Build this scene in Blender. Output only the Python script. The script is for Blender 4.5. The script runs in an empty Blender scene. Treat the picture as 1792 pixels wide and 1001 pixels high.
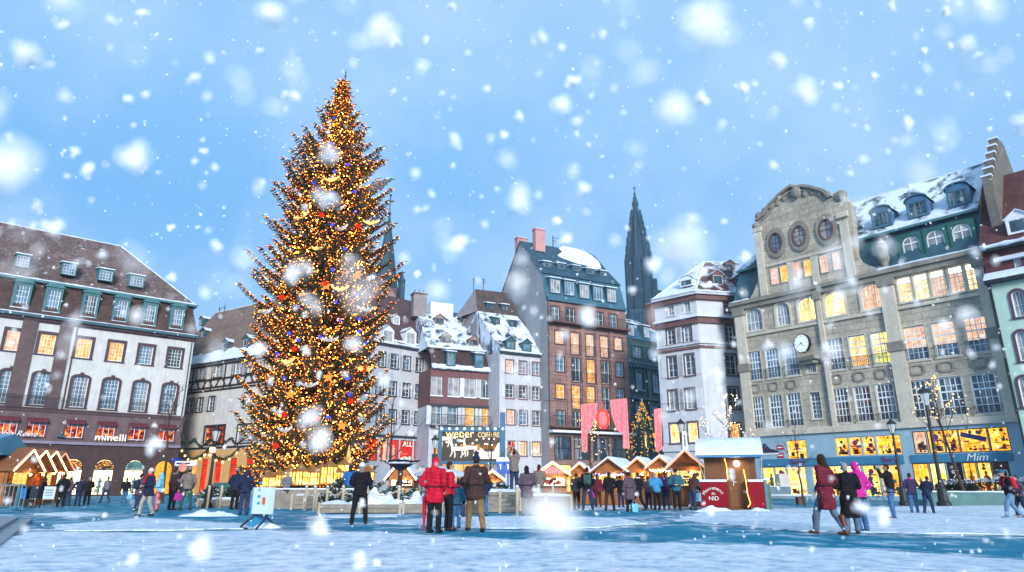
import bpy, bmesh, math, random
from mathutils import Vector, Matrix, noise
rnd = random.Random(11)
U = rnd.uniform
sc = bpy.context.scene
EXPO, SKYS = 1.5, .345      # exposure; brightness of the snow-cloud sky
HAZE = .00042
EM = .46                    # all lamps and lit windows are set for that exposure
COL = bpy.data.collections.new('square')   # filled first, linked to the scene at the end
PI = math.pi
# ---------------------------------------------------------------- camera numbers
FPX, CX, CY, HZ, CH = 1150.0, 896.0, 500.5, 848.0, 1.1
PITCH = math.atan((HZ - CY) / FPX)
cP, sP = math.cos(PITCH), math.sin(PITCH)
def ray(x, y):
    a = (x - CX) / FPX; b = -(y - CY) / FPX
    return Vector((a, cP - b * sP, sP + b * cP))
def ground(x, y, z=0.0):
    r = ray(x, y); t = (z - CH) / r.z
    return Vector((r.x * t, r.y * t, z))
def at(x, y, Y):
    r = ray(x, y); t = Y / r.y
    return Vector((r.x * t, Y, CH + r.z * t))
class Fac:
    """a facade plane: local x along it, local y into the building, local z up"""
    def __init__(s, x, Y, ang):
        r = ray(x, HZ); t = Y / r.y
        s.o = Vector((r.x * t, Y, 0))
        a = math.radians(ang)
        if math.cos(a) < 0: a -= PI
        s.a = a
        s.e = Vector((math.cos(a), math.sin(a), 0)); s.n = Vector((-math.sin(a), math.cos(a), 0))
    def uz(s, x, y, d=0.0):
        r = ray(x, y)
        t = (s.o.dot(s.n) + d) / (r.dot(s.n))
        p = r * t - s.o
        return p.dot(s.e), CH + r.z * t
    def pt(s, x, y, d=0.0):
        u, z = s.uz(x, y, d); return Vector((u, d, z))
    def on(s, x, y, ya, za, yb, zb):
        d = (ya + yb) / 2
        for _ in range(30):
            u, z = s.uz(x, y, d)
            d = 0.5 * d + 0.5 * (ya + (z - za) / (zb - za) * (yb - ya))
        return u, d, z
# ---------------------------------------------------------------- mesh helper
class MB:
    def __init__(s): s.v = []; s.f = []; s.m = []
    def vert(s, p): s.v.append(tuple(p)); return len(s.v) - 1
    def face(s, pts, m=0):
        i = len(s.v); s.v += [tuple(p) for p in pts]; s.f.append(tuple(range(i, i + len(pts)))); s.m.append(m)
    def box(s, x0, x1, y0, y1, z0, z1, m=0):
        i = len(s.v)
        s.v += [(x0,y0,z0),(x1,y0,z0),(x1,y1,z0),(x0,y1,z0),(x0,y0,z1),(x1,y0,z1),(x1,y1,z1),(x0,y1,z1)]
        for q in ((3,2,1,0),(4,5,6,7),(0,1,5,4),(1,2,6,5),(2,3,7,6),(3,0,4,7)):
            s.f.append(tuple(i + k for k in q)); s.m.append(m)
    def prism(s, poly, y0, y1, m=0, axis='y'):
        """poly of (x,z) extruded y0..y1"""
        i = len(s.v); n = len(poly)
        g = (lambda a, b, c: (a, c, b)) if axis == 'y' else ((lambda a, b, c: (c, a, b)) if axis == 'x' else (lambda a, b, c: (a, b, c)))
        s.v += [g(a, b, y0) for a, b in poly] + [g(a, b, y1) for a, b in poly]
        s.f.append(tuple(i + k for k in range(n))); s.m.append(m)
        s.f.append(tuple(i + n + k for k in reversed(range(n)))); s.m.append(m)
        for k in range(n):
            j = (k + 1) % n
            s.f.append((i + k, i + n + k, i + n + j, i + j)); s.m.append(m)
    def tube(s, pts, r, n=8, m=0, cap=True):
        pts = [Vector(p) for p in pts]
        if not isinstance(r, (list, tuple)): r = [r] * len(pts)
        base = len(s.v); up = Vector((0, 0, 1))
        for k, p in enumerate(pts):
            a = pts[max(0, k - 1)]; b = pts[min(len(pts) - 1, k + 1)]
            t = (b - a)
            if t.length < 1e-9: t = up
            t.normalize()
            x = t.cross(up if abs(t.z) < .95 else Vector((0, 1, 0))).normalized(); y = x.cross(t)
            for q in range(n):
                c = 2 * PI * q / n
                s.v.append(tuple(p + (x * math.cos(c) + y * math.sin(c)) * r[k]))
        for k in range(len(pts) - 1):
            for q in range(n):
                q2 = (q + 1) % n
                s.f.append((base + k*n + q, base + k*n + q2, base + (k+1)*n + q2, base + (k+1)*n + q)); s.m.append(m)
        if cap:
            s.f.append(tuple(base + q for q in reversed(range(n)))); s.m.append(m)
            s.f.append(tuple(base + (len(pts)-1)*n + q for q in range(n))); s.m.append(m)
    def lathe(s, prof, n=12, m=0, c=(0,0,0)):
        s_pts = [(c[0], c[1], c[2] + z) for r, z in prof]; base = len(s.v)
        for (r, z) in prof:
            for q in range(n):
                a = 2 * PI * q / n
                s.v.append((c[0] + r * math.cos(a), c[1] + r * math.sin(a), c[2] + z))
        for k in range(len(prof) - 1):
            for q in range(n):
                q2 = (q + 1) % n
                s.f.append((base + k*n + q, base + k*n + q2, base + (k+1)*n + q2, base + (k+1)*n + q)); s.m.append(m)
        s.f.append(tuple(base + q for q in reversed(range(n)))); s.m.append(m)
        s.f.append(tuple(base + (len(prof)-1)*n + q for q in range(n))); s.m.append(m)
    def ball(s, c, r, m=0, seg=8, ring=5, sc=(1,1,1)):
        pr = [(r * math.sin(PI * k / ring) * 1.0 + 1e-5, -r * math.cos(PI * k / ring)) for k in range(ring + 1)]
        b = len(s.v); s.lathe(pr, seg, m)
        for k in range(b, len(s.v)):
            x, y, z = s.v[k]; s.v[k] = (c[0] + x*sc[0], c[1] + y*sc[1], c[2] + z*sc[2])
    def octa(s, c, r, m=0):
        i = len(s.v); x, y, z = c
        s.v += [(x+r,y,z),(x-r,y,z),(x,y+r,z),(x,y-r,z),(x,y,z+r),(x,y,z-r)]
        for q in ((0,2,4),(2,1,4),(1,3,4),(3,0,4),(2,0,5),(1,2,5),(3,1,5),(0,3,5)):
            s.f.append(tuple(i + k for k in q)); s.m.append(m)
    def build(s, name, mats, parent=None, smooth=False, loc=None, rz=None):
        me = bpy.data.meshes.new(name)
        me.from_pydata(s.v, [], s.f)
        if not isinstance(mats, (list, tuple)): mats = [mats]
        for q in mats: me.materials.append(q)
        if len(mats) > 1: me.polygons.foreach_set('material_index', s.m)
        if smooth: me.polygons.foreach_set('use_smooth', [True] * len(me.polygons))
        me.update()
        o = bpy.data.objects.new(name, me); COL.objects.link(o)
        if parent: o.parent = parent
        if loc is not None: o.location = loc
        if rz is not None: o.rotation_euler = (0, 0, rz)
        return o
def tag(o, label=None, cat=None, group=None, kind=None):
    if label: o['label'] = label
    if cat: o['category'] = cat
    if group: o['group'] = group
    if kind: o['kind'] = kind
    return o
def thing(name, label, cat, loc=(0,0,0), rz=0, group=None):
    o = bpy.data.objects.new(name, None); COL.objects.link(o)
    o.location = loc; o.rotation_euler = (0, 0, rz); o.empty_display_size = .3
    return tag(o, label, cat, group)
def bake(o):
    """the evaluated mesh of a loose object"""
    sc.collection.objects.link(o); dg = bpy.context.evaluated_depsgraph_get()
    me = bpy.data.meshes.new_from_object(o.evaluated_get(dg)); d = o.data; bpy.data.objects.remove(o)
    (bpy.data.curves if isinstance(d, bpy.types.Curve) else bpy.data.meshes).remove(d); return me
def text(body, name, size, m, parent, loc, rot=(PI/2,0,0), ext=.02, shear=0, align='CENTER', sx=1.0):
    c = bpy.data.curves.new(name, 'FONT'); c.body = body; c.size = size; c.extrude = ext; c.shear = shear
    c.align_x = align; c.align_y = 'CENTER'; c.resolution_u = 3
    me = bake(bpy.data.objects.new(name, c)); me.name = name; me.materials.clear(); me.materials.append(m)
    o = bpy.data.objects.new(name, me); COL.objects.link(o); o.location = loc; o.rotation_euler = rot; o.parent = parent
    o.scale = (sx, 1, 1)
    return o
# ---------------------------------------------------------------- materials
_M = {}
def nodes(name):
    m = bpy.data.materials.new(name); m.use_nodes = True
    nt = m.node_tree; nt.nodes.clear()
    out = nt.nodes.new('ShaderNodeOutputMaterial')
    return m, nt, out
def N(nt, t, **k):
    n = nt.nodes.new(t)
    for a, b in k.items():
        if a[0] == '_': n.inputs[a[1:]].default_value = b
        else: setattr(n, a, b)
    return n
def ramp(nt, fac, stops):
    r = nt.nodes.new('ShaderNodeValToRGB'); e = r.color_ramp.elements
    while len(e) < len(stops): e.new(.5)
    for k, (p, c) in enumerate(stops):
        e[k].position = p; e[k].color = (c[0], c[1], c[2], 1)
    nt.links.new(fac, r.inputs[0]); return r.outputs[0]
def mixc(nt, fac, a, b, mode='MIX'):
    x = nt.nodes.new('ShaderNodeMix'); x.data_type = 'RGBA'; x.blend_type = mode
    if isinstance(fac, (int, float)): x.inputs[0].default_value = fac
    else: nt.links.new(fac, x.inputs[0])
    for i, q in ((6, a), (7, b)):
        if isinstance(q, (tuple, list)): x.inputs[i].default_value = (q[0], q[1], q[2], 1)
        else: nt.links.new(q, x.inputs[i])
    return x.outputs[2]
def coord(nt, scale=(1,1,1), kind='Object'):
    tc = nt.nodes.new('ShaderNodeTexCoord'); mp = nt.nodes.new('ShaderNodeMapping')
    mp.inputs['Scale'].default_value = scale
    nt.links.new(tc.outputs[kind], mp.inputs[0]); return mp.outputs[0]
def nz(nt, vec, scale, detail=4, rough=.6):
    n = N(nt, 'ShaderNodeTexNoise', _Scale=scale, _Detail=detail, _Roughness=rough)
    nt.links.new(vec, n.inputs['Vector']); return n.outputs['Fac']
def mapr(nt, v, a, b, c=0., d=1.):
    n = nt.nodes.new('ShaderNodeMapRange'); nt.links.new(v, n.inputs[0])
    for i, q in zip((1,2,3,4), (a,b,c,d)): n.inputs[i].default_value = q
    return n.outputs[0]
def bump(nt, h, bs, strength=.3, dist=.02):
    b = N(nt, 'ShaderNodeBump', _Strength=strength, _Distance=dist)
    nt.links.new(h, b.inputs['Height']); nt.links.new(b.outputs[0], bs.inputs['Normal'])
def mat(name, c, rough=.7, var=.25, scale=2., bmp=.15, metal=0., spec=.4, dirt=0., fine=18., trans=0.):
    """plain surface with two scales of mottling, vertical streaks and grain"""
    if name in _M: return _M[name]
    m, nt, out = nodes(name); L = nt.links.new
    bs = N(nt, 'ShaderNodeBsdfPrincipled', _Roughness=rough, _Metallic=metal); bs.inputs['Specular IOR Level'].default_value = spec
    v = coord(nt); a = nz(nt, v, scale, 5); b = nz(nt, v, fine, 3)
    lo = tuple(x * (1 - var) for x in c); hi = tuple(min(1, x * (1 + var)) for x in c)
    col = ramp(nt, a, [(.3, lo), (.7, hi)])
    col = mixc(nt, .35 * min(1, var * 3), col, ramp(nt, b, [(.35, tuple(x * .6 for x in c)), (.65, tuple(min(1, x * 1.3) for x in c))]))
    if dirt:
        s2 = nz(nt, coord(nt, (1.3, 1.3, .16)), 1.6, 6, .7)
        col = mixc(nt, mapr(nt, s2, .5, .78, 0, dirt), col, tuple(x * .35 for x in c))
    L(col, bs.inputs['Base Color'])
    if bmp: bump(nt, b, bs, bmp, .02)
    if trans: bs.inputs['Transmission Weight'].default_value = trans
    L(bs.outputs[0], out.inputs[0]); _M[name] = m; return m
def emat(name, stops, strength, scale=(1,1,1), ns=2., detail=3, mis=True):
    """lamp, screen or lit window: emission with a mottled colour"""
    if name in _M: return _M[name]
    m, nt, out = nodes(name)
    e = N(nt, 'ShaderNodeEmission', _Strength=strength * EM)
    c = ramp(nt, nz(nt, coord(nt, scale), ns, detail), stops)
    st = nz(nt, coord(nt, (5., 5., .12)), 1.3, 3, .7); bl = nz(nt, coord(nt, (1.7, 1.7, 2.6)), 1.9, 2, .5)
    c = mixc(nt, .75, c, ramp(nt, st, [(.32, (.5,.42,.36)), (.5, (1.,1.,1.)), (.68, (1.2,1.15,1.1))]), 'MULTIPLY'); c = mixc(nt, .6, c, ramp(nt, bl, [(.36, (.45,.36,.3)), (.46, (1.,1.,1.)), (.7, (1.15,1.15,1.15))]), 'MULTIPLY')
    nt.links.new(c, e.inputs[0]); nt.links.new(e.outputs[0], out.inputs[0])
    if not mis: m.cycles.emission_sampling = 'NONE'
    _M[name] = m; return m
def bulb(name, c, strength, mis=False):
    if name in _M: return _M[name]
    m, nt, out = nodes(name); e = N(nt, 'ShaderNodeEmission', _Strength=strength * EM, _Color=(*c, 1))
    nt.links.new(e.outputs[0], out.inputs[0])
    if not mis: m.cycles.emission_sampling = 'NONE'
    _M[name] = m; return m
SNOWC = (.73, .82, .94)
def tile(name, c1, c2, snow=0., bw=.22, bh=.11, rough=.75, mort=(.03,.03,.04), sscale=.35, streak=1.):
    """roof tiles / stone blocks in courses, snow lying in patches where snow > 0"""
    if name in _M: return _M[name]
    m, nt, out = nodes(name); L = nt.links.new
    bs = N(nt, 'ShaderNodeBsdfPrincipled', _Roughness=rough); bs.inputs['Specular IOR Level'].default_value = .3
    tc = nt.nodes.new('ShaderNodeTexCoord'); sx = nt.nodes.new('ShaderNodeSeparateXYZ'); L(tc.outputs['Object'], sx.inputs[0])
    ad = N(nt, 'ShaderNodeMath', operation='ADD'); L(sx.outputs[0], ad.inputs[0]); L(sx.outputs[1], ad.inputs[1])
    cb = nt.nodes.new('ShaderNodeCombineXYZ'); L(ad.outputs[0], cb.inputs[0]); L(sx.outputs[2], cb.inputs[1])
    br = N(nt, 'ShaderNodeTexBrick', _Scale=1., **{'_Brick Width': bw, '_Row Height': bh, '_Mortar Size': min(bw, bh) * .07, '_Color1': (*c1, 1), '_Color2': (*c2, 1), '_Mortar': (*mort, 1)})
    L(cb.outputs[0], br.inputs['Vector'])
    v = tc.outputs['Object']
    big = nz(nt, v, .7, 6, .7); col = mixc(nt, .75, br.outputs['Color'], ramp(nt, big, [(.3, (.45,.45,.45)), (.7, (1.25,1.2,1.15))]), 'MULTIPLY')
    mid = nz(nt, v, 5., 4, .7); col = mixc(nt, .5, col, ramp(nt, mid, [(.3, (.55,.55,.55)), (.7, (1.3,1.3,1.3))]), 'MULTIPLY')
    h = br.outputs['Fac']
    if snow:
        mp = nt.nodes.new('ShaderNodeMapping'); mp.inputs['Scale'].default_value = (1, 1, streak); L(v, mp.inputs[0])
        s1 = nz(nt, mp.outputs[0], sscale, 7, .62)
        f = mapr(nt, s1, 1 - snow - .05, 1 - snow + .06)
        col = mixc(nt, f, col, ramp(nt, mid, [(.3, tuple(x*.86 for x in SNOWC)), (.7, SNOWC)]))
    L(col, bs.inputs['Base Color'])
    iv = N(nt, 'ShaderNodeMath', operation='SUBTRACT'); iv.inputs[0].default_value = 1; L(h, iv.inputs[1])
    b = N(nt, 'ShaderNodeBump', _Strength=.35, _Distance=.03); L(iv.outputs[0], b.inputs['Height'])
    b2 = N(nt, 'ShaderNodeBump', _Strength=.3, _Distance=.03); L(mid, b2.inputs['Height']); L(b.outputs[0], b2.inputs['Normal']); L(b2.outputs[0], bs.inputs['Normal'])
    L(bs.outputs[0], out.inputs[0]); _M[name] = m; return m
def snowmat(name='snow', bscale=9., c=SNOWC):
    if name in _M: return _M[name]
    m, nt, out = nodes(name); L = nt.links.new
    bs = N(nt, 'ShaderNodeBsdfPrincipled', _Roughness=.6); bs.inputs['Specular IOR Level'].default_value = .3
    v = coord(nt); a = nz(nt, v, 1.4, 6, .65); b = nz(nt, v, bscale, 6, .65)
    L(ramp(nt, a, [(.3, tuple(x*.82 for x in c)), (.65, c)]), bs.inputs['Base Color'])
    bump(nt, b, bs, .7, .06); L(bs.outputs[0], out.inputs[0]); _M[name] = m; return m
def glassmat(name, tint, rough=.06):
    """unlit window pane: dark room behind, uneven sky reflection"""
    if name in _M: return _M[name]
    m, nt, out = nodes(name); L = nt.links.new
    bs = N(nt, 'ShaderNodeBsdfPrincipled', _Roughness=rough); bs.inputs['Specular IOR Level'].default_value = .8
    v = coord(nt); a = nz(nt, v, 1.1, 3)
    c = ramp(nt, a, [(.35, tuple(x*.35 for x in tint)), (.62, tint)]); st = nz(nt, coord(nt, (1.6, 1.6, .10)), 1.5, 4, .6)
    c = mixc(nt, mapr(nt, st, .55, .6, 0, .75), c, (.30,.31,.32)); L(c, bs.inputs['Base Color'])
    bump(nt, nz(nt, v, .9, 2), bs, .25, .05); L(bs.outputs[0], out.inputs[0]); _M[name] = m; return m
def clearglass():
    if 'clear' in _M: return _M['clear']
    m, nt, out = nodes('clear_glass'); L = nt.links.new
    t = N(nt, 'ShaderNodeBsdfTransparent'); t.inputs[0].default_value = (.96,.97,.97,1); g = N(nt, 'ShaderNodeBsdfGlossy', _Roughness=.05)
    f = N(nt, 'ShaderNodeFresnel', _IOR=1.35); x = nt.nodes.new('ShaderNodeMixShader')
    L(f.outputs[0], x.inputs[0]); L(t.outputs[0], x.inputs[1]); L(g.outputs[0], x.inputs[2]); L(x.outputs[0], out.inputs[0]); _M['clear'] = m; return m

SNOW = snowmat()
WHITEP = mat('white_paint', (.72,.74,.76), .5, .06, 3, .05)
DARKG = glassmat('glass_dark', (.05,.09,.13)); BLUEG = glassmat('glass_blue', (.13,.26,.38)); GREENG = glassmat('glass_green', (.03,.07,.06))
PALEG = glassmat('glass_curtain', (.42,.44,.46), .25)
WARM = [(.25,(.75,.22,.03)), (.5,(1,.47,.10)), (.75,(1,.74,.34))]
LITO = emat('lit_orange', WARM, 1.15, (1,1,1), 1.6)
LITP = emat('lit_peach', [(.25,(.75,.36,.20)), (.55,(.95,.62,.42)), (.8,(1,.85,.68))], .95, (1,1,1), 1.3)
LITY = emat('lit_yellow', [(.3,(.85,.42,.08)), (.5,(1,.72,.25)), (.72,(1,.92,.62))], 1.35, (1,1,.6), 1.2)
LITW = emat('lit_white', [(.3,(1,.62,.2)), (.5,(1,.86,.5)), (.7,(1,.93,.72))], 3.6, (1,1,1), 1.5)
LITR = emat('lit_red', [(.34,(.06,.008,.012)), (.48,(.38,.03,.012)), (.58,(.95,.16,.02)), (.68,(1,.6,.14))], 1.0, (1,1,1), 2.2)
VALANCE = mat('pink_valance', (.34,.20,.23), .8, .2, 4)
LITK = emat('lit_pink', [(.3,(.8,.36,.28)), (.55,(.95,.58,.5)), (.8,(1,.8,.7))], .95, (1,1,1), 1.1)
TEAL = mat('teal_paint', (.05,.17,.19), .5, .2, 2, .05); TEALD = mat('teal_zinc', (.035,.10,.13), .45, .25, 1.5, .08)
IRON = mat('black_iron', (.012,.016,.02), .45, .3, 5, .05, spec=.5)
WOODL = mat('pale_planks', (.42,.36,.28), .75, .3, 3, .2); WOODO = mat('orange_planks', (.34,.12,.03), .6, .3, 3, .2)
SANDST = mat('sandstone_trim', (.115,.075,.08), .8, .3, 1.6, .2, dirt=.35)
# ================================================================ building helpers
def uniq(a, eps=2e-3):
    a = sorted(a); o = [a[0]]
    for x in a[1:]:
        if x - o[-1] > eps: o.append(x)
    return o
def wall(root, u0, u1, z0, z1, holes, m, depth=9., name='wall', rev=.2, y=0., extra=None, revm=None):
    b = MB(); holes = [(max(u0, a), min(u1, c), max(z0, d), min(z1, e)) for a, c, d, e in holes if c > u0 and a < u1 and e > z0 and d < z1]
    us = uniq([u0, u1] + [h[0] for h in holes] + [h[1] for h in holes])
    zs = uniq([z0, z1] + [h[2] for h in holes] + [h[3] for h in holes])
    def inside(u, z): return any(h[0] < u < h[1] and h[2] < z < h[3] for h in holes)
    for j in range(len(zs) - 1):
        st = None
        for i in range(len(us)):
            if i < len(us) - 1 and not inside((us[i] + us[i+1]) / 2, (zs[j] + zs[j+1]) / 2):
                if st is None: st = us[i]
            elif st is not None:
                b.face([(st,y,zs[j]),(us[i],y,zs[j]),(us[i],y,zs[j+1]),(st,y,zs[j+1])]); st = None
    for a, c, d, e in holes:
        r = y + rev
        b.face([(a,y,d),(a,r,d),(a,r,e),(a,y,e)]); b.face([(c,y,d),(c,y,e),(c,r,e),(c,r,d)])
        b.face([(a,y,e),(a,r,e),(c,r,e),(c,y,e)]); b.face([(a,y,d),(c,y,d),(c,r,d),(a,r,d)])
    if depth:
        D = depth
        b.face([(u0,y,z0),(u0,y,z1),(u0,D,z1),(u0,D,z0)]); b.face([(u1,y,z0),(u1,D,z0),(u1,D,z1),(u1,y,z1)])
        b.face([(u0,D,z0),(u0,D,z1),(u1,D,z1),(u1,D,z0)])
    if extra: extra(b)
    return b.build(name, m, root)
def arcpts(u0, u1, zs, rise, n=10):
    uc, hw = (u0 + u1) / 2, (u1 - u0) / 2
    return [(uc - hw * math.cos(PI * k / n), zs + rise * math.sin(PI * k / n)) for k in range(n + 1)]
def win(root, h, pane, fm=None, sur=None, sw=.12, pr=.05, cols=2, rows=3, bar=.035, fr=.06, arch=0., sill=None, shut=None, shw=.45,
        rail=None, railh=.9, depth=.17, spand=None, y=0., transom=None, awn=None, key=False, name='window', upper=None, tf=.6):
    u0, u1, z0, z1 = h; fm = fm or WHITEP; sur = sur or fm
    b = MB(); yd = y + depth; zs = z1 - arch
    # surround (mat 0), frame (mat 1), spandrel (mat 2)
    if sur is not fm:
        t = sw
        b.box(u0 - t, u0, y - pr, y + .03, z0 - t * .2, zs, 0); b.box(u1, u1 + t, y - pr, y + .03, z0 - t * .2, zs, 0)
        if arch:
            A = arcpts(u0, u1, zs, arch); B = arcpts(u0 - t, u1 + t, zs, arch + t)
            for k in range(len(A) - 1):
                b.prism([A[k], A[k+1], B[k+1], B[k]], y - pr, y + .03, 0)
        else: b.box(u0 - t, u1 + t, y - pr - .01, y + .03, z1, z1 + t, 0)
        if key: uc = (u0 + u1) / 2; b.prism([(uc - .1, z1 - .05), (uc + .1, z1 - .05), (uc + .16, z1 + t + .15), (uc - .16, z1 + t + .15)], y - pr - .05, y, 0)
        b.box(u0 - t - .04, u1 + t + .04, y - pr - .06, y + .03, z0 - t * .2 - .12, z0 - t * .2, 0)
    if arch:
        A = arcpts(u0, u1, zs, arch)
        for k in range(len(A) - 1):
            b.face([(A[k][0], y, A[k][1]), (A[k+1][0], y, A[k+1][1]), (A[k+1][0], y, z1), (A[k][0], y, z1)], 2)
            b.face([(A[k][0], y, A[k][1]), (A[k][0], yd, A[k][1]), (A[k+1][0], yd, A[k+1][1]), (A[k+1][0], y, A[k+1][1])], 2)
    f0, f1 = yd - .05, yd
    b.box(u0, u0 + fr, f0, f1, z0, zs, 1); b.box(u1 - fr, u1, f0, f1, z0, zs, 1); b.box(u0 + fr, u1 - fr, f0, f1, z0, z0 + fr, 1)
    if arch:
        A = arcpts(u0, u1, zs, arch); B = arcpts(u0 + fr, u1 - fr, zs, arch - fr)
        for k in range(len(A) - 1): b.prism([B[k], B[k+1], A[k+1], A[k]], f0, f1, 1)
    else: b.box(u0 + fr, u1 - fr, f0, f1, z1 - fr, z1, 1)
    iw = u1 - u0 - 2 * fr
    def top(u):
        if not arch: return z1 - fr
        q = (u - (u0 + u1) / 2) / ((u1 - u0) / 2 - fr); return zs + (arch - fr) * math.sqrt(max(0, 1 - q * q))
    for k in range(1, cols):
        u = u0 + fr + iw * k / cols; w = fr * .8 if (cols % 2 == 0 and k == cols // 2) else bar
        b.box(u - w / 2, u + w / 2, f0 + .008, f1 - .008, z0 + fr, top(u), 1)
    zt = (z0 + (zs - z0) * transom) if transom else None
    if zt: b.box(u0 + fr, u1 - fr, f0 - .01, f1 - .004, zt - fr * .6, zt + fr * .6, 1)
    for k in range(1, rows):
        z = z0 + fr + (zs - z0 - 2 * fr * (0 if arch else 1)) * k / rows
        if zt and abs(z - zt) < .12: continue
        b.box(u0 + fr, u1 - fr, f0 + .014, f1 - .012, z - bar / 2, z + bar / 2, 1)
    if sill: b.box(u0 - .08, u1 + .08, y - .16, y, z0 - .09, z0, 3); b.box(u0 - .06, u1 + .06, y - .15, y - .01, z0, z0 + .05, 4)
    o = b.build(name, [sur, fm, spand or sur, sill or fm, SNOW], root)
    p = MB()
    if arch:
        A = arcpts(u0, u1, zs, arch)
        p.face([(u0, yd - .01, z0), (u1, yd - .01, z0)] + [(a, yd - .01, c) for a, c in reversed(A)])
    elif upper:
        zm = z0 + (z1 - z0) * tf; p.face([(u0, yd - .01, z0), (u1, yd - .01, z0), (u1, yd - .01, zm), (u0, yd - .01, zm)])
        p2 = MB(); p2.face([(u0, yd - .01, zm), (u1, yd - .01, zm), (u1, yd - .01, z1), (u0, yd - .01, z1)]); p2.build('upper_pane', upper, o)
    else: p.face([(u0, yd - .01, z0), (u1, yd - .01, z0), (u1, yd - .01, z1), (u0, yd - .01, z1)])
    p.build('pane', pane, o)
    if shut:
        for sgn in (-1, 1):
            s = MB(); e0 = (u0 - shw - .03) if sgn < 0 else (u1 + .03); q0, q1 = e0, e0 + shw
            if sur is not fm: d = sw if sgn > 0 else -sw; q0 += d; q1 += d
            s.box(q0, q1, y - .055, y - .012, z0, z1); n = 2
            for k in range(n):
                za = z0 + .08 + (z1 - z0 - .08) * k / n; zb = z0 + (z1 - z0 - .0) * (k + 1) / n - .08
                for j in range(5): s.box(q0 + .06, q1 - .06, y - .07, y - .055, za + (zb - za) * j / 5, za + (zb - za) * (j + .55) / 5)
            s.build('shutter', shut, o)
    if rail:
        r = MB(); a, c = u0 - .05, u1 + .05; yy = y - .16; zr = z0 + railh
        r.box(a, c, yy - .02, yy + .02, zr, zr + .04); r.box(a, c, yy - .02, yy + .02, z0 + .06, z0 + .09)
        r.box(a, a + .03, yy, y, zr, zr + .04); r.box(c - .03, c, yy, y, zr, zr + .04)
        n = max(4, int((c - a) / .13))
        for k in range(n + 1): u = a + (c - a) * k / n; r.box(u - .009, u + .009, yy - .009, yy + .009, z0 + .09, zr)
        r.build('railing', rail, o)
    if awn:
        w = MB(); w.prism([(y, z1 + .12), (y - .45, z1 - .22), (y - .45, z1 - .34), (y - .43, z1 - .34), (y - .42, z1 - .2), (y, z1 + .06)], u0 - .06, u1 + .06, axis='x')
        w.build('awning', awn, o)
    return o
def row(F, cs, w, h, d=0., zc=None):
    """window rectangles (u0,u1,z0,z1) of one storey from their measured centres; one height for the whole row"""
    R = []; zz = []
    for x, y in cs:
        u, z = F.uz(x, y, d); a = F.uz(x - w / 2, y, d)[0]; b = F.uz(x + w / 2, y, d)[0]
        p = F.uz(x, y + h / 2, d)[1]; q = F.uz(x, y - h / 2, d)[1]
        R.append((u, b - a)); zz.append((z, q - p))
    md = lambda L: sorted(L)[len(L) // 2]
    W = md([r[1] for r in R]); Hh = md([q[1] for q in zz]); Z = zc if zc is not None else md([q[0] for q in zz])
    return [(u - W / 2, u + W / 2, Z - Hh / 2, Z + Hh / 2) for u, _ in R]
def dormer(root, c, w, h, dep, wm, rm, pane, fm=None, kind='shed', cols=2, rows=2, snow=True, name='dormer', over=.1, arch=0.):
    """c = (u, y, z) bottom centre of its front"""
    u, y, z = c; b = MB(); fm = fm or WHITEP
    u0, u1 = u - w/2, u + w/2; z1 = z + h; t = .09 * max(w, .8)
    ww = (u0 + t, u1 - t, z + t * .8, z1 - t)
    b.box(u0, u0 + t, y, y + .1, z, z1, 0); b.box(u1 - t, u1, y, y + .1, z, z1, 0); b.box(u0 + t, u1 - t, y, y + .1, z, z + t * .8, 0); b.box(u0 + t, u1 - t, y, y + .1, z1 - t, z1, 0)
    for uu in (u0, u1): b.face([(uu, y + .1, z), (uu, y + dep, z), (uu, y + dep, z1), (uu, y + .1, z1)], 0)
    if kind == 'shed':
        zb = z1 + dep * .25
        b.prism([(y - over, z1 + .0), (y - over, z1 + .07), (y + dep * 1.25, zb + .12), (y + dep * 1.25, zb)], u0 - over, u1 + over, 1, 'x')
        if snow: b.prism([(y - over - .02, z1 + .07), (y - over - .02, z1 + .17), (y + dep * 1.2, zb + .22), (y + dep * 1.2, zb + .12)], u0 - over * .8, u1 + over * .8, 2, 'x')
        for uu in (u0, u1): b.face([(uu, y + .1, z1), (uu, y + dep, z1), (uu, y + dep, zb)], 0)
    elif kind == 'gable':
        zr = z1 + w * .38
        b.prism([(u0, z1), (u1, z1), (u, zr)], y + .02, y + .1, 0)
        for s in (-1, 1):
            e = u + s * (w/2 + over); ze = z1 - over * .76
            P = [(e, y - over, ze), (e, y + dep, ze), (u, y + dep * 1.6, zr), (u, y - over, zr)]
            Q = [(a, c_, d + .06) for a, c_, d in P]
            b.face(P, 1); b.face(Q, 2 if snow and s < 0 else (2 if snow else 1)); b.face([P[0], Q[0], Q[3], P[3]], 1); b.face([P[0], P[1], Q[1], Q[0]], 1)
    else:
        A = arcpts(u0 - over, u1 + over, z1 - .02, w * .3, 8)
        b.prism([(u0, z1)] + arcpts(u0, u1, z1, w * .3 - .07, 8)[1:-1] + [(u1, z1)], y + .02, y + .1, 0)
        for k in range(8):
            (a, za), (c2, zc) = A[k], A[k+1]
            b.face([(a, y - over, za), (c2, y - over, zc), (c2, y + dep, zc), (a, y + dep, za)], 1)
            b.face([(a, y - over, za + .09), (c2, y - over, zc + .09), (c2, y + dep, zc + .09), (a, y + dep, za + .09)], 2 if snow else 1)
            b.face([(a, y - over, za), (c2, y - over, zc), (c2, y - over, zc + .09), (a, y - over, za + .09)], 1)
    o = b.build(name, [wm, rm, SNOW], root)
    win(o, ww, pane, fm, cols=cols, rows=rows, depth=.09, y=y, bar=.03, fr=.045, name='dormer_window')
    return o
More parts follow.
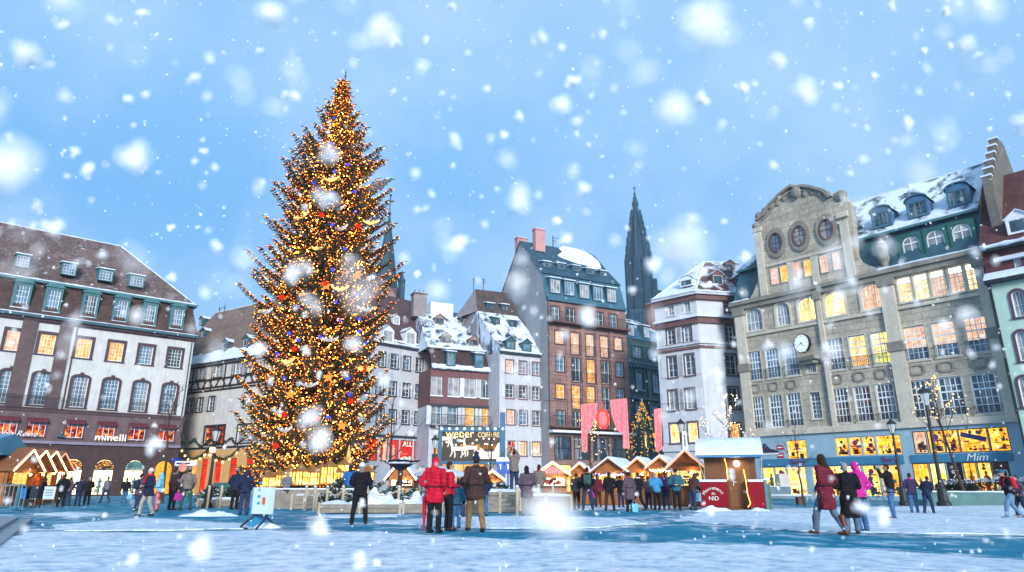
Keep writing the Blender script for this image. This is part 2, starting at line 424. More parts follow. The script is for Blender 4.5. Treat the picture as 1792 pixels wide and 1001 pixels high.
def eave_snow(root, pts, w=.25, t=.12, name='snow_edge'):
    """lumpy strip of snow along a line of (u,y,z) points"""
    b = MB(); P = []
    for a, c in zip(pts[:-1], pts[1:]):
        a, c = Vector(a), Vector(c); n = max(2, int((c - a).length / .35))
        P += [a.lerp(c, k / n) for k in range(n)]
    P.append(Vector(pts[-1]))
    b.tube(P, [t * U(.55, 1.15) for _ in P], 6)
    return b.build(name, SNOW, root, True)
def chimney(root, u, y, z0, z1, w, d, m, cap=None, pots=0):
    b = MB(); b.box(u - w/2, u + w/2, y - d/2, y + d/2, z0, z1 - .18, 0); b.box(u - w/2 - .08, u + w/2 + .08, y - d/2 - .08, y + d/2 + .08, z1 - .18, z1, 1)
    for k in range(pots): uu = u - w/2 + w * (k + .5) / pots; b.lathe([(.11, z1), (.09, z1 + .4)], 8, 1, (uu, y, 0))
    b.box(u - w/2, u + w/2, y - d/2, y + d/2, z1, z1 + .07, 2)
    return b.build('chimney', [m, cap or m, SNOW], root)
def goods(root, u0, u1, z0, z1, y, seed, pal, n=12):
    """things on display behind a shop window: shelves, boxes, hanging shapes"""
    r = random.Random(seed); b = MB(); W = u1 - u0; Hh = z1 - z0
    for k in range(2):
        z = z0 + Hh * (.12 + .24 * k + r.uniform(-.03, .03)); a = u0 + r.uniform(0, W * .4); b.box(a, min(u1 - .02, a + W * r.uniform(.35, .7)), y, y + .25, z, z + .04, 0)
    for k in range(n):
        w, h = r.uniform(.06, .3), r.uniform(.06, .42); u = r.uniform(u0 + .05, u1 - .05 - w); z = z0 + r.choice([.02, .16, .4, .04]) * Hh + .04
        yy = y + r.uniform(-.05, .18); mm = r.randrange(len(pal)); k2 = r.random()
        if k2 < .45: b.box(u, u + w, yy, yy + .12, z, z + h, mm)
        elif k2 < .75: b.lathe([(w*.3, 0), (w*.5, h*.25), (w*.34, h*.6), (w*.12, h*.72), (w*.17, h*.85), (.02, h)], 8, mm, (u + w/2, yy + .06, z))
        else: b.ball((u + w/2, yy, z1 - h), w * .45, mm, 8, 5); b.box(u + w/2 - .008, u + w/2 + .008, yy, yy + .01, z1 - h, z1, 0)
    # a mannequin-like standing torso in some windows
    if Hh > 1.6 and r.random() < .6:
        u = r.uniform(u0 + W * .25, u1 - W * .25)
        b.lathe([(.05,0),(.13,.1),(.12,.55),(.17,.8),(.12,1.05),(.19,1.3),(.06,1.42),(.09,1.5),(.08,1.64),(.01,1.68)], 8, r.randrange(len(pal)), (u, y + .1, z0))
    return b.build('display', pal, root)
def shop(root, h, back, fm, pal, seed, cols=1, transom=None, dep=.75, sd=.16, arch=0., spand=None, n=12, name='shop_window'):
    """shop window with a lit room behind clear glass"""
    u0, u1, z0, z1 = h; o = win(root, h, clearglass(), fm, cols=cols, rows=1, fr=.06, arch=arch, spand=spand, depth=sd, transom=transom, name=name)
    b = MB(); y0, y1 = sd + .04, sd + .04 + dep
    b.face([(u0,y1,z0),(u1,y1,z0),(u1,y1,z1),(u0,y1,z1)], 0)
    b.face([(u0,y0,z0),(u1,y0,z0),(u1,y1,z0),(u0,y1,z0)], 1)
    b.face([(u0,y0,z1),(u0,y1,z1),(u1,y1,z1),(u1,y0,z1)], 0)
    b.face([(u0,y0,z0),(u0,y1,z0),(u0,y1,z1),(u0,y0,z1)], 0); b.face([(u1,y0,z0),(u1,y0,z1),(u1,y1,z1),(u1,y1,z0)], 0)
    b.build('interior', [back, mat('shop_floor', (.4,.25,.12), .6, .2)], o)
    goods(o, u0 + .08, u1 - .08, z0 + .05, z1 - .05, sd + .12, seed, pal, n)
    return o
def railing(root, u0, u1, z0, h, y, m, name='railing', step=.13):
    r = MB(); r.box(u0, u1, y - .02, y + .02, z0 + h, z0 + h + .05); r.box(u0, u1, y - .015, y + .015, z0 + .05, z0 + .08)
    n = int((u1 - u0) / step)
    for k in range(n + 1): u = u0 + (u1 - u0) * k / n; r.box(u - .01, u + .01, y - .01, y + .01, z0 + .08, z0 + h)
    return r.build(name, m, root)
def building(name, label, F, cat='building', dz=0):
    return thing(name, label, cat, (F.o.x, F.o.y, dz), F.a)
def downpipe(root, u, z1, m, z0=.1, y=-.12):
    b = MB(); b.tube([(u, y, z1), (u, y, z0)], .06, 6); n = int((z1 - z0) / 2.4)
    for k in range(n): z = z0 + 1 + 2.4*k; b.box(u - .08, u + .08, y - .08, y + .1, z, z + .06)
    return b.build('downpipe', m, root)
def boxpart(root, name, boxes, mats):
    b = MB()
    for q in boxes: b.box(*q)
    return b.build(name, mats, root)
GOODS_A = [mat('goods_dark', (.05,.025,.02), .6, .3), mat('goods_red', (.45,.04,.03), .5, .2), mat('goods_cream', (.6,.45,.3), .6, .2), mat('goods_purple', (.12,.06,.2), .6, .2), mat('goods_brown', (.2,.09,.04), .6, .3)]
GOODS_B = [mat('goods_dark', (.05,.025,.02)), mat('goods_cream', (.6,.45,.3)), mat('goods_teal', (.03,.2,.25), .5, .2), mat('goods_red', (.45,.04,.03)), mat('goods_white', (.7,.66,.6), .6, .1)]
# ================================================================ BUILDING: corner building on the left (arcade, mansard)
FL = Fac(190, 69.0, 40.6)
L = building('corner_building', 'white arcaded corner building with a patchy brown tiled mansard roof and lit windows', FL)
PLW = mat('white_render', (.57,.58,.57), .85, .12, .9, .15, dirt=.42)
SHOPST = mat('mauve_shop_stone', (.125,.085,.095), .75, .35, 1.2, .2, dirt=.4)
ARCST = mat('shade_tinted_arcade_stone', (.055,.030,.030), .75, .35, 1.2, .2, dirt=.3)  # brown stone, darkened so its colour carries the shade under the ledge
SURR = mat('brown_window_stone', (.075,.045,.055), .8, .25, 2.5, .15)
LTILE = tile('brown_patchy_tiles', (.25,.175,.16), (.13,.085,.085), .34, .26, .16, sscale=2.4)
LTILE2 = tile('dark_mansard_tiles', (.14,.075,.06), (.07,.045,.045), 0., .26, .16)
u0, u1 = -21.0, FL.uz(340, 597)[0]
zE = 17.0; zG = 20.75
sq = row(FL, [(24,594),(82,602),(146,610),(202,619),(255,622),(306,625)], 25, 33)
fw = row(FL, [(13.6,676),(70,680),(137.6,686.6),(192,690),(245,693),(295.5,698.5)], 26, 53)
mz = row(FL, [(12,746),(63,748),(130,751),(185,756),(239.5,756),(291,760)], 31, 29)
ar = row(FL, [(69,836),(124,834),(180,834),(233,834.5),(285,835)], 35, 73)
ar = [(a, b, .12, 3.55) for a, b, c, d in ar]
zl = FL.uz(200, 724)[1]; zs = FL.uz(190, 778)[1]
wall(L, u0, u1, zl, zE, sq + fw, PLW, 14)
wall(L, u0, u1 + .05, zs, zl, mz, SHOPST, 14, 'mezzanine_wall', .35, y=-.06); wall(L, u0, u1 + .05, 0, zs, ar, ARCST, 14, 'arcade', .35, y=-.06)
sp = [LITP, LITO, LITO, LITO, BLUEG, GREENG]
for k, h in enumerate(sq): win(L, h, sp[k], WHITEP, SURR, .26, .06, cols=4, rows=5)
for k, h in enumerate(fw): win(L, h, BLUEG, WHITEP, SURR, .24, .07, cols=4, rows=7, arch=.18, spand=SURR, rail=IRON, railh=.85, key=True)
for k, h in enumerate(mz): win(L, h, LITR, WHITEP, SURR, .1, .05, cols=3, rows=1, y=-.06, upper=VALANCE, tf=.62, awn=mat('maroon_awning', (.12,.02,.03), .8, .2), bar=.06)
for k, h in enumerate(ar):
    a, c, z0, z1 = h
    if k == 4:
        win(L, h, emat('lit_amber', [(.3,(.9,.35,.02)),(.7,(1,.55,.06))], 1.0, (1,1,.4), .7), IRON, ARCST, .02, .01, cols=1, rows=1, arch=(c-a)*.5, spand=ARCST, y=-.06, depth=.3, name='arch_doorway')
    else:
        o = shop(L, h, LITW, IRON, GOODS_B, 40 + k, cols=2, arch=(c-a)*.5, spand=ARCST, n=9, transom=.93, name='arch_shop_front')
        b = MB(); zz = z1 - (c-a)*.5 - .08; t = MB()
        b.box(a, c, .06, .1, zz - .12, zz); b.build('lintel', IRON, o)
        fp = MB(); fp.prism([(a + .02, zz + .01), (c - .02, zz + .01)] + [(p, q) for p, q in reversed(arcpts(a + .03, c - .03, zz + .01, (c-a)*.485))], .07, .1); fp.build('fanlight_panel', mat('fanlight_dark', (.035,.018,.014), .6, .3), o)
        if k in (0, 1, 2):
            for q in range(70):
                an = U(.1, PI - .1); rr = (c-a)*.47*math.sqrt(U(.1, 1)); t.octa(((a+c)/2 - rr*math.cos(an), .04 + U(-.02,.02), zz + .05 + rr*math.sin(an)), .035)
            g = MB()
            for q in range(14):
                an = PI*(q+.5)/14; g.tube([((a+c)/2, .05, zz), ((a+c)/2 - (c-a)*.46*math.cos(an), .05, zz + (c-a)*.46*math.sin(an))], .012, 4)
            g.build('branch_fan', mat('twig', (.05,.025,.012), .9, .3), o); tag(t.build('fan_lights', bulb('fairy_orange', (1,.40,.06), 2.2), o), kind='stuff')
        else:
            t.face([(a,.045,zz+.02),(c,.045,zz+.02)] + [(p, .045, q) for p, q in reversed(arcpts(a, c, zz+.02, (c-a)*.47))]); t.build('fanlight_pane', glassmat('glass_bluegreen', (.10,.26,.26)), o)
# ledges, pilasters, cornice
zt = FL.uz(230, 583)[1]
b = MB()
b.box(u0, u1 + .12, -.3, 0, zs - .12, zs + .14, 1); b.box(u0, u1 + .1, -.16, -.061, zl - .25, zl + .02, 0); b.box(u0, u1 + .1, -.22, 0, zl + .02, zl + .14, 0)
b.box(u0, u1 + .06, -.08, 0, zt - .12, zt + .14, 0); b.box(u0, u1 + .1, -.25, 0, zE - .35, zE - .1, 0); b.box(u0, u1 + .25, -.55, .3, zE - .1, zE + .18, 2)
pil = [(FL.uz(44, 610)[0], .62), (FL.uz(107, 620)[0], .55)]
b.build('cornice', [SURR, mat('lavender_ledge', (.22,.19,.27), .7, .15), TEALD], L)
for u, w in pil:
    q = MB(); q.box(u - w, u + w, -.16, 0, zl + .14, zE - .36); q.build('pilaster', SANDST, L)
for ua, ub in ((u0, FL.uz(112, 700)[0]),): railing(L, ua, ub, zl + .14, 1.0, -.55, IRON)
# roof
b = MB(); uc = u1 + .2
b.face([(u0,-.45,zE+.18),(uc,-.45,zE+.18),(uc-.75,.75,zG),(u0,.75,zG)], 0); b.face([(uc,-.45,zE+.18),(uc,14,zE+.18),(uc-.75,13,zG),(uc-.75,.75,zG)], 0)
b.build('mansard', [LTILE2], L)
ru, rz = FL.uz(212, 431.5, 7.0); b = MB()
ge = (uc - .45, .45, zG + .12)
b.face([(u0,.45,zG+.12), ge, (ru,7,rz), (u0,7,rz)]); b.face([ge, (uc-.45,13.6,zG+.12), (ru,7,rz)]); b.face([(u0,7,rz),(ru,7,rz),(uc-.45,13.6,zG+.12),(u0,13.6,zG+.12)])
b.build('roof', LTILE, L)
boxpart(L, 'gutter', [(u0, uc - .3, .22, .6, zG - .12, zG + .1), (uc - .6, uc - .3, .6, 13.6, zG - .12, zG + .1)], TEAL)
eave_snow(L, [(u0,.28,zG+.16),(uc-.35,.28,zG+.16)], t=.1); eave_snow(L, [(u0,-.45,zE+.22),(uc,-.45,zE+.22)], t=.06)
eave_snow(L, [(ge[0],ge[1]+.1,ge[2]+.05),(ru,7,rz+.05)], t=.09, name='hip_ridge'); eave_snow(L, [(u0,7,rz+.05),(ru,7,rz+.05)], t=.09, name='ridge_snow')
lm = row(FL, [(38,516),(93,523),(158,532),(212,539.5),(262,547),(310,554.6)], 28, 46, -.1)
for k, h in enumerate(lm):
    a, c, z0, z1 = h; b = MB(); y = -.3
    t = .2
    b.box(a, a + t, y, 1.2, z0, z1 - .3, 0); b.box(c - t, c, y, 1.2, z0, z1 - .3, 0); b.box(a, c, y, 1.2, z0 - .1, z0, 0); b.box(a + t, c - t, y, 1.2, z1 - .55, z1 - .3, 0)
    A = arcpts(a - .15, c + .15, z1 - .3, .32); b.prism([A[0]] + A[1:], y - .15, 1.2, 0)
    o = b.build('mansard_window', [TEAL], L); win(o, (a + t, c - t, z0, z1 - .55), [BLUEG, BLUEG, DARKG, LITP if False else BLUEG, BLUEG, BLUEG][k], WHITEP, cols=4, rows=4, y=y + .02, depth=.16, name='casement')
    eave_snow(L, [(a, y - .1, z0 - .04), (c, y - .1, z0 - .04)], t=.06)
for x, y in ((36,459),(117,473),(181,483),(235,493)):
    c = FL.on(x, y + 12, .45, zG + .12, 7, rz); s = FL.uz(x + 13, y, 2)[0] - FL.uz(x - 13, y, 2)[0]
    dormer(L, (c[0], c[1] - .75, c[2] + .05), s, 1.25, 2.4, TEAL, TEAL, BLUEG, kind='shed', cols=4, rows=3)
for cx_, cy_, body, sz, sh in ((194, 766, 'minelli', .95, 0), (24, 758.5, 'Nobla Reine', .72, .35)):
    u, z = FL.uz(cx_, cy_, -.4); text(body, 'lettering', sz, bulb('sign_white', (1,.93,.8), 1.5) if not sh else WHITEP, L, (u, -.38, z), ext=.05, shear=sh, sx=1.15 if not sh else 1)
u, z = FL.uz(130, 573, -.3)
b = MB(); uu, zz = FL.uz(286, 587, -.25); b.box(uu - .25, uu + .25, -.5, -.2, zz - .1, zz + .12); b.build('floodlight', IRON, L)
uu, zz = FL.uz(310, 805, -.1); b = MB(); b.box(uu - .55, uu + .55, -.1, -.062, zz - .22, zz + .22); b.build('street_name_plate', mat('blue_enamel', (.01,.03,.22), .3, .1), L)
uu, zz = FL.uz(107, 757, -.2); b = MB(); b.box(uu - .3, uu + .3, -.5, -.06, zz - .45, zz - .3); b.ball((uu, -.4, zz - .25), .12); b.build('wall_lamp', TEALD, L)

downpipe(L, u1 - .25, zE - .4, TEALD, zl); downpipe(L, FL.uz(112, 640)[0] + .5, zE - .4, SURR, zl)
# ================================================================ BUILDING: half-timbered house behind the tree
FH = Fac(400, 74.0, 147.5)
Hh = building('half_timbered_house', 'half-timbered house with a long brown tiled roof left of the big fir', FH)
u0, u1 = FH.uz(322, 700)[0] - 5, FH.uz(545, 700)[0]
zE = FH.uz(390, 632)[1]; zT = FH.uz(390, 681)[1]; zB = FH.uz(390, 786)[1]
CREAM = mat('cream_render', (.58,.56,.53), .85, .14, .9, .15, dirt=.5); TIMB = mat('dark_timber', (.022,.014,.014), .8, .3, 3, .2)
AMB = mat('ochre_shopfront', (.62,.36,.14), .7, .12, 1.2, .1)
tw = row(FH, [(351.5,657),(382,652),(417,646),(440,641),(470,637),(500,632)], 13, 20)
mw = row(FH, [(335,710),(350,709),(370,706),(433,698.5),(470,693)], 10, 24)
lw = row(FH, [(374,769),(433,758)], 33, 30)
sw_ = [(FH.uz(x, 822)[0] - .62, FH.uz(x, 822)[0] + .62, .3, zB - 1.0) for x in (338, 357, 381, 407, 436)]
wall(Hh, u0, u1, zB, zE, tw + mw + lw, CREAM, 10); wall(Hh, u0, u1, 0, zB, sw_, AMB, 10, 'shop_front')
SHB = mat('grey_shutter', (.42,.43,.45), .7, .1)
for h in tw: win(Hh, h, PALEG, WHITEP, TIMB, .07, .04, cols=2, rows=3, shut=SHB, shw=.5)
for h in mw: win(Hh, h, DARKG, WHITEP, TIMB, .09, .05, cols=2, rows=3, shut=SHB, shw=.4)
win(Hh, lw[0], LITR, mat('brown_frame', (.05,.03,.025), .6), TIMB, .22, .08, cols=5, rows=1, bar=.16); win(Hh, lw[1], PALEG, WHITEP, TIMB, .12, .05, cols=2)
REDP = emat('lit_redpanel', [(.35,(.75,.02,.01)),(.6,(1,.06,.03)),(.8,(1,.5,.2))], 1.0, (1,1,.5), .9)
for k, h in enumerate(sw_): win(Hh, h, REDP if k else LITO, mat('brown_frame', (.05,.03,.025), .6), AMB, .1, .05, cols=1, rows=1, transom=.8)
b = MB()
for z in (zT - .12, zT + .22, (zE + zT) / 2 - .5, zE - .45): b.box(u0, u1, -.07, 0, z, z + .22)
n = 22
for k in range(n + 1):
    u = u0 + (u1 - u0) * k / n
    if not any(a - .15 < u < c + .15 for a, c, _, _ in tw): b.box(u - .09, u + .09, -.06, 0, zT, zE - .3)
    zz = (zE + zT) / 2 - .5; s = .35 if k % 2 else -.35
    b.prism([(u - .1 - s, zT + .44), (u + .1 - s, zT + .44), (u + .1 + s, zz), (u - .1 + s, zz)], -.05, 0)
    b.box(u - .06, u + .06, -.045, 0, zT + .3, zz)
b.box(u0, u1, -.1, 0, zB + .1, zB + .3); b.build('timber_frame', TIMB, Hh)
ru, rz = FH.uz(336, 557, 6.0); b = MB(); HT = tile('tan_roof_tiles', (.30,.215,.17), (.22,.155,.13), 0, .24, .2)
za, ya = zE, -.5
b.face([(u0-.3,ya,za),(u1,ya,za),(u1,6,rz),(u0-.3,6,rz)]); b.face([(u0-.3,6,rz),(u1,6,rz),(u1,12.5,za),(u0-.3,12.5,za)]); b.face([(u0-.1,0,za),(u0-.1,6,rz),(u0-.1,12,za)]); b.build('roof', HT, Hh)
b = MB(); t = .24; n = 40
for k in range(n):
    a, c = u0 - .3 + (u1 - u0 + .3) * k / n, u0 - .3 + (u1 - u0 + .3) * (k + 1) / n; tt = U(.75, 1.25)
    y1 = ya + 1.0 * tt; zz1 = za + (y1 - ya) * (rz - za) / (6 - ya)
    b.prism([(ya - .08, za - .02), (ya - .08, za + .16), (y1, zz1 + .1), (y1, zz1)], a, c, 0, 'x')
b.build('snow_strip', SNOW, Hh)
eave_snow(Hh, [(u0-.3,6,rz+.04),(u1,6,rz+.04)], t=.08, name='ridge_snow')
for x, y, s in ((393,606,1.15),(430,600,1.2),(355,585,1.0),(352,563,.9),(462,570,1.1),(490,590,1.1)):
    c = FH.on(x, y + 6, ya, za, 6, rz); dormer(Hh, (c[0], c[1] - .05, c[2]), s, .95, 2.1, TEALD, HT, DARKG, kind='gable', cols=1, rows=1, over=.12)
b = MB(); uu, zz = FH.uz(389, 544, 6); b.box(uu - .6, uu - .56, 5.9, 6, zz - .3, zz + .6); b.box(uu + .56, uu + .6, 5.9, 6, zz - .3, zz + .7); b.box(uu - .7, uu + .7, 5.9, 5.95, zz + .35, zz + .4); b.build('roof_ladder', IRON, Hh)

# ================================================================ BUILDINGS between the fir and the tall brown house
PLB = mat('pale_blue_render', (.53,.55,.60), .85, .13, .9, .15, dirt=.5); SHW = mat('pale_shutter', (.60,.63,.68), .6, .08)
TRB = mat('blue_black_trim', (.03,.04,.06), .6, .3)
FM1 = Fac(700, 72, 45.0)
M1 = building('white_gabled_house', 'white three storey house with paired shutters and red shop windows right of the fir', FM1)
u0, u1 = FM1.uz(560, 700)[0], FM1.uz(752, 690)[0]; zE = FM1.uz(735, 612)[1]
r1 = row(FM1, [(640,626),(668.5,629),(690.5,632),(712,635.6),(734,639)], 12, 24); r2 = row(FM1, [(640,676),(664,678),(687,680),(711,682),(733,685)], 12, 24); r3 = row(FM1, [(640,725),(665,727),(687,728.6),(709.5,730.5),(731,731.6)], 12, 23)
rs = [(FM1.uz(a, 788)[0], FM1.uz(b, 788)[0], FM1.uz(700, 808)[1], FM1.uz(700, 770)[1]) for a, b in ((640,661),(664,679),(681,698),(700,722),(724,742))]
wall(M1, u0, u1, 0, zE, r1 + r2 + r3 + rs, PLB, 9)
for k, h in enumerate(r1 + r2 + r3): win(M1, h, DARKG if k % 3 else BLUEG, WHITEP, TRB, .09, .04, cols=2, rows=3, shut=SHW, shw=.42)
for k, h in enumerate(rs): shop(M1, h, REDP if k != 1 else LITP, TRB, [mat('goods_white', (.7,.66,.6)), mat('goods_dark', (.05,.025,.02)), mat('goods_red', (.45,.04,.03))], 70 + k, n=5)
uu, zz = FM1.uz(711, 786, .3); 
for k, (s, q) in enumerate((('ALL', .35), ('ONE', .25))): text(s, 'lettering', .75 - .2*k, bulb('sign_white', (1,.93,.8), 1.5), M1, (uu, .12, zz + .5 - k * 1.5), ext=.01)
boxpart(M1, 'cornice', [(u0, u1 + .1, -.3, 0, zE - .2, zE + .05), (u0, u1 + .05, -.12, 0, rs[0][3] + .2, rs[0][3] + .45)], TRB)
PURT = tile('purple_tiles', (.15,.085,.10), (.10,.06,.075), 0, .26, .16); b = MB()
uA = FM1.uz(722, 527, 5)[0]; zA = FM1.uz(722, 527, 5)[1]
b.face([(u0,-.35,zE),(u1+.2,-.35,zE),(uA,5,zA),(u0,5,zA)]); b.face([(u1+.2,-.35,zE),(u1+.2,9,zE),(uA,5,zA)]); b.face([(u0,5,zA),(uA,5,zA),(u1+.2,9,zE),(u0,9,zE)]); b.build('roof', PURT, M1)
b = MB(); sn = tile('snow_roof_thick', (.15,.085,.10), (.10,.06,.075), .72, .26, .16, sscale=.5)
eave_snow(M1, [(u0,-.35,zE+.1),(u1+.2,-.35,zE+.1)], t=.17); eave_snow(M1, [(u0,.1,zE+.5),(u1-.3,.1,zE+.5)], t=.2)
for x, y, s, hh in ((718,604,1.45,1.5),(678,601,1.5,1.5),(693,568,.9,.9)):
    c = FM1.on(x, y, -.35, zE, 5, zA); dormer(M1, (c[0], c[1] - .1, c[2]), s, hh, 2., mat('white_paint', (.72,.74,.76)), PURT, PALEG, kind='gable', cols=2)

downpipe(M1, u1 - .15, zE - .3, TRB)
FM2 = Fac(810, 71, 24.9)
M2 = building('maroon_shop_house', 'narrow maroon house with a broad snowy roof above the lit hairdresser sign', FM2)
u0, u1 = FM2.uz(753, 690)[0], FM2.uz(873, 690)[0]
MAR = mat('maroon_render', (.17,.08,.085), .85, .15, 1, .1, dirt=.3); zE = FM2.uz(810, 648)[1]; zM = FM2.uz(810, 711)[1]
ra = row(FM2, [(764,675.4),(793.7,678.5),(822,679),(850.6,681)], 19, 33); rb = row(FM2, [(764,727),(792,728),(822,729),(852,730)], 16, 32)
wall(M2, u0, u1, zM, zE, ra, MAR, 9); wall(M2, u0, u1, 0, zM, rb + [(u0 + .5, u1 - .5, .5, 6.0)], PLB, 9, 'lower_wall')
for k, h in enumerate(ra): win(M2, h, PALEG if k < 3 else DARKG, WHITEP, WHITEP, cols=2, rows=1, sill=WHITEP, shut=SHW if k > 1 else None, shw=.5)
for k, h in enumerate(rb): win(M2, h, LITO if k > 1 else BLUEG, WHITEP, TRB, .06, .03, cols=2, rows=3, shut=SHW, shw=.5)
railing(M2, u0, u1, rb[0][2] - .05, 1.0, -.7, IRON); boxpart(M2, 'balcony_slab', [(u0, u1, -.75, 0, rb[0][2] - .25, rb[0][2] - .08), (u0, u1 + .05, -.2, 0, zM - .12, zM + .12)], TRB)
shop(M2, (u0 + .5, u1 - .5, .5, 6.0), LITO, TRB, GOODS_A, 91, cols=4, n=24, transom=.62)
boxpart(M2, 'sign_fascia', [(u0 + .4, u1 - .4, -.35, -.01, 3.15, 4.1)], IRON)
uu, zz = FM2.uz(818, 812.5, -.4); text('NAF NAF', 'lettering', 1.0, bulb('sign_yellow', (1,.86,.5), 1.6), M2, (uu, -.38, 3.62), ext=.03, sx=1.2)
DKT = tile('dark_mottled_tiles', (.11,.06,.06), (.05,.035,.04), .12, .26, .16, sscale=2.); SNT = tile('snow_covered_tiles', (.07,.10,.15), (.04,.07,.11), .545, .3, .2, sscale=1.0, streak=.35)
zU, yU = FM2.uz(810, 614, .9)[1], .9
b = MB(); b.face([(u0,-.3,zE),(u1,-.3,zE),(u1,yU,zU),(u0,yU,zU)]); b.build('mansard', DKT, M2)
ul, zt = FM2.uz(731, 548, 6.5); ur = FM2.uz(841, 550, 6.5)[0]; b = MB()
b.face([(u0-.3,.5,zU),(u1+.1,.5,zU),(ur,6.5,zt),(ul,6.5,zt)]); b.face([(u0-.3,.5,zU),(ul,6.5,zt),(u0-.3,12,zU)]); b.face([(u1+.1,.5,zU),(u1+.1,12,zU),(ur,6.5,zt)]); b.build('roof', SNT, M2)
eave_snow(M2, [(u0-.2,.5,zU+.08),(u1,.5,zU+.08)], t=.13); eave_snow(M2, [(u0,-.3,zE+.1),(u1,-.3,zE+.1)], t=.22); eave_snow(M2, [(u0,-.1,zE+.35),(u1,-.1,zE+.35)], t=.2)
for x, y in ((788,641),(837,644)):
    c = FM2.on(x, y, -.3, zE, yU, zU); dormer(M2, (c[0], c[1] - .25, c[2]), 1.05, 1.5, 1.6, TEALD, TEALD, BLUEG, kind='shed', fm=TEAL)
for x, y in ((769,567),(818,571),(780,600),(829,605)):
    c = FM2.on(x, y, .5, zU, 6.5, zt); dormer(M2, (c[0], c[1] - .1, c[2]), 1.1, .75, 2.0, mat('tan_dormer', (.3,.22,.18), .8), DKT, DARKG, kind='gable', fm=IRON, cols=1, rows=1)
uu, zz = FM2.uz(733, 527, 6.5); chimney(M2, uu, 6.5, zz - 2, zz + .9, 1.6, 1.2, mat('grey_brick', (.26,.23,.24), .9, .2, 3), SANDST, 3)
# rear block with white box and blue roofs
uu, zz = FM2.uz(760, 545, 13); ub = FM2.uz(818, 545, 13)[0]
b = MB(); b.box(uu - .5, uu + 2.6, 13, 15, 6, zz + 1.3); b.build('roof_box', mat('white_paint', (.72,.74,.76)), M2)
b = MB(); b.prism([(13, zz - 2.0), (16.5, zz + 1.1), (20, zz - 2)], uu + 2.4, ub, 0, 'x'); b.box(uu - 1.5, ub, 14, 19, 5, zz - 2); b.build('rear_roof', tile('blue_slate', (.05,.13,.22), (.03,.09,.16), .3, .3, .2, sscale=1.1), M2)
ub2, zb2 = FM2.uz(785, 543, 12.9); 

downpipe(M2, u1 - .2, zE - .2, TRB)
FM3 = Fac(910, 71, 28.4)
M3 = building('narrow_white_house', 'narrow white shuttered house with a steep snowy roof beside the tall brown house', FM3)
u0, u1 = FM3.uz(874, 690)[0], FM3.uz(957, 690)[0]; zE = FM3.uz(915, 619)[1]
a1 = row(FM3, [(891.6,641),(915,643),(938,645)], 13, 22); a2 = row(FM3, [(892,685),(915,686.5),(938,688)], 13, 22); a3 = row(FM3, [(893.5,728.6),(916,731),(938.7,732)], 13, 25); a4 = row(FM3, [(896,783.6),(915,785),(938.7,785.5)], 13, 24)
wall(M3, u0, u1, 0, zE, a1 + a2 + a3 + a4, PLB, 9)
pn = [LITP, PALEG, BLUEG, DARKG, DARKG, DARKG, LITP, BLUEG, DARKG, LITR, LITO, LITO]
for k, h in enumerate(a1 + a2 + a3 + a4): win(M3, h, pn[k], WHITEP, mat('rose_trim', (.22,.13,.13), .8), .09, .04, cols=2, rows=3, shut=SHW, shw=.42)
um, zm = FM3.uz(835, 552, 4.5); ur, zr = FM3.uz(905, 546, 4.5); b = MB(); zk = (zm + zr) / 2
b.face([(u0,-.35,zE),(u1+.1,-.35,zE),(ur,4.5,zk),(um,4.5,zk)]); b.face([(u0,-.35,zE),(um,4.5,zk),(um,9,zk-3),(u0,9,zE)]); b.build('roof', SNT, M3)
eave_snow(M3, [(u0,-.35,zE+.08),(u1,-.35,zE+.08)], t=.13)
ut, zt = FM3.uz(832, 506, 7); ut2, zt2 = FM3.uz(893, 513, 7); b = MB()
b.face([(um,4.5,zk),(ur,4.5,zk),(ut2,7,zt2),(ut,7,zt)], 0); b.face([(um,4.5,zk),(ut,7,zt),(um-.8,9.5,zk)], 1); b.face([(ut,7,zt),(ut2,7,zt2),(ur,9.5,zk),(um,9.5,zk)], 0)
b.box(um + .02, ur, 4.6, 9.5, 8, zk, 1)
b.build('upper_roof', [tile('mossy_brown_tiles', (.16,.11,.10), (.08,.07,.07), .2, .26, .16, sscale=1.5), mat('weathered_gable', (.28,.25,.27), .9, .2, 1.5, dirt=.4)], M3)
boxpart(M3, 'cornice', [(u0, u1, -.28, 0, zE - .22, zE + .03)], TRB)
for x, y in ((893.5,611),(921.6,615)):
    c = FM3.on(x, y, -.35, zE, 4.5, zk); dormer(M3, (c[0], c[1] - .1, c[2]), 1.15, .95, 1.8, TEALD, TEALD, BLUEG, kind='gable', fm=TEAL, cols=1, rows=1)
for x, y in ((858,542),(883,544),(868,567),(898,572)):
    c = FM3.on(x, y, 4.5, zk, 7, zt) if y < 550 else FM3.on(x, y, -.35, zE, 4.5, zk); dormer(M3, (c[0], c[1] - .1, c[2]), .95, .7, 1.6, TEALD, TEALD, DARKG, kind='shed', fm=TEALD, cols=1, rows=1)
b = MB(); 
for k in (0, 1): uu, zz = FM3.uz(829 + 17 * k, 500, 7); b.box(uu - .03, uu + .03, 6.97, 7.03, zz - 1, zz + 1.0); b.box(uu - .35, uu + .35, 6.98, 7.02, zz + .7, zz + .75); b.box(uu - .25, uu + .25, 6.98, 7.02, zz + .4, zz + .45)
b.build('antenna', IRON, M3)
def yz(F, x, y, u):
    """where the view line through a photo pixel meets the cross wall at local x = u"""
    r = ray(x, y); t = (F.o.dot(F.e) + u) / r.dot(F.e); p = r * t - F.o
    return p.dot(F.n), CH + r.z * t
Fac.yz = yz
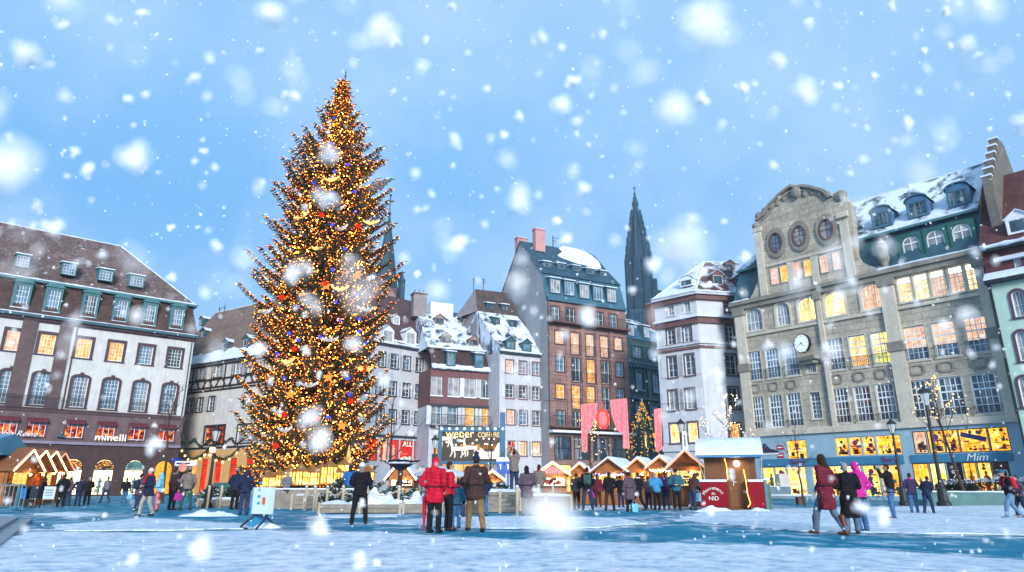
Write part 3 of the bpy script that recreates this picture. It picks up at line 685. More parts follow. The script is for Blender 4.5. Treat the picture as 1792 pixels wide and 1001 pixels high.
# ================================================================ BUILDING: tall brown house
FB = Fac(1000, 72, 27.2)
B = building('tall_brown_house', 'tall brown sandstone house with a blue mansard and a bare grey gable wall', FB)
BRN = tile('brown_sandstone', (.34,.215,.20), (.28,.17,.16), 0, 1.1, .5, mort=(.24,.14,.13)); BLU = mat('blue_slate_zinc', (.045,.13,.19), .5, .25, 1.2, .1)
GRYW = mat('grey_gable_render', (.33,.35,.37), .9, .18, .5, .12, dirt=.55)
u0, u1 = FB.uz(958, 620)[0], FB.uz(1102, 700)[0]; zE = FB.uz(1000, 530)[1]
rT = row(FB, [(971.5,546),(998,552),(1024,557),(1049,560),(1073,563)], 14, 27)
r1 = row(FB, [(979,590),(1006,590),(1032,593),(1057,596),(1082,603)], 14, 22, zc=FB.uz(1032,596)[1]); r2 = row(FB, [(980,637),(1008,640),(1034,641.5),(1059,644),(1084,646)], 14, 25); r3 = row(FB, [(980.5,683),(1008,686),(1034,689),(1060,691),(1085.5,692)], 14, 24); r4 = row(FB, [(981.5,731),(1008,733),(1035,735),(1061,737),(1086,738)], 14, 27)
def tall(R): return [(a, c, z0 - (1.0 if 0 < k < 4 else 0), z1) for k, (a, c, z0, z1) in enumerate(R)]
r1, r2, r3 = tall(r1), tall(r2), tall(r3)
sh = []
n = 4
for k in range(n): a = u0 + .5 + (u1 - u0 - 1) * k / n; sh.append((a + .15, a + (u1 - u0 - 1) / n - .15, 3.6, 6.0))
sh += [(a, c, .3, 3.1) for a, c, _, _ in sh]
wall(B, u0, u1, 0, zE, rT + r1 + r2 + r3 + r4 + sh, BRN, None)
lit = {('a',1),('b',0),('b',1),('b',2),('b',3),('b',4),('c',2),('d',0),('d',1),('d',2)}
for key, Rr in zip('abcde', (rT, r1, r2, r3, r4)):
    for k, h in enumerate(Rr):
        rl = IRON if key in 'bcd' and 0 < k < 4 else None
        win(B, h, (LITP if key == 'b' else LITO) if (key, k) in lit and key != 'a' else (DARKG if k % 2 else BLUEG), WHITEP, mat('brown_trim', (.12,.065,.06), .8), .1, .05, cols=2 if key != 'b' else 3, rows=2, rail=rl, railh=1.0)
for k, h in enumerate(sh): win(B, h, DARKG if k < 4 else LITY, IRON, IRON, cols=1, rows=1, transom=.5 if k < 4 else .8)
railing(B, u0, u1, rT[0][2] + .02, 1.0, -.9, IRON); railing(B, u0, u1, r4[0][2] + .02, 1.0, -.9, IRON)
b = MB(); b.box(u0, u1, -.95, 0, rT[0][2] - .2, rT[0][2], 0); b.box(u0, u1, -.95, 0, r4[0][2] - .2, r4[0][2], 0); b.box(u0, u1, -.9, 0, 6.35, 6.6, 1); b.box(u0, u1 + .05, -.35, .2, zE - .1, zE + .25, 2)
b.build('balcony_slab', [mat('brown_trim', (.12,.065,.06)), WHITEP, BLU], B)
for k in range(4):
    q = MB(); a = (r1[k][1] + r1[k+1][0]) / 2; q.box(a - .24, a + .24, -.14, 0, r4[0][2], rT[0][2] - .2); q.build('pilaster', BRN, B)
# gable wall and roof
yk, zk = .9, FB.uz(952, 477, .9)[1]; ya, za = FB.yz(911, 422, u0); yb = 2 * ya - yk
b = MB(); b.face([(u0,0,0),(u0,0,zE),(u0,yk,zk),(u0,ya,za),(u0,yb,zk),(u0,yb+.5,0)]); b.face([(u1,0,0),(u1,0,zE),(u1,yk,zk),(u1,ya,za),(u1,yb,zk),(u1,yb+.5,0)]); b.face([(u0,yb+.5,0),(u0,yb,zk),(u1,yb,zk),(u1,yb+.5,0)]); b.build('gable_wall', GRYW, B)
ue = u1; b = MB(); ur = FB.uz(1034, 441, ya)[0]
b.face([(u0-.08,-.15,zE+.25),(ue,-.15,zE+.25),(ue,yk,zk),(u0-.08,yk,zk)], 0)
b.build('mansard', [BLU], B)
RB = tile('blue_slate_roof', (.045,.13,.20), (.03,.09,.15), .0, .4, .25); b = MB()
b.face([(u0-.15,yk-.25,zk-.12),(ue+.1,yk-.25,zk-.12),(ur,ya,za+.05),(u0-.15,ya,za+.05)]); b.face([(ue+.1,yk-.25,zk-.12),(ue+.1,yb,zk),(ur,ya,za+.05)]); b.face([(u0-.15,ya,za+.05),(ur,ya,za+.05),(ue+.1,yb,zk),(u0-.15,yb,zk)]); b.build('roof', RB, B)
# the snow slab that has not slid off yet
sp_ = [(985,442),(978,436),(986,432),(1000,435),(1022,441),(1036,449),(1048,460),(1052,470),(1040,472),(1024,464),(1012,462),(998,457),(984,452),(976,448)]
P = [FB.on(x, y, yk - .25, zk - .12, ya, za + .05) for x, y in sp_]; b = MB(); i0 = len(P)
b.face([(u, y, z + .16) for u, y, z in P])
for k in range(i0): p, q = P[k], P[(k+1) % i0]; b.face([(p[0],p[1],p[2]+.02),(q[0],q[1],q[2]+.02),(q[0],q[1],q[2]+.16),(p[0],p[1],p[2]+.16)])
b.build('snow_slab', SNOW, B)
for k, (x, y) in enumerate(((971,503),(996,507),(1022,512),(1046,516),(1070,519))):
    c = FB.on(x, y + 11, -.15, zE + .25, yk, zk); dormer(B, (c[0], c[1] - .15, c[2]), 1.45, 1.75, 1.1, BLU, BLU, BLUEG if k % 2 else PALEG, kind='shed', cols=3, rows=1)
for x, y in ((956.5,468),(982,471),(1008,475),(1032,480),(1056,484)):
    c = FB.on(x, y, yk - .25, zk - .12, ya, za + .05); dormer(B, (c[0], c[1] - .1, c[2]), 1.05, .62, 1.6, BLU, BLU, DARKG, kind='shed', fm=mat('grey_frame', (.3,.33,.35), .6), cols=1, rows=1)
PINK = mat('pink_chimney_render', (.50,.27,.27), .85, .1, 1.5, .1)
uu, zz = FB.uz(943, 420, ya - 1.4); chimney(B, uu, ya - 1.4, zz - 1.6, FB.uz(943, 402, ya - 1.4)[1], 1.35, .8, PINK); chimney(B, u0 + .7, ya + 1.2, za - 1.5, za + .9, 1.3, .8, PINK)
b = MB(); uu, zz = FB.uz(968, 424, ya - .3); b.box(uu - .04, uu + .04, ya - .3, ya - .22, zz - .8, zz + .9); b.box(uu - .1, uu + .9, ya - .28, ya - .24, zz + .6, zz + .65); b.box(uu - .1, uu + .5, ya - .28, ya - .24, zz + .2, zz + .25); b.build('antenna', IRON, B)
b = MB(); b.tube([(u0 + .12, -.12, zE), (u0 + .12, -.12, 6)], .07, 6); b.build('downpipe', TEALD, B)

# ================================================================ BUILDING: teal stone house set back
FT = Fac(1125, 80, 37)
T = building('teal_stone_house', 'blue green stone house squeezed between the tall brown house and the white corner house', FT)
u0, u1 = FT.uz(1094, 690)[0], FT.uz(1172, 690)[0]; zE = FT.uz(1125, 637)[1]; zM = FT.uz(1115, 570)[1]
TST = tile('blue_green_stone', (.075,.14,.145), (.055,.105,.115), 0, .9, .45, mort=(.03,.06,.06))
t1 = row(FT, [(1116,616),(1143,621)], 17, 19); t2 = row(FT, [(1120,667),(1149,672)], 13, 32); t3 = row(FT, [(1120,722),(1149,726)], 13, 30); t4 = row(FT, [(1130,771),(1149,773)], 9, 22)
wall(T, u0, u1, 0, zE + 3.0, t1 + t2 + t3 + t4, TST, 10)
for k, h in enumerate(t1): win(T, h, BLUEG, TEAL, TEALD, .12, .06, cols=3, rows=2)
for k, h in enumerate(t2 + t3 + t4): win(T, h, LITY if k > 3 else BLUEG, TEAL, TEALD, .2, .1, cols=2, rows=2, sill=TEALD)
b = MB(); b.box(u0, u1, -.5, 0, zE - .2, zE + .15); b.box(u0, u1, -.35, 0, zE - .5, zE - .2); b.box(u0, u1, -.4, 0, t3[0][3] + .5, t3[0][3] + .8)
for k in range(14): u = u0 + (u1 - u0) * (k + .5) / 14; b.box(u - .1, u + .1, -.42, 0, zE - .75, zE - .5)
for u in (u0 + .35, (t2[0][1] + t2[1][0]) / 2, u1 - .3): b.box(u - .3, u + .3, -.2, 0, t3[0][2] - .6, zE - .5)
b.build('cornice', TEALD, T)
zb = zE + 3.0; b = MB(); b.face([(u0,-.2,zb),(u1,-.2,zb),(u1,1.0,zM),(u0,1.0,zM)], 0); b.face([(u0,1,zM),(u1,1,zM),(u1,5,zM+2.4),(u0,5,zM+2.4)], 1); b.face([(u0,5,zM+2.4),(u1,5,zM+2.4),(u1,10,zM-1),(u0,10,zM-1)], 1); b.face([(u0,-.2,zb),(u0,1,zM),(u0,5,zM+2.4),(u0,10,zb)], 0); b.build('roof', [BLU, SNT], T)
for x, y in ((1104,588),(1131,592)):
    c = FT.on(x, y, -.2, zb, 1, zM); dormer(T, (c[0], c[1] - .12, c[2]), 1.2, 1.5, 1.0, BLU, BLU, PALEG, kind='shed', cols=1, rows=1)
uu, zz = FT.uz(1143, 552, 3); chimney(T, uu, 3, zz - 3, zz + 1.5, 1.6, 1, mat('rust_brick', (.2,.08,.06), .9, .2, 3))

# ================================================================ BUILDING: white corner house
FW = Fac(1190, 62, 135.9)
W = building('white_corner_house', 'white corner house with grey shutters, red brown bands and a snowy hipped roof', FW)
uL, uC = FW.uz(1152, 640)[0], FW.uz(1228, 640)[0]
cw = FW.o + FW.e * uC
class FacP(Fac):
    def __init__(s, o, ang):
        s.o = Vector((o.x, o.y, 0)); s.a = math.radians(ang); s.e = Vector((math.cos(s.a), math.sin(s.a), 0)); s.n = Vector((-math.sin(s.a), math.cos(s.a), 0))
FW2 = FacP(cw, 12.0); uD = FW2.uz(1320, 640)[0]
Mw = lambda F: Matrix.Translation(F.o) @ Matrix.Rotation(F.a, 4, 'Z')
def reframe(root, F0, F1, before):
    X = Mw(F0).inverted() @ Mw(F1)
    for o in root.children:
        if o not in before: o.matrix_basis = X @ o.matrix_basis
WHR = mat('white_blue_render', (.56,.59,.63), .85, .12, .8, .12, dirt=.45); REDB = mat('red_brown_band', (.15,.075,.075), .7, .2, 2, .1); ROS = mat('rose_brown_trim', (.13,.075,.075), .8, .2)
zE = FW.uz(1190, 522)[1] ; z1_ = FW.uz(1190, 560)[1]; z2_ = FW.uz(1190, 604)[1]
wl = [row(FW, [(1174,543),(1202,537)], 11, 18), row(FW, [(1174,591),(1203,585)], 13, 26), row(FW, [(1176.5,643),(1207,638)], 15, 36), row(FW, [(1178,701),(1208.5,697.5)], 15, 35), row(FW, [(1181,758),(1213,756.7)], 16, 34)]
wr = [row(FW2, [(1273,536)], 11, 20), row(FW2, [(1277,584)], 13, 26), row(FW2, [(1279.5,638)], 17, 36), row(FW2, [(1283.6,696)], 17, 37), row(FW2, [(1287,757)], 17, 33)]
g0 = [(FW.uz(1180, 830)[0] - 1.6, FW.uz(1180, 830)[0] + 1.6, .5, 3.2)]
wall(W, uL, uC, 0, zE, sum(wl, []) + g0, WHR, None)
pw = [[PALEG, PALEG], [DARKG, BLUEG], [DARKG, DARKG], [PALEG, DARKG], [LITY, LITY]]
for k, Rr in enumerate(wl):
    for j, h in enumerate(Rr): win(W, h, pw[k][j], WHITEP, ROS if k else WHR, .12, .05, cols=2, rows=3, shut=SHW if k else None, shw=.55)
win(W, g0[0], LITY, IRON, ROS, .1, .05, cols=3, rows=1)
bf = list(W.children)
wall(W, 0, uD, 0, zE, sum(wr, []), WHR, 9, 'side_wall')
for k, Rr in enumerate(wr):
    for j, h in enumerate(Rr): win(W, h, LITO if k == 4 else DARKG, WHITEP, ROS, .12, .05, cols=2, rows=3)
reframe(W, FW, FW2, bf)
b = MB()
def around(z0, z1, out, m):
    c = cw - FW.o
    A = Vector((uL, 0, 0)); C = Vector((uC, 0, 0)); D = C + Vector((FW2.e.dot(FW.e), FW2.e.dot(FW.n), 0)) * uD
    nn = Vector((FW2.n.dot(FW.e), FW2.n.dot(FW.n), 0)); Ao, Do = A + Vector((0, -out, 0)), D - nn * out
    bis = (Vector((0, -1, 0)) - nn).normalized(); Co = C + bis * (out / max(.3, bis.dot(-nn)))
    for P, Po in (((A, C), (Ao, Co)), ((C, D), (Co, Do))):
        q = [P[0], P[1], Po[1], Po[0]]
        b.face([(v.x, v.y, z1) for v in q], m); b.face([(v.x, v.y, z0) for v in q], m); b.face([(Po[0].x, Po[0].y, z0), (Po[1].x, Po[1].y, z0), (Po[1].x, Po[1].y, z1), (Po[0].x, Po[0].y, z1)], m)
    b.face([(A.x, A.y, z0), (Ao.x, Ao.y, z0), (Ao.x, Ao.y, z1), (A.x, A.y, z1)], m); b.face([(D.x, D.y, z0), (Do.x, Do.y, z0), (Do.x, Do.y, z1), (D.x, D.y, z1)], m)
    return Ao, Co, Do
around(zE - .45, zE, .35, 0); Ao, Co, Do = around(zE, zE + .22, .6, 1)
around(z1_ - .6, z1_ - .05, .25, 0); around(z1_ - .05, z1_ + .12, .5, 2); around(z2_ - .12, z2_ + .08, .2, 1); around(z2_ - .55, z2_ - .3, .12, 0)
around(4.0, 4.5, .2, 1)
b.build('band', [REDB, WHR, SNOW], W)
inv = Mw(FW).inverted()
Yc = cw.y
E1 = inv @ at(1231, 455, Yc + 4.2); E2 = inv @ at(1292, 463, Yc + 4.6); zr = (E1.z + E2.z) / 2; E1.z = E2.z = zr
ze = zE + .22; A_, C_, D_ = (Vector((v.x, v.y, ze)) for v in (Ao, Co, Do)); nn = Vector((FW2.n.dot(FW.e), FW2.n.dot(FW.n), 0))
Bk = A_ + Vector((0, 9, 0)); Dk = D_ + nn * 9
SNW = tile('snow_covered_red_tiles', (.17,.06,.06), (.10,.045,.05), .63, .26, .16, sscale=.5); SN2 = tile('half_snowed_red_tiles', (.17,.06,.06), (.10,.045,.05), .5, .26, .16, sscale=.55)
b = MB(); b.face([A_, C_, E1], 0); b.face([C_, D_, E2, E1], 1); b.face([A_, E1, E2, Dk, Bk], 0); b.face([D_, Dk, E2], 1); b.build('roof', [SNW, SN2], W)
eave_snow(W, [A_ + Vector((0,0,.06)), C_ + Vector((0,0,.06)), D_ + Vector((0,0,.06))], t=.13)
eave_snow(W, [C_, E1], t=.14, name='hip_ridge'); eave_snow(W, [A_, E1], t=.1, name='hip_ridge'); eave_snow(W, [E1, E2], t=.1, name='ridge_snow')
bf = list(W.children)
r2e = FW2.uz(1260, 462, 4.4); e0 = ze
for x, y, s in ((1257,500,1.2),(1297,505,1.2),(1278,479,1.0)):
    c = FW2.on(x, y, -.6, e0, 4.2, zr); dormer(W, (c[0], c[1] - .1, c[2]), s, 1.15, 1.8, REDB, SN2, DARKG, kind='gable', cols=1, rows=1)
reframe(W, FW, FW2, bf)
c = FW.on(1202, 501, -.6, ze, 3.3, zr); dormer(W, (c[0], c[1] - .1, c[2]), 1.3, .7, 1.4, SNOW, SNOW, DARKG, kind='arch', fm=IRON, cols=1, rows=1)

# ================================================================ BUILDING: large stone store on the right
FR = Fac(1560, 49.6, 130.7)
Rr_ = building('stone_department_store', 'large grey stone store with an arched gable, rows of tall windows and lit shop fronts', FR)
STN = tile('grey_tan_stone', (.53,.49,.40), (.44,.41,.335), 0, 1.3, .55, mort=(.37,.34,.28)); STD = mat('weathered_stone', (.25,.235,.20), .85, .3, 1.1, .2, dirt=.55); STL = mat('dressed_stone', (.55,.51,.42), .85, .18, 1.3, .15, dirt=.4)
FRM = mat('pale_window_frame', (.72,.78,.82), .5, .06)
u0, u1 = FR.uz(1288, 600)[0], FR.uz(1757, 600)[0]; zE = 16.6; zL = FR.uz(1500, 752)[1]
def rw(cs, w, h): return row(FR, cs, w, h)
A1 = rw([(1319,560)], 29, 39); A2 = rw([(1370,549)], 24, 41); A3 = rw([(1411,539)], 30, 43); A4 = rw([(1460,531)], 36, 45); A5 = rw([(1525,519)], 38, 46)
arch = A1 + A2 + A3 + A4 + A5; zc = sum(h[3] for h in arch) / 5; zb = sum(h[2] for h in arch) / 5; arch = [(a, c, zb, zc) for a, c, _, _ in arch]
rb = rw([(1583,508),(1612,501.5),(1641,495),(1673,488),(1703,482)], 25, 46)
m1 = rw([(1321,641),(1352,636),(1385,631)], 24, 52); m2 = rw([(1463,620),(1502,614),(1541,607)], 30, 57); m3 = rw([(1603,600),(1654,592.5),(1710,584)], 41, 62)
s1 = rw([(1327,723),(1359,720),(1391,717)], 24, 58); s2 = rw([(1472,710),(1511,706),(1551,702)], 30, 63); s3 = rw([(1614,697),(1666,692.5),(1724,686)], 43, 68)
def same(*Rs):
    za = sum(R[0][2] for R in Rs) / len(Rs); zb_ = sum(R[0][3] for R in Rs) / len(Rs); return [[(a, c, za, zb_) for a, c, _, _ in R] for R in Rs]
m1, m2, m3 = same(m1, m2, m3); s1, s2, s3 = same(s1, s2, s3)
ck1 = rw([(1418.6,640)], 18, 24); ck2 = [(ck1[0][0], ck1[0][1], s1[0][2] + .5, s1[0][3] - .1)]
wall(Rr_, u0, u1, zL, zE, arch + rb + m1 + m2 + m3 + s1 + s2 + s3 + ck1 + ck2, STN, 12, rev=.32)
for k, h in enumerate(arch): win(Rr_, h, [PALEG, PALEG, LITY, LITY, LITP][k], FRM, STL, .16, .08, cols=3 if k > 1 else 4, rows=1 if k > 1 else 2, arch=.62, spand=STN, depth=.17, bar=.06, fr=.08)
for k, h in enumerate(rb): win(Rr_, h, LITP if k in (2, 3) else LITY, FRM, STL, .08, .04, cols=3, rows=5, depth=.17, transom=.74, bar=.05, upper=LITW, tf=.74)
for k, h in enumerate(m1 + m2 + m3): win(Rr_, h, BLUEG if k in (0,1,2,3,6,7,8) else (LITO if k in (4,6) else (emat('lit_green', [(.35,(.9,.75,.1)),(.5,(.75,.85,.1)),(.7,(1,.85,.4))], 1.1) if k == 5 else PALEG)), FRM, STL, .06, .03, cols=4, rows=5, transom=.62, depth=.15, fr=.09, rail=IRON, railh=.8, bar=.055, upper=None if k < 4 else (LITP if k > 5 else LITY), tf=.36)
for k, h in enumerate(s1 + s2 + s3): win(Rr_, h, DARKG, FRM, STL, .06, .03, cols=4, rows=5, transom=.62, depth=.15, fr=.09, bar=.055, rail=IRON if k != 1 else None, railh=.5)
win(Rr_, ck1[0], PALEG, FRM, STL, .06, .03, cols=4, rows=2, depth=.26); win(Rr_, ck2[0], DARKG, FRM, STL, .06, .03, cols=3, rows=6, transom=.65, depth=.26)
b = MB(); b.box(u0 - .1, u1, -.5, .3, zE - .05, zE + .28, 0); b.box(u0, u1, -.3, 0, zE - .45, zE - .05, 0)
b.box(u0, u1, -.18, 0, arch[0][2] - .45, arch[0][2] - .2, 1); b.box(u0, u1, -.3, 0, zL - .1, zL + .35, 1); b.box(u0, u1, -.12, 0, zL + .35, s1[0][2] - .15, 1)
b.build('cornice', [STD, STL], Rr_)
for x, y, w in ((1300,600,.42),(1435,541,.18),(1569,600,.5),(1741,592,.28)):
    uu = FR.uz(x, y)[0]; q = MB(); q.box(uu - w, uu + w, -.28, 0, zL + .35, zE - .45, 0); q.box(uu - w - .1, uu + w + .1, -.4, 0, m1[0][2] + .8, m1[0][2] + 1.5, 1); q.box(uu - w - .12, uu + w + .12, -.42, 0, zE - 1.0, zE - .46, 1); q.build('pilaster', [STL, STD], Rr_)
b = MB()
for a, c, z0, z1 in s1 + s2 + s3:
    uc, zc_ = (a + c) / 2, (z1 + m1[0][2]) / 2; w, hh = (c - a) * .36, (m1[0][2] - z1) * .27
    o8 = [(uc - w, zc_ - hh*.55), (uc - w*.6, zc_ - hh), (uc + w*.6, zc_ - hh), (uc + w, zc_ - hh*.55), (uc + w, zc_ + hh*.55), (uc + w*.6, zc_ + hh), (uc - w*.6, zc_ + hh), (uc - w, zc_ + hh*.55)]
    i8 = [(uc + (x - uc) * .72, zc_ + (z - zc_) * .72) for x, z in o8]
    for k in range(8): b.prism([o8[k], o8[(k+1) % 8], i8[(k+1) % 8], i8[k]], -.09, 0)
b.build('carved_panel', STD, Rr_)
# arched gable
gx = [(1311,521),(1318,512),(1326,493),(1325,440),(1325,412),(1317,399),(1323.6,387),(1335,378),(1346,360),(1363,342),(1379.5,329),(1385,325),(1393.5,327),(1407,325),(1421,326.6),(1444,333.6),(1456,345),(1458,337),(1472,338),(1481.6,346),(1483,353),(1490,357),(1491,381),(1496,431),(1497,445.5),(1505,457),(1522,465),(1532,468),(1532,477)]
yg = -.3; G = [FR.uz(x, y, yg) for x, y in gx]; G[0] = (G[0][0], zE + .28); G[-1] = (G[-1][0], zE + .28)
b = MB(); b.prism(G, yg, .5); b.build('arched_gable', STN, Rr_)
b = MB(); A = G[6:17]; ac = (sum(p[0] for p in A) / len(A), A[0][1] - .4)
for s0, s1_, out in ((1.02, .93, .32), (.86, .80, .12)):
    for k in range(len(A) - 1):
        p, q = A[k], A[k+1]; f = lambda t, s: (ac[0] + (t[0] - ac[0]) * s, ac[1] + (t[1] - ac[1]) * s)
        b.prism([f(p, s1_), f(q, s1_), f(q, s0), f(p, s0)], yg - out, yg)
for k in range(11): u = A[0][0] + (A[-1][0] - A[0][0]) * (k + .5) / 11; b.ball((u, yg - .03, ac[1] + .75 + .9 * math.sin(PI * (k + .5) / 11) + U(-.1, .1)), U(.22, .4), 0, 7, 5, (1, .5, 1))
uk = FR.uz(1395, 338, yg); b.ball((uk[0], yg - .25, uk[1]), .45, 0, 8, 6, (1, .6, 1.2)); uk = FR.uz(1471, 345, yg); b.ball((uk[0], yg + .1, uk[1] + .1), .55, 0, 8, 6, (1, .7, 1)); uk = FR.uz(1323, 396, yg); b.ball((uk[0], yg, uk[1]), .4, 0, 8, 6, (1, .8, .8))
b.build('gable_moulding', STD, Rr_)
b = MB(); zz = FR.uz(1410, 459, yg)[1]; b.box(FR.uz(1343, 480, yg)[0], FR.uz(1478, 450, yg)[0], yg - .12, yg, FR.uz(1410, 451, yg)[1], FR.uz(1410, 447, yg)[1])
for x in (1331, 1486): uu = FR.uz(x, 450, yg)[0]; b.box(uu - .32, uu + .32, yg - .16, yg, zE + .3, FR.uz(x, 385 if x > 1400 else 405, yg)[1]); b.box(uu - .45, uu + .45, yg - .25, yg, FR.uz(x, 378 if x > 1400 else 405, yg)[1], FR.uz(x, 368 if x > 1400 else 398, yg)[1])
for x in (1385, 1428): uu = FR.uz(x, 480, yg)[0]; b.box(uu - .28, uu + .28, yg - .12, yg, zE + .3, FR.uz(1410, 452, yg)[1])
b.build('gable_pier', STL, Rr_)
pk = [row(FR, [(x, y)], 14, 31, yg)[0] for x, y in ((1356,485),(1373,480),(1396,474),(1414,469),(1442,462),(1464,456))]; za = sum(h[2] for h in pk) / 6; zb = sum(h[3] for h in pk) / 6
for k, (a, c, _, _) in enumerate(pk):
    win(Rr_, (a, c, za, zb), LITO if k in (1, 3) else LITK, STL, STL, y=yg - .22, depth=.19, cols=1, rows=1, fr=.07, name='gable_window')
    q = MB(); 
for x, y in ((1359,425),(1400,413),(1447,402)):
    uu, zz = FR.uz(x, y, yg); w, hh = .58, .92; q = MB(); nn_ = 20
    E = lambda s, k: (uu + math.cos(2*PI*k/nn_) * w * s, zz + math.sin(2*PI*k/nn_) * hh * s)
    for k in range(nn_):
        q.prism([E(1, k), E(1, k+1), E(1.5, k+1), E(1.5, k)], yg - .16, yg, 0); q.prism([E(.9, k), E(.9, k+1), E(1.02, k+1), E(1.02, k)], yg - .22, yg - .02, 1)
    q.box(uu - .03, uu + .03, yg - .07, yg - .05, zz - hh*.9, zz + hh*.9, 1); q.box(uu - w*.9, uu + w*.9, yg - .07, yg - .05, zz - .03, zz + .03, 1); q.box(uu - w*.8, uu + w*.8, yg - .07, yg - .05, zz + .42, zz + .46, 1)
    o = q.build('oval_window', [STD, mat('rust_frame', (.15,.065,.05), .6)], Rr_); p = MB(); p.face([(a, yg - .04, c) for a, c in (E(1, k) for k in range(nn_))]); p.build('pane', PALEG if x > 1380 else BLUEG, o)
# mansard and roof
ye, ze = .9, FR.uz(1610, 391, .9)[1]; yr = 6.0; zr = FR.uz(1610, 320, yr)[1]; b = MB(); ux = u1 + .1
b.face([(u0,.1,zE+.28),(ux,.1,zE+.28),(ux,ye,ze),(u0+.6,ye,ze)]); b.face([(u0,.1,zE+.28),(u0+.6,ye,ze),(u0+.6,11,ze),(u0,12,zE)]); b.build('mansard', TEALD, Rr_)
SNR = tile('snowed_slate', (.04,.10,.13), (.03,.07,.10), .55, .4, .25, sscale=.8, streak=.5); b = MB(); ul = u0 + 3.5
b.face([(u0+.4,ye-.3,ze-.1),(ux,ye-.3,ze-.1),(ux,yr,zr),(ul,yr,zr)]); b.face([(u0+.4,ye-.3,ze-.1),(ul,yr,zr),(u0+.4,11.5,ze-.1)]); b.face([(ul,yr,zr),(ux,yr,zr),(ux,11.5,ze-.1),(u0+.4,11.5,ze-.1)]); b.build('roof', SNR, Rr_)
boxpart(Rr_, 'gutter', [(u0 + .4, ux, ye - .5, ye - .25, ze - .28, ze - .1)], TEAL); eave_snow(Rr_, [(G[-1][0], ye - .38, ze - .04), (ux, ye - .38, ze - .04)], t=.12); eave_snow(Rr_, [(G[-1][0], -.42, zE + .32), (ux, -.42, zE + .32)], t=.1); eave_snow(Rr_, [(u0, -.42, zE + .32), (G[0][0], -.42, zE + .32)], t=.1)
eave_snow(Rr_, [(ul, yr, zr + .03), (ux, yr, zr + .03)], t=.07, name='ridge_snow')
ma = rw([(1592,429),(1635,419.5),(1681,409)], 33, 39)
b = MB(); a, c = ma[0][0] - .5, ma[2][1] + .9; z0, z1 = zE + .3, ma[0][3] + .55
for k, h in enumerate(ma):
    h = (h[0], h[1], ma[1][2], ma[1][3]); ww = MB(); ww.box(h[0] - .3, h[1] + .3, .26, 1.1, h[2] - .3, h[2], 0); ww.box(h[0] - .3, h[0], .26, 1.1, h[2], h[3] + .2, 0); ww.box(h[1], h[1] + .3, .26, 1.1, h[2], h[3] + .2, 0); ww.box(h[0], h[1], .26, 1.1, h[3] , h[3] + .2, 0)
    o = ww.build('attic_window', [mat('green_zinc', (.022,.115,.105), .5, .2)], Rr_); win(o, h, PALEG, WHITEP, WHITEP, arch=.55, spand=mat('green_zinc', (.05,.20,.17)), y=.28, depth=.14, cols=2, rows=1, transom=1.0, fr=.09, bar=.08, name='casement')
for x, y in ((1546,398),(1609,380),(1681,360)):
    c = FR.on(x, y, ye - .3, ze - .1, yr, zr); dormer(Rr_, (c[0], c[1] - .15, c[2]), 1.5, 1.35, 2.0, mat('blue_zinc', (.05,.14,.25), .5, .2), mat('blue_zinc', (.05,.14,.25)), DARKG, kind='arch', fm=mat('teal_frame', (.12,.25,.28), .5), cols=3, rows=3, snow=True)
# urn, end gable
uu, zz = FR.uz(1546, 452, -.2); b = MB(); b.lathe([(.3,0),(.3,.25),(.22,.3),(.3,.6),(.42,.8),(.36,1.4),(.42,1.8),(.34,1.9),(.4,2.1),(.2,2.25),(.06,2.6)], 10, 0, (uu, -.1, zE + .28)); b.ball((uu, -.1, zE + 2.5), .2, 1, 8, 5, (1.5, 1.5, .6)); b.build('urn', [STD, SNOW], Rr_)
ug = FR.uz(1741, 251, yr)[0]; zt = FR.uz(1741, 251, yr)[1]; b = MB(); zf = zE - .2
P = [(-.3, zf), (-.3, ze + .2)]
n = 6
for k in range(n): yy = -.1 + (yr - .2) * k / n; zz = ze + .9 + (zt - 1.0 - ze) * (k + .55) / n; P += [(yy, zz - (.0 if k == 0 else .5)), (yy, zz + .35), (yy + .5, zz + .45)]
P += [(yr - .5, zt - .2), (yr, zt), (yr + .6, zt - .35), (yr + 1.6, zt - 2.2), (yr + 2.4, zt - 3.4), (yr + 3.4, zt - 4.2), (yr + 4.4, zt - 6.2), (yr + 6, zt - 8.2), (yr + 6, zf)]
b.prism(P, ug - .15, ug + .45, 0, 'x'); b.build('end_gable', mat('mottled_stone', (.15,.14,.125), .9, .45, 2.2, .3, dirt=.4), Rr_)
b = MB()
for k in range(n): yy = -.1 + (yr - .2) * k / n; zz = ze + .9 + (zt - 1.0 - ze) * (k + .55) / n; b.box(ug - .2, ug + .46, yy - .05, yy + .45, zz + .38, zz + .52, 0)
b.build('step_snow', SNOW, Rr_)
# shops
zu0, zu1 = FR.uz(1520, 797)[1], FR.uz(1520, 763)[1]; zd1 = FR.uz(1520, 814)[1]
BLF = mat('blue_fascia', (.04,.19,.33), .5, .1, 1, .04); BLP = mat('pale_blue_hoarding', (.28,.43,.52), .6, .08, 1, .04)
def us(a, b_, y): return FR.uz(a, y)[0] - .05, FR.uz(b_, y)[0] + .05
up = [(*us(a, c, 780), zu0, zu1) for a, c in ((1463,1484),(1487,1507),(1511,1531),(1535,1577))] + [(*us(a, c, 770), zu0, zu1 + .15) for a, c in ((1599,1621),(1625,1651),(1654,1677),(1680,1729),(1733,1766))]
dn = [(*us(a, c, 845), .25, zd1) for a, c in ((1338,1357),(1360,1378),(1382,1412),(1425,1447),(1452,1480),(1484,1510),(1515,1540),(1545,1580))] + [(*us(a, c, 840), .25, zd1 + .05) for a, c in ((1602,1628),(1632,1658),(1663,1687),(1691,1712),(1716,1738),(1742,1770))]
lf = [(*us(1379, 1411, 786), FR.uz(1395, 805)[1], FR.uz(1395, 770)[1])]
u2 = dn[-1][1] + .35; uS = us(1312, 1320, 800)[0]
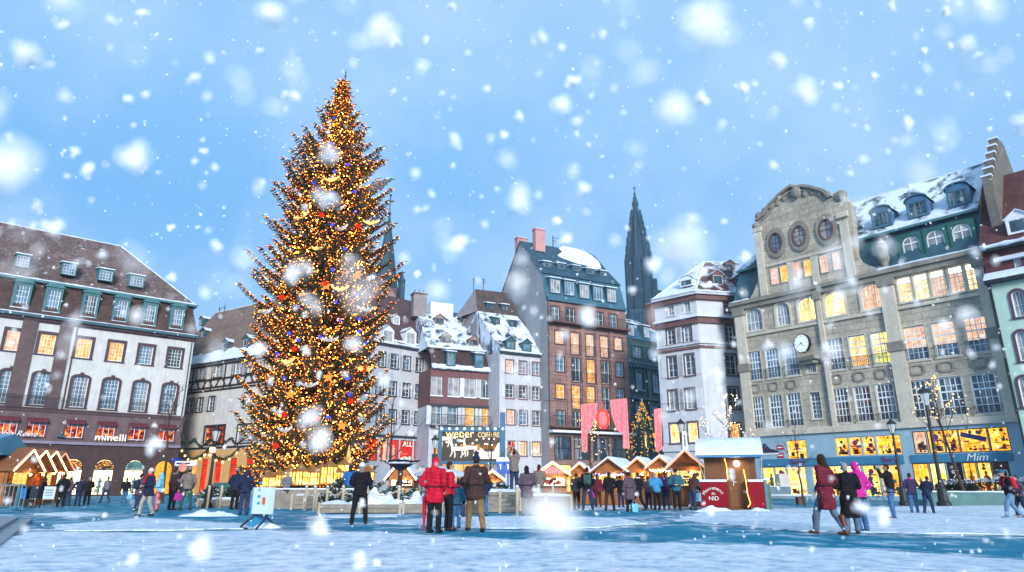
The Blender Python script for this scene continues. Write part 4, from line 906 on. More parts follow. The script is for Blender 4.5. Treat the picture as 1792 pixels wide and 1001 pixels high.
wall(Rr_, u0, max(u1, u2), 0, zL - .1, up + dn + lf, BLP, 12, 'shop_front', .05, y=-.08)
LO = emat('lit_shop', [(.3,(.8,.22,.01)), (.5,(1,.42,.03)), (.68,(1,.72,.28))], 1.75, (1,1,1.5), 1.1); LYS = emat('lit_shop_bright', [(.3,(.95,.42,.04)), (.5,(1,.62,.12)), (.7,(1,.88,.45))], 2.0, (1,1,1), 1.2)
for k, h in enumerate(up): shop(Rr_, h, LO if k != 4 else LITP, IRON if k > 3 else BLP, GOODS_A, 100 + k, n=14, sd=.02, dep=.5)
for k, h in enumerate(dn):
    o = shop(Rr_, h, LYS if k in (0,1,2,4,5,6,9,10) else LO, IRON if k > 7 else BLP, GOODS_B, 130 + k, n=9, sd=.02, dep=.5, cols=2 if k in (2, 7, 11) else 1)
shop(Rr_, lf[0], LO, BLP, GOODS_A, 160, n=6, sd=.02, dep=.5)
b = MB(); a, c = us(1335, 1582, 806); b.box(a, c, -.2, -.081, zd1 + .06, zu0 - .06); a, c = us(1598, 1772, 800); b.box(a, c, -.2, -.081, zd1 + .1, zu0 - .06); b.build('fascia', BLF, Rr_)
PURP = mat('purple_letters', (.16,.03,.16), .4, .1)
downpipe(Rr_, FR.uz(1748, 620)[0], zE - .5, TEALD, zL + .4)
for x, y, s, sz, m, sh in ((1558,804,'Beryl',.62,PURP,0),(1395,810,'Beryl',.62,PURP,0),(1709,801,'Mim',.75,WHITEP,.3)):
    uu, zz = FR.uz(x, y, -.22); text(s, 'lettering', sz * .88, m, Rr_, (uu, -.23, (zd1 + zu0) / 2), ext=.015, shear=sh, sx=1.1)
DKR = mat('dark_red_poster', (.16,.02,.015), .6, .1)
for k, (s, i) in enumerate((('30', 13), ('%', 10))):
    a, c, z0, z1 = dn[i]; q = MB(); um = (a + c) / 2; q.box(um - .42, um + .42, .02, .05, 1.1, 2.5); q.build('poster', DKR, Rr_); text(s, 'lettering', .75, WHITEP, Rr_, (um, .0, 1.75), ext=.01)
# hoarding with a shoe and two red tags
uu, zz = FR.uz(1344, 788, -.1); b = MB(); sx_ = .55
shoe = [(-1.5,-.35),(1.5,-.35),(1.55,-.15),(1.1,.0),(.3,.15),(-.2,.6),(-.5,.75),(-.75,.4),(-1.2,.45),(-1.5,.7)]
b.prism([(uu + x * .62, zz + z * .8) for x, z in shoe], -.12, -.081, 0); b.prism([(uu - .85, zz + .32), (uu - .35, zz + .0), (uu - .2, zz + .12), (uu - .75, zz + .42)], -.13, -.12, 1)
b.prism([(uu + x * .62, zz - .28 - (.08 if x else 0)) for x in (-1.5, 1.5)] + [(uu + .95, zz - .22), (uu - .95, zz - .22)], -.125, -.12, 2); b.build('shoe_picture', [mat('navy_shoe', (.03,.03,.07), .5), DKR, WHITEP], Rr_)
for x, y in ((1365,783),(1366,797)): uu, zz = FR.uz(x, y, -.1); q = MB(); q.box(uu - .28, uu + .28, -.11, -.081, zz - .2, zz + .18, 0); q.box(uu - .22, uu + .22, -.115, -.11, zz - .05, zz + .05, 1); q.build('red_tag', [mat('tag_red', (.4,.02,.03), .5), WHITEP], Rr_)
# window emblems: dark purple head on a bar
for i in (0, 1, 5): pass
for h in (up[1], dn[1], dn[6], up[5], lf[0]):
    um = (h[0] + h[1]) / 2; zt_ = h[3] - .45; q = MB(); q.ball((um, .0, zt_), .2, 0, 10, 6, (1, .15, 1)); q.box(um - .32, um + .32, -.01, .02, zt_ - .3, zt_ - .2, 0); q.build('window_emblem', PURP, Rr_)
h = up[7]; um = (h[0] + h[1]) / 2; q = MB(); q.box(-.75, .75, -.02, .02, -.16, .16); o = q.build('window_banner', mat('navy_banner', (.03,.03,.12), .5), Rr_, loc=(um, .02, h[3] - .55)); o.rotation_euler = (0, .28, 0)

# wall clock
uu, zz = FR.uz(1408.6, 600, -.9); clk = thing('wall_clock', 'round white faced clock with black hands on the stone store front', 'clock', FR.o + FR.e * uu + FR.n * 0 + Vector((0, 0, zz)), FR.a + math.radians(-18))
rr = .72; b = MB()
def disc(b, r, y0, y1, m, n=28): b.prism([(r * math.cos(2*PI*k/n), r * math.sin(2*PI*k/n)) for k in range(n)], y0, y1, m)
disc(b, rr * 1.1, -.95, -.72, 0); b.box(-.12, .12, -.72, 0.1, -.1, .1, 0); b.box(-.9, .9, -.75, .2, -1.35, -1.05, 1); b.box(-.6, .6, -.6, .2, -1.65, -1.35, 1)
b.build('clock_case', [IRON, STD], clk); q = MB(); disc(q, rr, -.97, -.951, 0); q.build('dial', bulb('dial_light', (.62,.80,.95), 1.0), clk)
q = MB()
for k in range(12):
    a = 2*PI*k/12; l = .82 if k % 3 else .74
    q.prism([(rr*(l*math.sin(a) - .03*math.cos(a)), rr*(l*math.cos(a) + .03*math.sin(a))), (rr*(l*math.sin(a) + .03*math.cos(a)), rr*(l*math.cos(a) - .03*math.sin(a))), (rr*(.95*math.sin(a) + .03*math.cos(a)), rr*(.95*math.cos(a) - .03*math.sin(a))), (rr*(.95*math.sin(a) - .03*math.cos(a)), rr*(.95*math.cos(a) + .03*math.sin(a)))], -.985, -.97)
q.build('hour_mark', IRON, clk)
for deg, l, w in ((140, .55, .06), (250, .85, .04)):
    a = math.radians(deg); q = MB(); s_, c_ = math.sin(a), math.cos(a)
    q.prism([(rr*(-.15*s_ - w*c_), rr*(-.15*c_ + w*s_)), (rr*(-.15*s_ + w*c_), rr*(-.15*c_ - w*s_)), (rr*(l*s_ + w*.4*c_), rr*(l*c_ - w*.4*s_)), (rr*(l*s_ - w*.4*c_), rr*(l*c_ + w*.4*s_))], -1.0, -.986); q.build('hand', IRON, clk)

# ================================================================ BUILDING: mint house at the right edge
FG = Fac(1760, 43.2, 130.7); G_ = building('mint_house', 'mint green house with purple window surrounds and a maroon roof beside the stone store', FG)
MINT = mat('mint_render', (.44,.62,.53), .8, .06, .8, .08, dirt=.2); u0 = FG.uz(1763, 640)[0]; u1 = u0 + 9; zE = FG.uz(1765, 490)[1]; zA = FG.uz(1765, 432)[1]
g1 = row(FG, [(1783,531)], 22, 46); g2 = row(FG, [(1791,605)], 22, 52); g3 = row(FG, [(1796,685)], 22, 52)
hs = g1 + g2 + g3 + [(h[0] + 2.6, h[1] + 2.6, h[2], h[3]) for h in g1 + g2 + g3] + [(u0 + .7, u0 + 3.5, .3, 3.2)]
wall(G_, u0, u1, 0, zE, hs, MINT, 10)
for k, h in enumerate(hs): win(G_, h, PALEG if k < 6 else LO, WHITEP, mat('plum_trim', (.10,.05,.09), .8), .16, .06, cols=3, rows=2, arch=.3 if k < 6 else 0, spand=MINT)
MRB = mat('maroon_boards', (.10,.03,.035), .8, .2); ga = row(FG, [(1779,458)], 13, 28)
wall(G_, u0 - .1, u1, zE, zA, ga, MRB, 9, 'attic_wall', y=.15); win(G_, ga[0], BLUEG, WHITEP, WHITEP, cols=3, rows=3, y=.15)
b = MB(); b.box(u0 - .2, u1, -.5, .3, zE - .1, zE + .12, 0); b.box(u0 - .2, u1, -.4, .3, zA - .1, zA + .12, 0); b.box(u0 - .05, u0 + .05, -.1, 0, 0, zE, 0); b.build('cornice', [IRON], G_)
b = MB(); b.prism([(-.55, zE + .12), (.15, zE + .75), (.15, zE + .12)], u0 - .2, u1, 0, 'x'); b.prism([(-.2, zA - .85), (.15, zA - .5), (.15, zA - .85)], u0 + .5, u1, 0, 'x'); b.build('snow_ledge', SNOW, G_)
b = MB(); b.face([(u0-.1,-.4,zA+.12),(u1,-.4,zA+.12),(u1,5.2,zA+7),(u0-.1,5.2,zA+7)]); b.face([(u0-.1,5.2,zA+7),(u1,5.2,zA+7),(u1,11,zA),(u0-.1,11,zA)]); b.face([(u0-.1,0,zA),(u0-.1,5.2,zA+7),(u0-.1,11,zA)]); b.build('roof', tile('maroon_tiles', (.16,.055,.05), (.11,.04,.045), .2, .3, .2, sscale=1.2), G_)
eave_snow(G_, [(u0,-.4,zA+.18),(u1,-.4,zA+.18)], t=.2); c = FG.on(1788, 408, -.4, zA, 5.2, zA + 7); dormer(G_, (c[0], c[1] - .2, c[2]), 1.4, 1.1, 1.8, WHITEP, SNOW, DARKG, kind='gable', cols=1, rows=1)

# ================================================================ cathedral and church
ct = at(1114, 400, 300); CT = thing('cathedral_tower', 'dark lacy cathedral spire rising far behind the tall brown house', 'cathedral', (ct.x, ct.y, 0))
def pz(y, Y): return at(1111, y, Y).z
CST = mat('cathedral_stone', (.008,.05,.09), .85, .5, .35, .4, fine=2.5); pm = 300 * 1.12 / 1150
b = MB(); prof = [(547,17),(455,17)]
zs_ = [pz(y, 300) for y in (600, 455)]
def octring(b, r0, z0, r1, z1, m=0, n=8, c=(0,0)):
    for k in range(n):
        a, d = 2*PI*(k+.5)/n, 2*PI*(k+1.5)/n
        b.face([(c[0]+r0*math.cos(a), c[1]+r0*math.sin(a), z0), (c[0]+r0*math.cos(d), c[1]+r0*math.sin(d), z0), (c[0]+r1*math.cos(d), c[1]+r1*math.sin(d), z1), (c[0]+r1*math.cos(a), c[1]+r1*math.sin(a), z1)], m)
tiers = [(455,19),(441,17.6),(427,15.6),(413,13),(400,10.8),(388,9),(377,7.2),(368,5.6)]
sp = MB()
for (ya_, ra_), (yb_, rb2) in zip(tiers[:-1], tiers[1:]):
    z0, z1 = pz(ya_, 300), pz(yb_, 300); octring(sp, ra_*pm*.9, z0, rb2*pm*.86, z1)
    for k in range(8):
        a = 2*PI*(k+.5)/8; r = ra_*pm*1.08; sp.tube([(r*math.cos(a), r*math.sin(a), z0 - 1), (r*math.cos(a), r*math.sin(a), z0 + (z1-z0)*.75), (r*.97*math.cos(a), r*.97*math.sin(a), z1 + .6)], [.55, .5, .02], 5)
        a2 = 2*PI*k/8; r2 = ra_*pm*.88; sp.tube([(r2*math.cos(a2), r2*math.sin(a2), z0), (r2*.93*math.cos(a2), r2*.93*math.sin(a2), z1)], [.3, .05], 4)
z = pz(368, 300); octring(sp, 5.2*pm, z, 4.2*pm, pz(360, 300)); octring(sp, 5.6*pm, pz(360,300), 5.6*pm, pz(354,300)); octring(sp, 4*pm, pz(354,300), 3*pm, pz(346,300)); octring(sp, 3*pm, pz(346,300), 1*pm, pz(340,300)); octring(sp, 2.2*pm, pz(340,300), 2*pm, pz(338,300)); octring(sp, .9*pm, pz(338,300), .25*pm, pz(323,300))
sp.box(-.8, .8, -.15, .15, pz(330,300), pz(330,300) + .5); sp.build('spire', CST, CT)
z0, z1 = pz(549, 300), pz(455, 300); octring(b, 15*pm, z0, 15*pm, z1)
for k in range(8):
    a = 2*PI*(k+.5)/8
    for s in (-.16, 0, .16): aa = a + s; r = 19*pm; b.tube([(r*math.cos(aa), r*math.sin(aa), z0), (r*math.cos(aa), r*math.sin(aa), z1 + (3.5 if s == 0 else 0))], [1.0, .7], 4)
octring(b, 20*pm, z1 - 1.5, 20*pm, z1); octring(b, 20*pm, pz(500,300), 20*pm, pz(500,300) + 1.2); b.build('octagon_stage', CST, CT)
b = MB()
for cx_, yt in ((-20, 458), (21, 492), (27, 512), (33, 530)):
    zt_ = pz(yt, 300); x = cx_*pm
    for k in range(6):
        a = 2*PI*k/6; b.tube([(x + 4.2*pm*math.cos(a), 4.2*pm*math.sin(a) - 3, z0 - 30), (x + 4.2*pm*math.cos(a), 4.2*pm*math.sin(a) - 3, zt_)], .38, 4)
    n = 12
    for k in range(n): zz = z0 - 10 + (zt_ - z0 + 10) * k / n; octring(b, 4.4*pm, zz, 4.4*pm, zz + .7, 0, 6, (x, -3))
    octring(b, 5*pm, zt_ - 1, 5*pm, zt_, 0, 6, (x, -3)); octring(b, 2.2*pm, z0 - 30, 2.2*pm, zt_, 0, 6, (x, -3))
b.build('stair_turret', CST, CT); b = MB(); b.box(-24*pm, 44*pm*.75, -8, 12, 0, z0 - 2); b.box(-24*pm, 44*pm*.75, -8.5, 12, z0 - 2, z0)
for k in range(10): x = -24*pm + 60*pm*(k+.5)/10*.95; b.tube([(x, -8.5, 20), (x, -8.5, z0 + U(1, 5))], [.7, .1], 4)
b.build('tower_base', CST, CT)
chp = at(684, 380, 135); CHU = thing('church', 'slim dark green church spire with a cross behind the fir', 'church', (chp.x, chp.y, 0))
def cz(y): return at(682, y, 135).z
pm2 = 135 * 1.1 / 1150; SLT = mat('blue_green_slate', (.018,.06,.085), .6, .3, .6, .15)
b = MB(); octring(b, 21*pm2, cz(505), .8*pm2, cz(374)); octring(b, 23*pm2, cz(512), 21*pm2, cz(505)); b.build('spire', SLT, CHU, loc=(-.3, 0, 0))
b = MB(); z = cz(374); b.ball((-.3, 0, z), .4, 0); b.tube([(-.3, 0, z), (-.3, 0, cz(340))], .14, 5); b.box(-1.1, .5, -.12, .12, cz(353), cz(353) + .26); b.ball((-.3, 0, cz(342)), .3); b.build('cross', IRON, CHU)
b = MB(); b.box(-24*pm2, 21*pm2, -3, 5, 0, cz(511)); b.build('tower', SANDST, CHU)
b = MB(); x0 = 8*pm2; b.prism([(-18*pm2, cz(528)), (22*pm2, cz(528)), (x0 - 6*pm2, cz(498))], -4.5, -3); b.box(-18*pm2, 22*pm2, -4.5, -3, 0, cz(528)); b.build('nave_gable', mat('pink_sandstone', (.28,.17,.17), .85, .2, .7, dirt=.3), CHU)
b = MB(); x = 27*pm2; octring(b, 6*pm2, 0, 6*pm2, cz(497), 0, 6, (x, -2)); octring(b, 7.5*pm2, cz(498), 7.5*pm2, cz(495), 0, 6, (x, -2)); octring(b, 5*pm2, cz(495), .3*pm2, cz(478), 0, 6, (x, -2)); b.build('turret', SLT, CHU)
# ================================================================ GROUND
def groundmat():
    m, nt, out = nodes('wet_paving_sky_tinted'); Lk = nt.links.new
    bs = N(nt, 'ShaderNodeBsdfPrincipled'); bs.inputs['Specular IOR Level'].default_value = .02
    v = coord(nt); a = nz(nt, v, .25, 6, .65); b = nz(nt, v, 3.0, 6, .7); c = nz(nt, v, 14., 4, .7)
    br = N(nt, 'ShaderNodeTexBrick', _Scale=1., **{'_Brick Width': .9, '_Row Height': .45, '_Mortar Size': .012, '_Color1': (.012,.225,.36,1), '_Color2': (.010,.19,.315,1), '_Mortar': (.010,.11,.19,1)}); Lk(v, br.inputs['Vector'])  # blue of the reflected sky is put into the slab colours
    col = mixc(nt, .6, br.outputs['Color'], ramp(nt, b, [(.3, (.6,.6,.6)), (.7, (1.25,1.25,1.25))]), 'MULTIPLY')
    slush = mapr(nt, nz(nt, v, .9, 8, .72), .51, .66); col = mixc(nt, slush, col, (.40,.58,.72))
    Lk(col, bs.inputs['Base Color']); Lk(mapr(nt, a, .35, .65, .45, .7), bs.inputs['Roughness']); bump(nt, c, bs, .35, .015); Lk(bs.outputs[0], out.inputs[0]); return m
b = MB(); b.face([(-370,-60,0),(370,-60,0),(370,510,0),(-370,510,0)]); tag(b.build('ground', groundmat()), kind='structure')
def packed():
    m, nt, out = nodes('trampled_snow'); Lk = nt.links.new
    bs = N(nt, 'ShaderNodeBsdfPrincipled', _Roughness=.55); bs.inputs['Specular IOR Level'].default_value = .4
    v = coord(nt); a = nz(nt, v, .45, 6, .6); b = nz(nt, v, 3.2, 7, .7); c = nz(nt, v, 11., 5, .7)
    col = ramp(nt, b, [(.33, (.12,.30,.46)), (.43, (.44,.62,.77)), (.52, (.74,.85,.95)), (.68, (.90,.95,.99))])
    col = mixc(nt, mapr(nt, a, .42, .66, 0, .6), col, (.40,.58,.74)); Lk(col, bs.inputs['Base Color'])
    x = N(nt, 'ShaderNodeMath', operation='ADD'); Lk(b, x.inputs[0]); Lk(c, x.inputs[1]); bump(nt, x.outputs[0], bs, .9, .06); Lk(bs.outputs[0], out.inputs[0]); return m
PACK = packed()
def patch(px, label, z=.012, amp=.35, name='snow_patch', th=.03):
    P = [ground(x, y) for x, y in px]; O = []
    for p, q in zip(P, P[1:] + P[:1]):
        n = max(2, min(160, int((q - p).length / .22)))
        for k in range(n): O.append(p.lerp(q, k / n))
    r = []
    for p in O:
        s = min(1, 6. / max(6, p.length) * 1.6 + .25) * amp
        r.append((p.x + (noise.noise((p.x*1.1, p.y*1.1, 3.)) * 1.3 + noise.noise((p.x*4, p.y*4, 7.)) * .6) * s, p.y + (noise.noise((p.x*1.1, p.y*1.1, 9.)) * 1.3 + noise.noise((p.x*4, p.y*4, 5.)) * .6) * s))
    bm = bmesh.new(); top = [bm.verts.new((x, y, z)) for x, y in r]; f = bm.faces.new(top)
    ret = bmesh.ops.extrude_face_region(bm, geom=[f]); 
    for v in ret['geom']:
        if isinstance(v, bmesh.types.BMVert): v.co.z = z + th
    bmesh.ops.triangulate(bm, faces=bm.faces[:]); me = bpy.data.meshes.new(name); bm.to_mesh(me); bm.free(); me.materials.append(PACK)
    o = bpy.data.objects.new(name, me); COL.objects.link(o); return tag(o, label, None, None, 'structure')
def thinmat():
    m, nt, out = nodes('thin_snow'); Lk = nt.links.new; v = coord(nt); bs = N(nt, 'ShaderNodeBsdfPrincipled', _Roughness=.5); c = nz(nt, v, 5., 6, .7); Lk(ramp(nt, c, [(.35, (.30,.50,.66)), (.62, (.78,.88,.97))]), bs.inputs['Base Color']); bump(nt, c, bs, .6, .03)
    t = N(nt, 'ShaderNodeBsdfTransparent'); x = nt.nodes.new('ShaderNodeMixShader'); n1 = nz(nt, v, 1.1, 8, .72); Lk(mapr(nt, n1, .47, .60), x.inputs[0]); Lk(t.outputs[0], x.inputs[1]); Lk(bs.outputs[0], x.inputs[2]); Lk(x.outputs[0], out.inputs[0]); return m
THIN = thinmat(); ZT = [.0045]
_patch = patch
def patch(px, label, **k):
    o = _patch(px, label, **k); P = [ground(x, y) for x, y in px]; c = sum(P, Vector()) / len(P); b = MB(); Q = []
    for i, p in enumerate(P):
        e = ((P[(i+1) % len(P)] - p).normalized() - (P[i-1] - p).normalized()); n_ = Vector((e.y, -e.x, 0)); n_ = n_.normalized() if n_.length > 1e-6 else Vector((0,0,0))
        if (p + n_ - c).length < (p - n_ - c).length: n_ = -n_
        q = p + n_ * min(3.2, .06 * p.length); Q.append((q.x, q.y, ZT[0]))
    ZT[0] += .0006; b.face(Q); return tag(b.build('thin_snow', THIN), 'thin broken snow round the ' + label, None, None, 'structure')
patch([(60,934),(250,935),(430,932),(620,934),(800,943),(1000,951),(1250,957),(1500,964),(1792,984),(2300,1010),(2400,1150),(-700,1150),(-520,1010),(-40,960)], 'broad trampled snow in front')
patch([(90,922),(250,908),(420,920),(440,926),(300,930),(110,931)], 'thin snow left', amp=.25)
patch([(660,916),(760,908),(900,905),(1080,908),(1130,918),(1000,927),(860,926),(760,922)], 'snow island in the wet lane', amp=.25)
patch([(560,903),(700,901),(690,905),(580,907)], 'thin snow by the fence', amp=.2)
patch([(1180,912),(1230,897),(1345,892),(1460,890),(1792,885),(2100,890),(2200,935),(1792,938),(1560,934),(1400,931),(1300,922)], 'snow by the planter', amp=.3)
patch([(60,901),(120,898),(190,902),(140,906)], 'thin snow left of the group', amp=.15)
patch([(1000,888),(1130,884),(1320,886),(1320,890),(1130,890),(1010,893)], 'trodden snow before the stalls', amp=.15)
def mound(px, py, w, d, h, label, seed=0, name='snow_heap'):
    c = ground(px, py); b = MB(); n, k = 40, 14; V = []
    for j in range(k + 1):
        for i in range(n):
            a = 2*PI*i/n; r = j / k; e = 1 + .3 * noise.noise((math.cos(a)*1.5, math.sin(a)*1.5, seed + 3.)); x, y = w*.5*r*e*math.cos(a), d*.5*r*e*math.sin(a)
            z = h * max(0, (1 - r**1.6)) * (1 + 1.1 * noise.noise((x*1.9, y*1.9, seed))) + .22*h*noise.noise((x*5, y*5, seed)) + .12*h*noise.noise((x*12, y*12, seed))
            b.v.append((x, y, max(-.02, z) if j < k else -.02))
    for j in range(k):
        for i in range(n): i2 = (i+1) % n; b.f.append((j*n+i, j*n+i2, (j+1)*n+i2, (j+1)*n+i)); b.m.append(0)
    o = b.build(name, SNOW, None, True, (c.x, c.y, 0)); return tag(o, label, 'snow heap')
mound(362, 903, 2.3, .9, .17, 'low ragged heap of shovelled snow on the wet paving near the blue sign panel', 2)
mound(465, 924, .9, .5, .12, 'small snow lump round the feet of the blue sign panel', 5)
# kerb steps at the left edge
kb = MB(); P = [ground(-60, 972), ground(30, 914)]; d = (P[1] - P[0]).normalized(); nrm = Vector((-d.y, d.x, 0))
for k, (w, z) in enumerate(((.9, .16), (1.6, .08))):
    q = [P[0] - d * 6 - nrm * -.0 + nrm * (0), P[1] + nrm * 0, P[1] - nrm * 0 + nrm * w * 1.0, P[0] - d * 6 + nrm * w]
    kb.prism([(v.x, v.y) for v in ([P[0] - d*6 - nrm*(.35*k), P[1] + d*.35*k - nrm*(.35*k), P[1] + d*.35*k + nrm*4, P[0] - d*6 + nrm*4])], 0.002, z, 0, 'z')
tag(kb.build('kerb_steps', mat('grey_kerb_stone', (.20,.27,.32), .6, .2, 2, .2)), None, None, None, 'structure')

# ================================================================ the big fir
tc = ground(548, 880); TX, TY = tc.x, 38.0; TX = at(541, 848, TY).x
def rad(z):  # crown radius by height
    K = [(0,2.8),(1.2,3.6),(3.4,3.85),(6.2,3.8),(9.6,4.1),(12.5,4.15),(14.7,3.8),(16,3.5),(18,3.35),(19.7,3.05),(20.8,2.5),(21.6,1.85),(22.3,1.45),(23.5,1.1),(24.5,.7),(25.8,.38),(27.0,.12),(27.6,.05)]
    for (a, ra_), (c, rc) in zip(K[:-1], K[1:]):
        if z <= c: return ra_ + (rc - ra_) * (z - a) / (c - a)
    return .05
FIR = thing('christmas_tree', 'towering lit Christmas fir standing behind a low plank fence', 'Christmas tree', (TX, TY, 0))
TOPZ = 27.2
b = MB(); b.tube([(0,0,0),(0,0,9),(.05,0,18),(.1,0,TOPZ)], [.42,.3,.16,.03], 10); BARK = mat('bark', (.06,.04,.03), .9, .4, 3, .4); b.build('trunk', BARK, FIR)
def needlemat(name, c1, c2):
    m, nt, out = nodes(name); Lk = nt.links.new; bs = N(nt, 'ShaderNodeBsdfPrincipled', _Roughness=.65); bs.inputs['Specular IOR Level'].default_value = .25
    v = coord(nt); a = nz(nt, v, .8, 5, .7); c = nz(nt, v, 9., 3); col = mixc(nt, .4, ramp(nt, a, [(.32, c1), (.66, c2)]), ramp(nt, c, [(.3, tuple(x*.5 for x in c1)), (.7, tuple(x*1.7 for x in c2))])); Lk(col, bs.inputs['Base Color']); Lk(bs.outputs[0], out.inputs[0]); return m
NEED = needlemat('fir_needles', (.045,.055,.035), (.12,.10,.055))
def twig(b, p, d, L, w, m=0):
    """a fir spray: two crossed ragged blades"""
    d = d.normalized(); s = d.cross(Vector((0,0,1)))
    if s.length < 1e-3: s = Vector((1,0,0))
    s.normalize(); u = s.cross(d)
    for ax in (s, u * .7 + s * .3):
        a = ax * w; i = len(b.v); q = p + d * L
        m1_ = p + d * L * .35
        b.v += [tuple(p), tuple(m1_ + a), tuple(p + d*L*.5 + a*.35), tuple(p + d*L*.72 + a*.7), tuple(q), tuple(p + d*L*.72 - a*.7), tuple(p + d*L*.5 - a*.35), tuple(m1_ - a)]
        b.f += [(i, i+1, i+2, i+6, i+7), (i+2, i+3, i+4, i+5, i+6)]; b.m += [m, m]
cr = MB(); lt = [MB(), MB()]; nb = 0; LIGHTP = []
fr = random.Random(5)
z = 1.0
while z < TOPZ - .3:
    R0 = rad(z); nbr = max(6, int(8 + R0 * 5.2)); ph = fr.uniform(0, 6); tier = fr.uniform(.9, 1.08)
    for k in range(nbr):
        a = ph + 2*PI*k/nbr + fr.uniform(-.2, .2); q_ = fr.random(); R = R0 * tier * (fr.uniform(.86, 1.12) if q_ < .55 else fr.uniform(.5, .85)); zz = z + fr.uniform(-.10, .10) + (0 if q_ < .55 else fr.uniform(.1, .4) * min(1, R0 / 3))
        droop = .12 + .22 * (1 - zz / TOPZ); tipup = .10
        dirv = Vector((math.cos(a), math.sin(a), 0)); n = max(4, int(R / .22)); pts = []
        up = .75 if zz > 22 else .35 * zz / TOPZ
        for j in range(n + 1):
            t = j / n; pts.append(Vector((0,0,zz + .25 * R0 * .4)) + dirv * R * t + Vector((0,0, R * (up * t - droop * math.sin(t * PI * .75) * 1.3 + tipup * t * t * 2.2 * (1 - up)))))
        cr.tube(pts, [max(.012, .05 * (1 - j / n) * R0 / 3) for j in range(n + 1)], 3, 1, False)
        side = dirv.cross(Vector((0,0,1)))
        for j in range(1, n + 1):
            t = j / n
            if t < .22 and R0 > 1: continue
            Lt = (.34 + .5 * (1 - t) * min(1, R0 / 3)) * fr.uniform(.75, 1.2) * (1 if R0 > 1 else .55 + .4 * R0)
            for s in (-1, 1):
                d = dirv * .55 + side * s * fr.uniform(.6, 1.1) + Vector((0,0, fr.uniform(-.35, .12)))
                twig(cr, pts[j], d, Lt, .075); 
                twig(cr, pts[j], d + Vector((0,0,-.6)), Lt * .8, .08); twig(cr, pts[j].lerp(pts[j-1], .5), d*.7 + Vector((0,0,-.25)), Lt * .8, .075)
                LIGHTP.append(pts[j] + d.normalized() * Lt * fr.uniform(.3, 1.05) + Vector((0,0,.04)))
            if fr.random() < .8: LIGHTP.append(pts[j] + Vector((fr.uniform(-.08,.08), fr.uniform(-.08,.08), fr.uniform(.02,.1))))
            if fr.random() < .5: twig(cr, pts[j], dirv + Vector((0,0,.35)), Lt * .6, .06)
        LIGHTP.append(pts[-1] + dirv * fr.uniform(.0, .3))
        twig(cr, pts[-1] - dirv * .1, dirv + Vector((0,0,.15)), fr.uniform(.3, .62), .07)
    z += .36 + .50 * min(1, R0 / 3.2)
twig(cr, Vector((.1,0,TOPZ - .2)), Vector((0,0,1)), .7, .08); cr.build('crown', [NEED, BARK], FIR)
for p in LIGHTP:
    q = fr.random(); y = p.y
    if y > .8 and fr.random() < .7: continue
    lt[0 if q < .68 else 1].octa(p, fr.choice((.026, .030, .035)))
inn = MB()
for k in range(2300):   # bulbs added deep in the crown to make it glow from within
    zz = fr.uniform(1.2, 24.5); a = fr.uniform(0, 2*PI); r_ = rad(zz) * fr.uniform(.35, .74); inn.octa((r_*math.cos(a), r_*math.sin(a), zz), .034)
tag(inn.build('added_inner_bulbs', bulb('fir_added_glow', (1,.24,.02), 60, True), FIR), kind='stuff')
print('fir lights', len(LIGHTP))
o = lt[0].build('string_lights', bulb('fir_light_amber', (1,.19,.008), 4.2, True), FIR); tag(o, kind='stuff')
o = lt[1].build('string_lights', bulb('fir_light_gold', (1,.38,.05), 7.0, True), FIR); tag(o, kind='stuff')
ORN = {'blue': bulb('bauble_blue', (.03,.05,1), 2.4), 'red': bulb('bauble_red', (1,.04,.012), .7), 'gold': bulb('ornament_gold', (1,.55,.18), 1.6), 'white': mat('ornament_white', (.75,.68,.6), .5, .1)}
def treepos(x, y):
    """a spot on the front of the crown seen at a photo pixel"""
    Y = TY - 3
    for _ in range(12):
        p = at(x, y, Y); R = rad(p.z) * .93; dx = min(abs(p.x - TX), R * .98); Y = .5*Y + .5*(TY - math.sqrt(max(.01, R*R - dx*dx)) - .05)
    return at(x, y, Y)
for x, y in ((584,207),(579,251),(586,300),(609,288),(550,320),(621,335),(533,361),(622,371),(581,393),(586,339),(603,435),(582,472),(624,516),(588,528),(594,560),(629,559),(506,583),(522,595),(560,590),(628,580),(485,620),(497,662),(610,662),(611,690),(534,727),(575,730),(520,537),(640,600)):
    p = treepos(x, y); b = MB(); b.ball((0,0,0), .10, 0, 8, 6); b.tube([(0,0,.11),(0,0,.2)], .02, 4, 1); tag(b.build('bauble', [ORN['blue'], IRON], None, True, p), 'small glowing blue bauble hanging on the Christmas fir', 'bauble', 'blue baubles on the fir')
for x, y in ((627,396),(563,376),(493,520),(514,611),(554,733),(614,702),(498,725),(638,646),(618,609),(569,496),(482,780)):
    p = treepos(x, y); b = MB(); b.ball((0,0,0), .16, 0, 8, 6); b.tube([(0,0,.15),(0,0,.32)], .03, 4, 1); tag(b.build('bauble', [ORN['red'], IRON], None, True, p), 'large red bauble hanging on the Christmas fir', 'bauble', 'red baubles on the fir')
def boat(mm, s):
    b = MB()  # a crescent sleigh-boat hung on the tree
    A = [(-1 + 2*k/10, .45*(-1 + 2*k/10)**2) for k in range(11)]
    for k in range(10):
        (x0, z0), (x1, z1) = A[k], A[k+1]; w0, w1 = .28*math.cos(x0*1.45), .28*math.cos(x1*1.45)
        b.face([(x0*s,-w0*s,z0*s+.25*s),(x1*s,-w1*s,z1*s+.25*s),(x1*s,0,z1*s),(x0*s,0,z0*s)]); b.face([(x0*s,w0*s,z0*s+.25*s),(x1*s,w1*s,z1*s+.25*s),(x1*s,0,z1*s),(x0*s,0,z0*s)])
    for x in (-.3, .25): b.ball((x*s, 0, .3*s), .17*s, 0, 7, 5, (1, 1, 1.5))
    return b
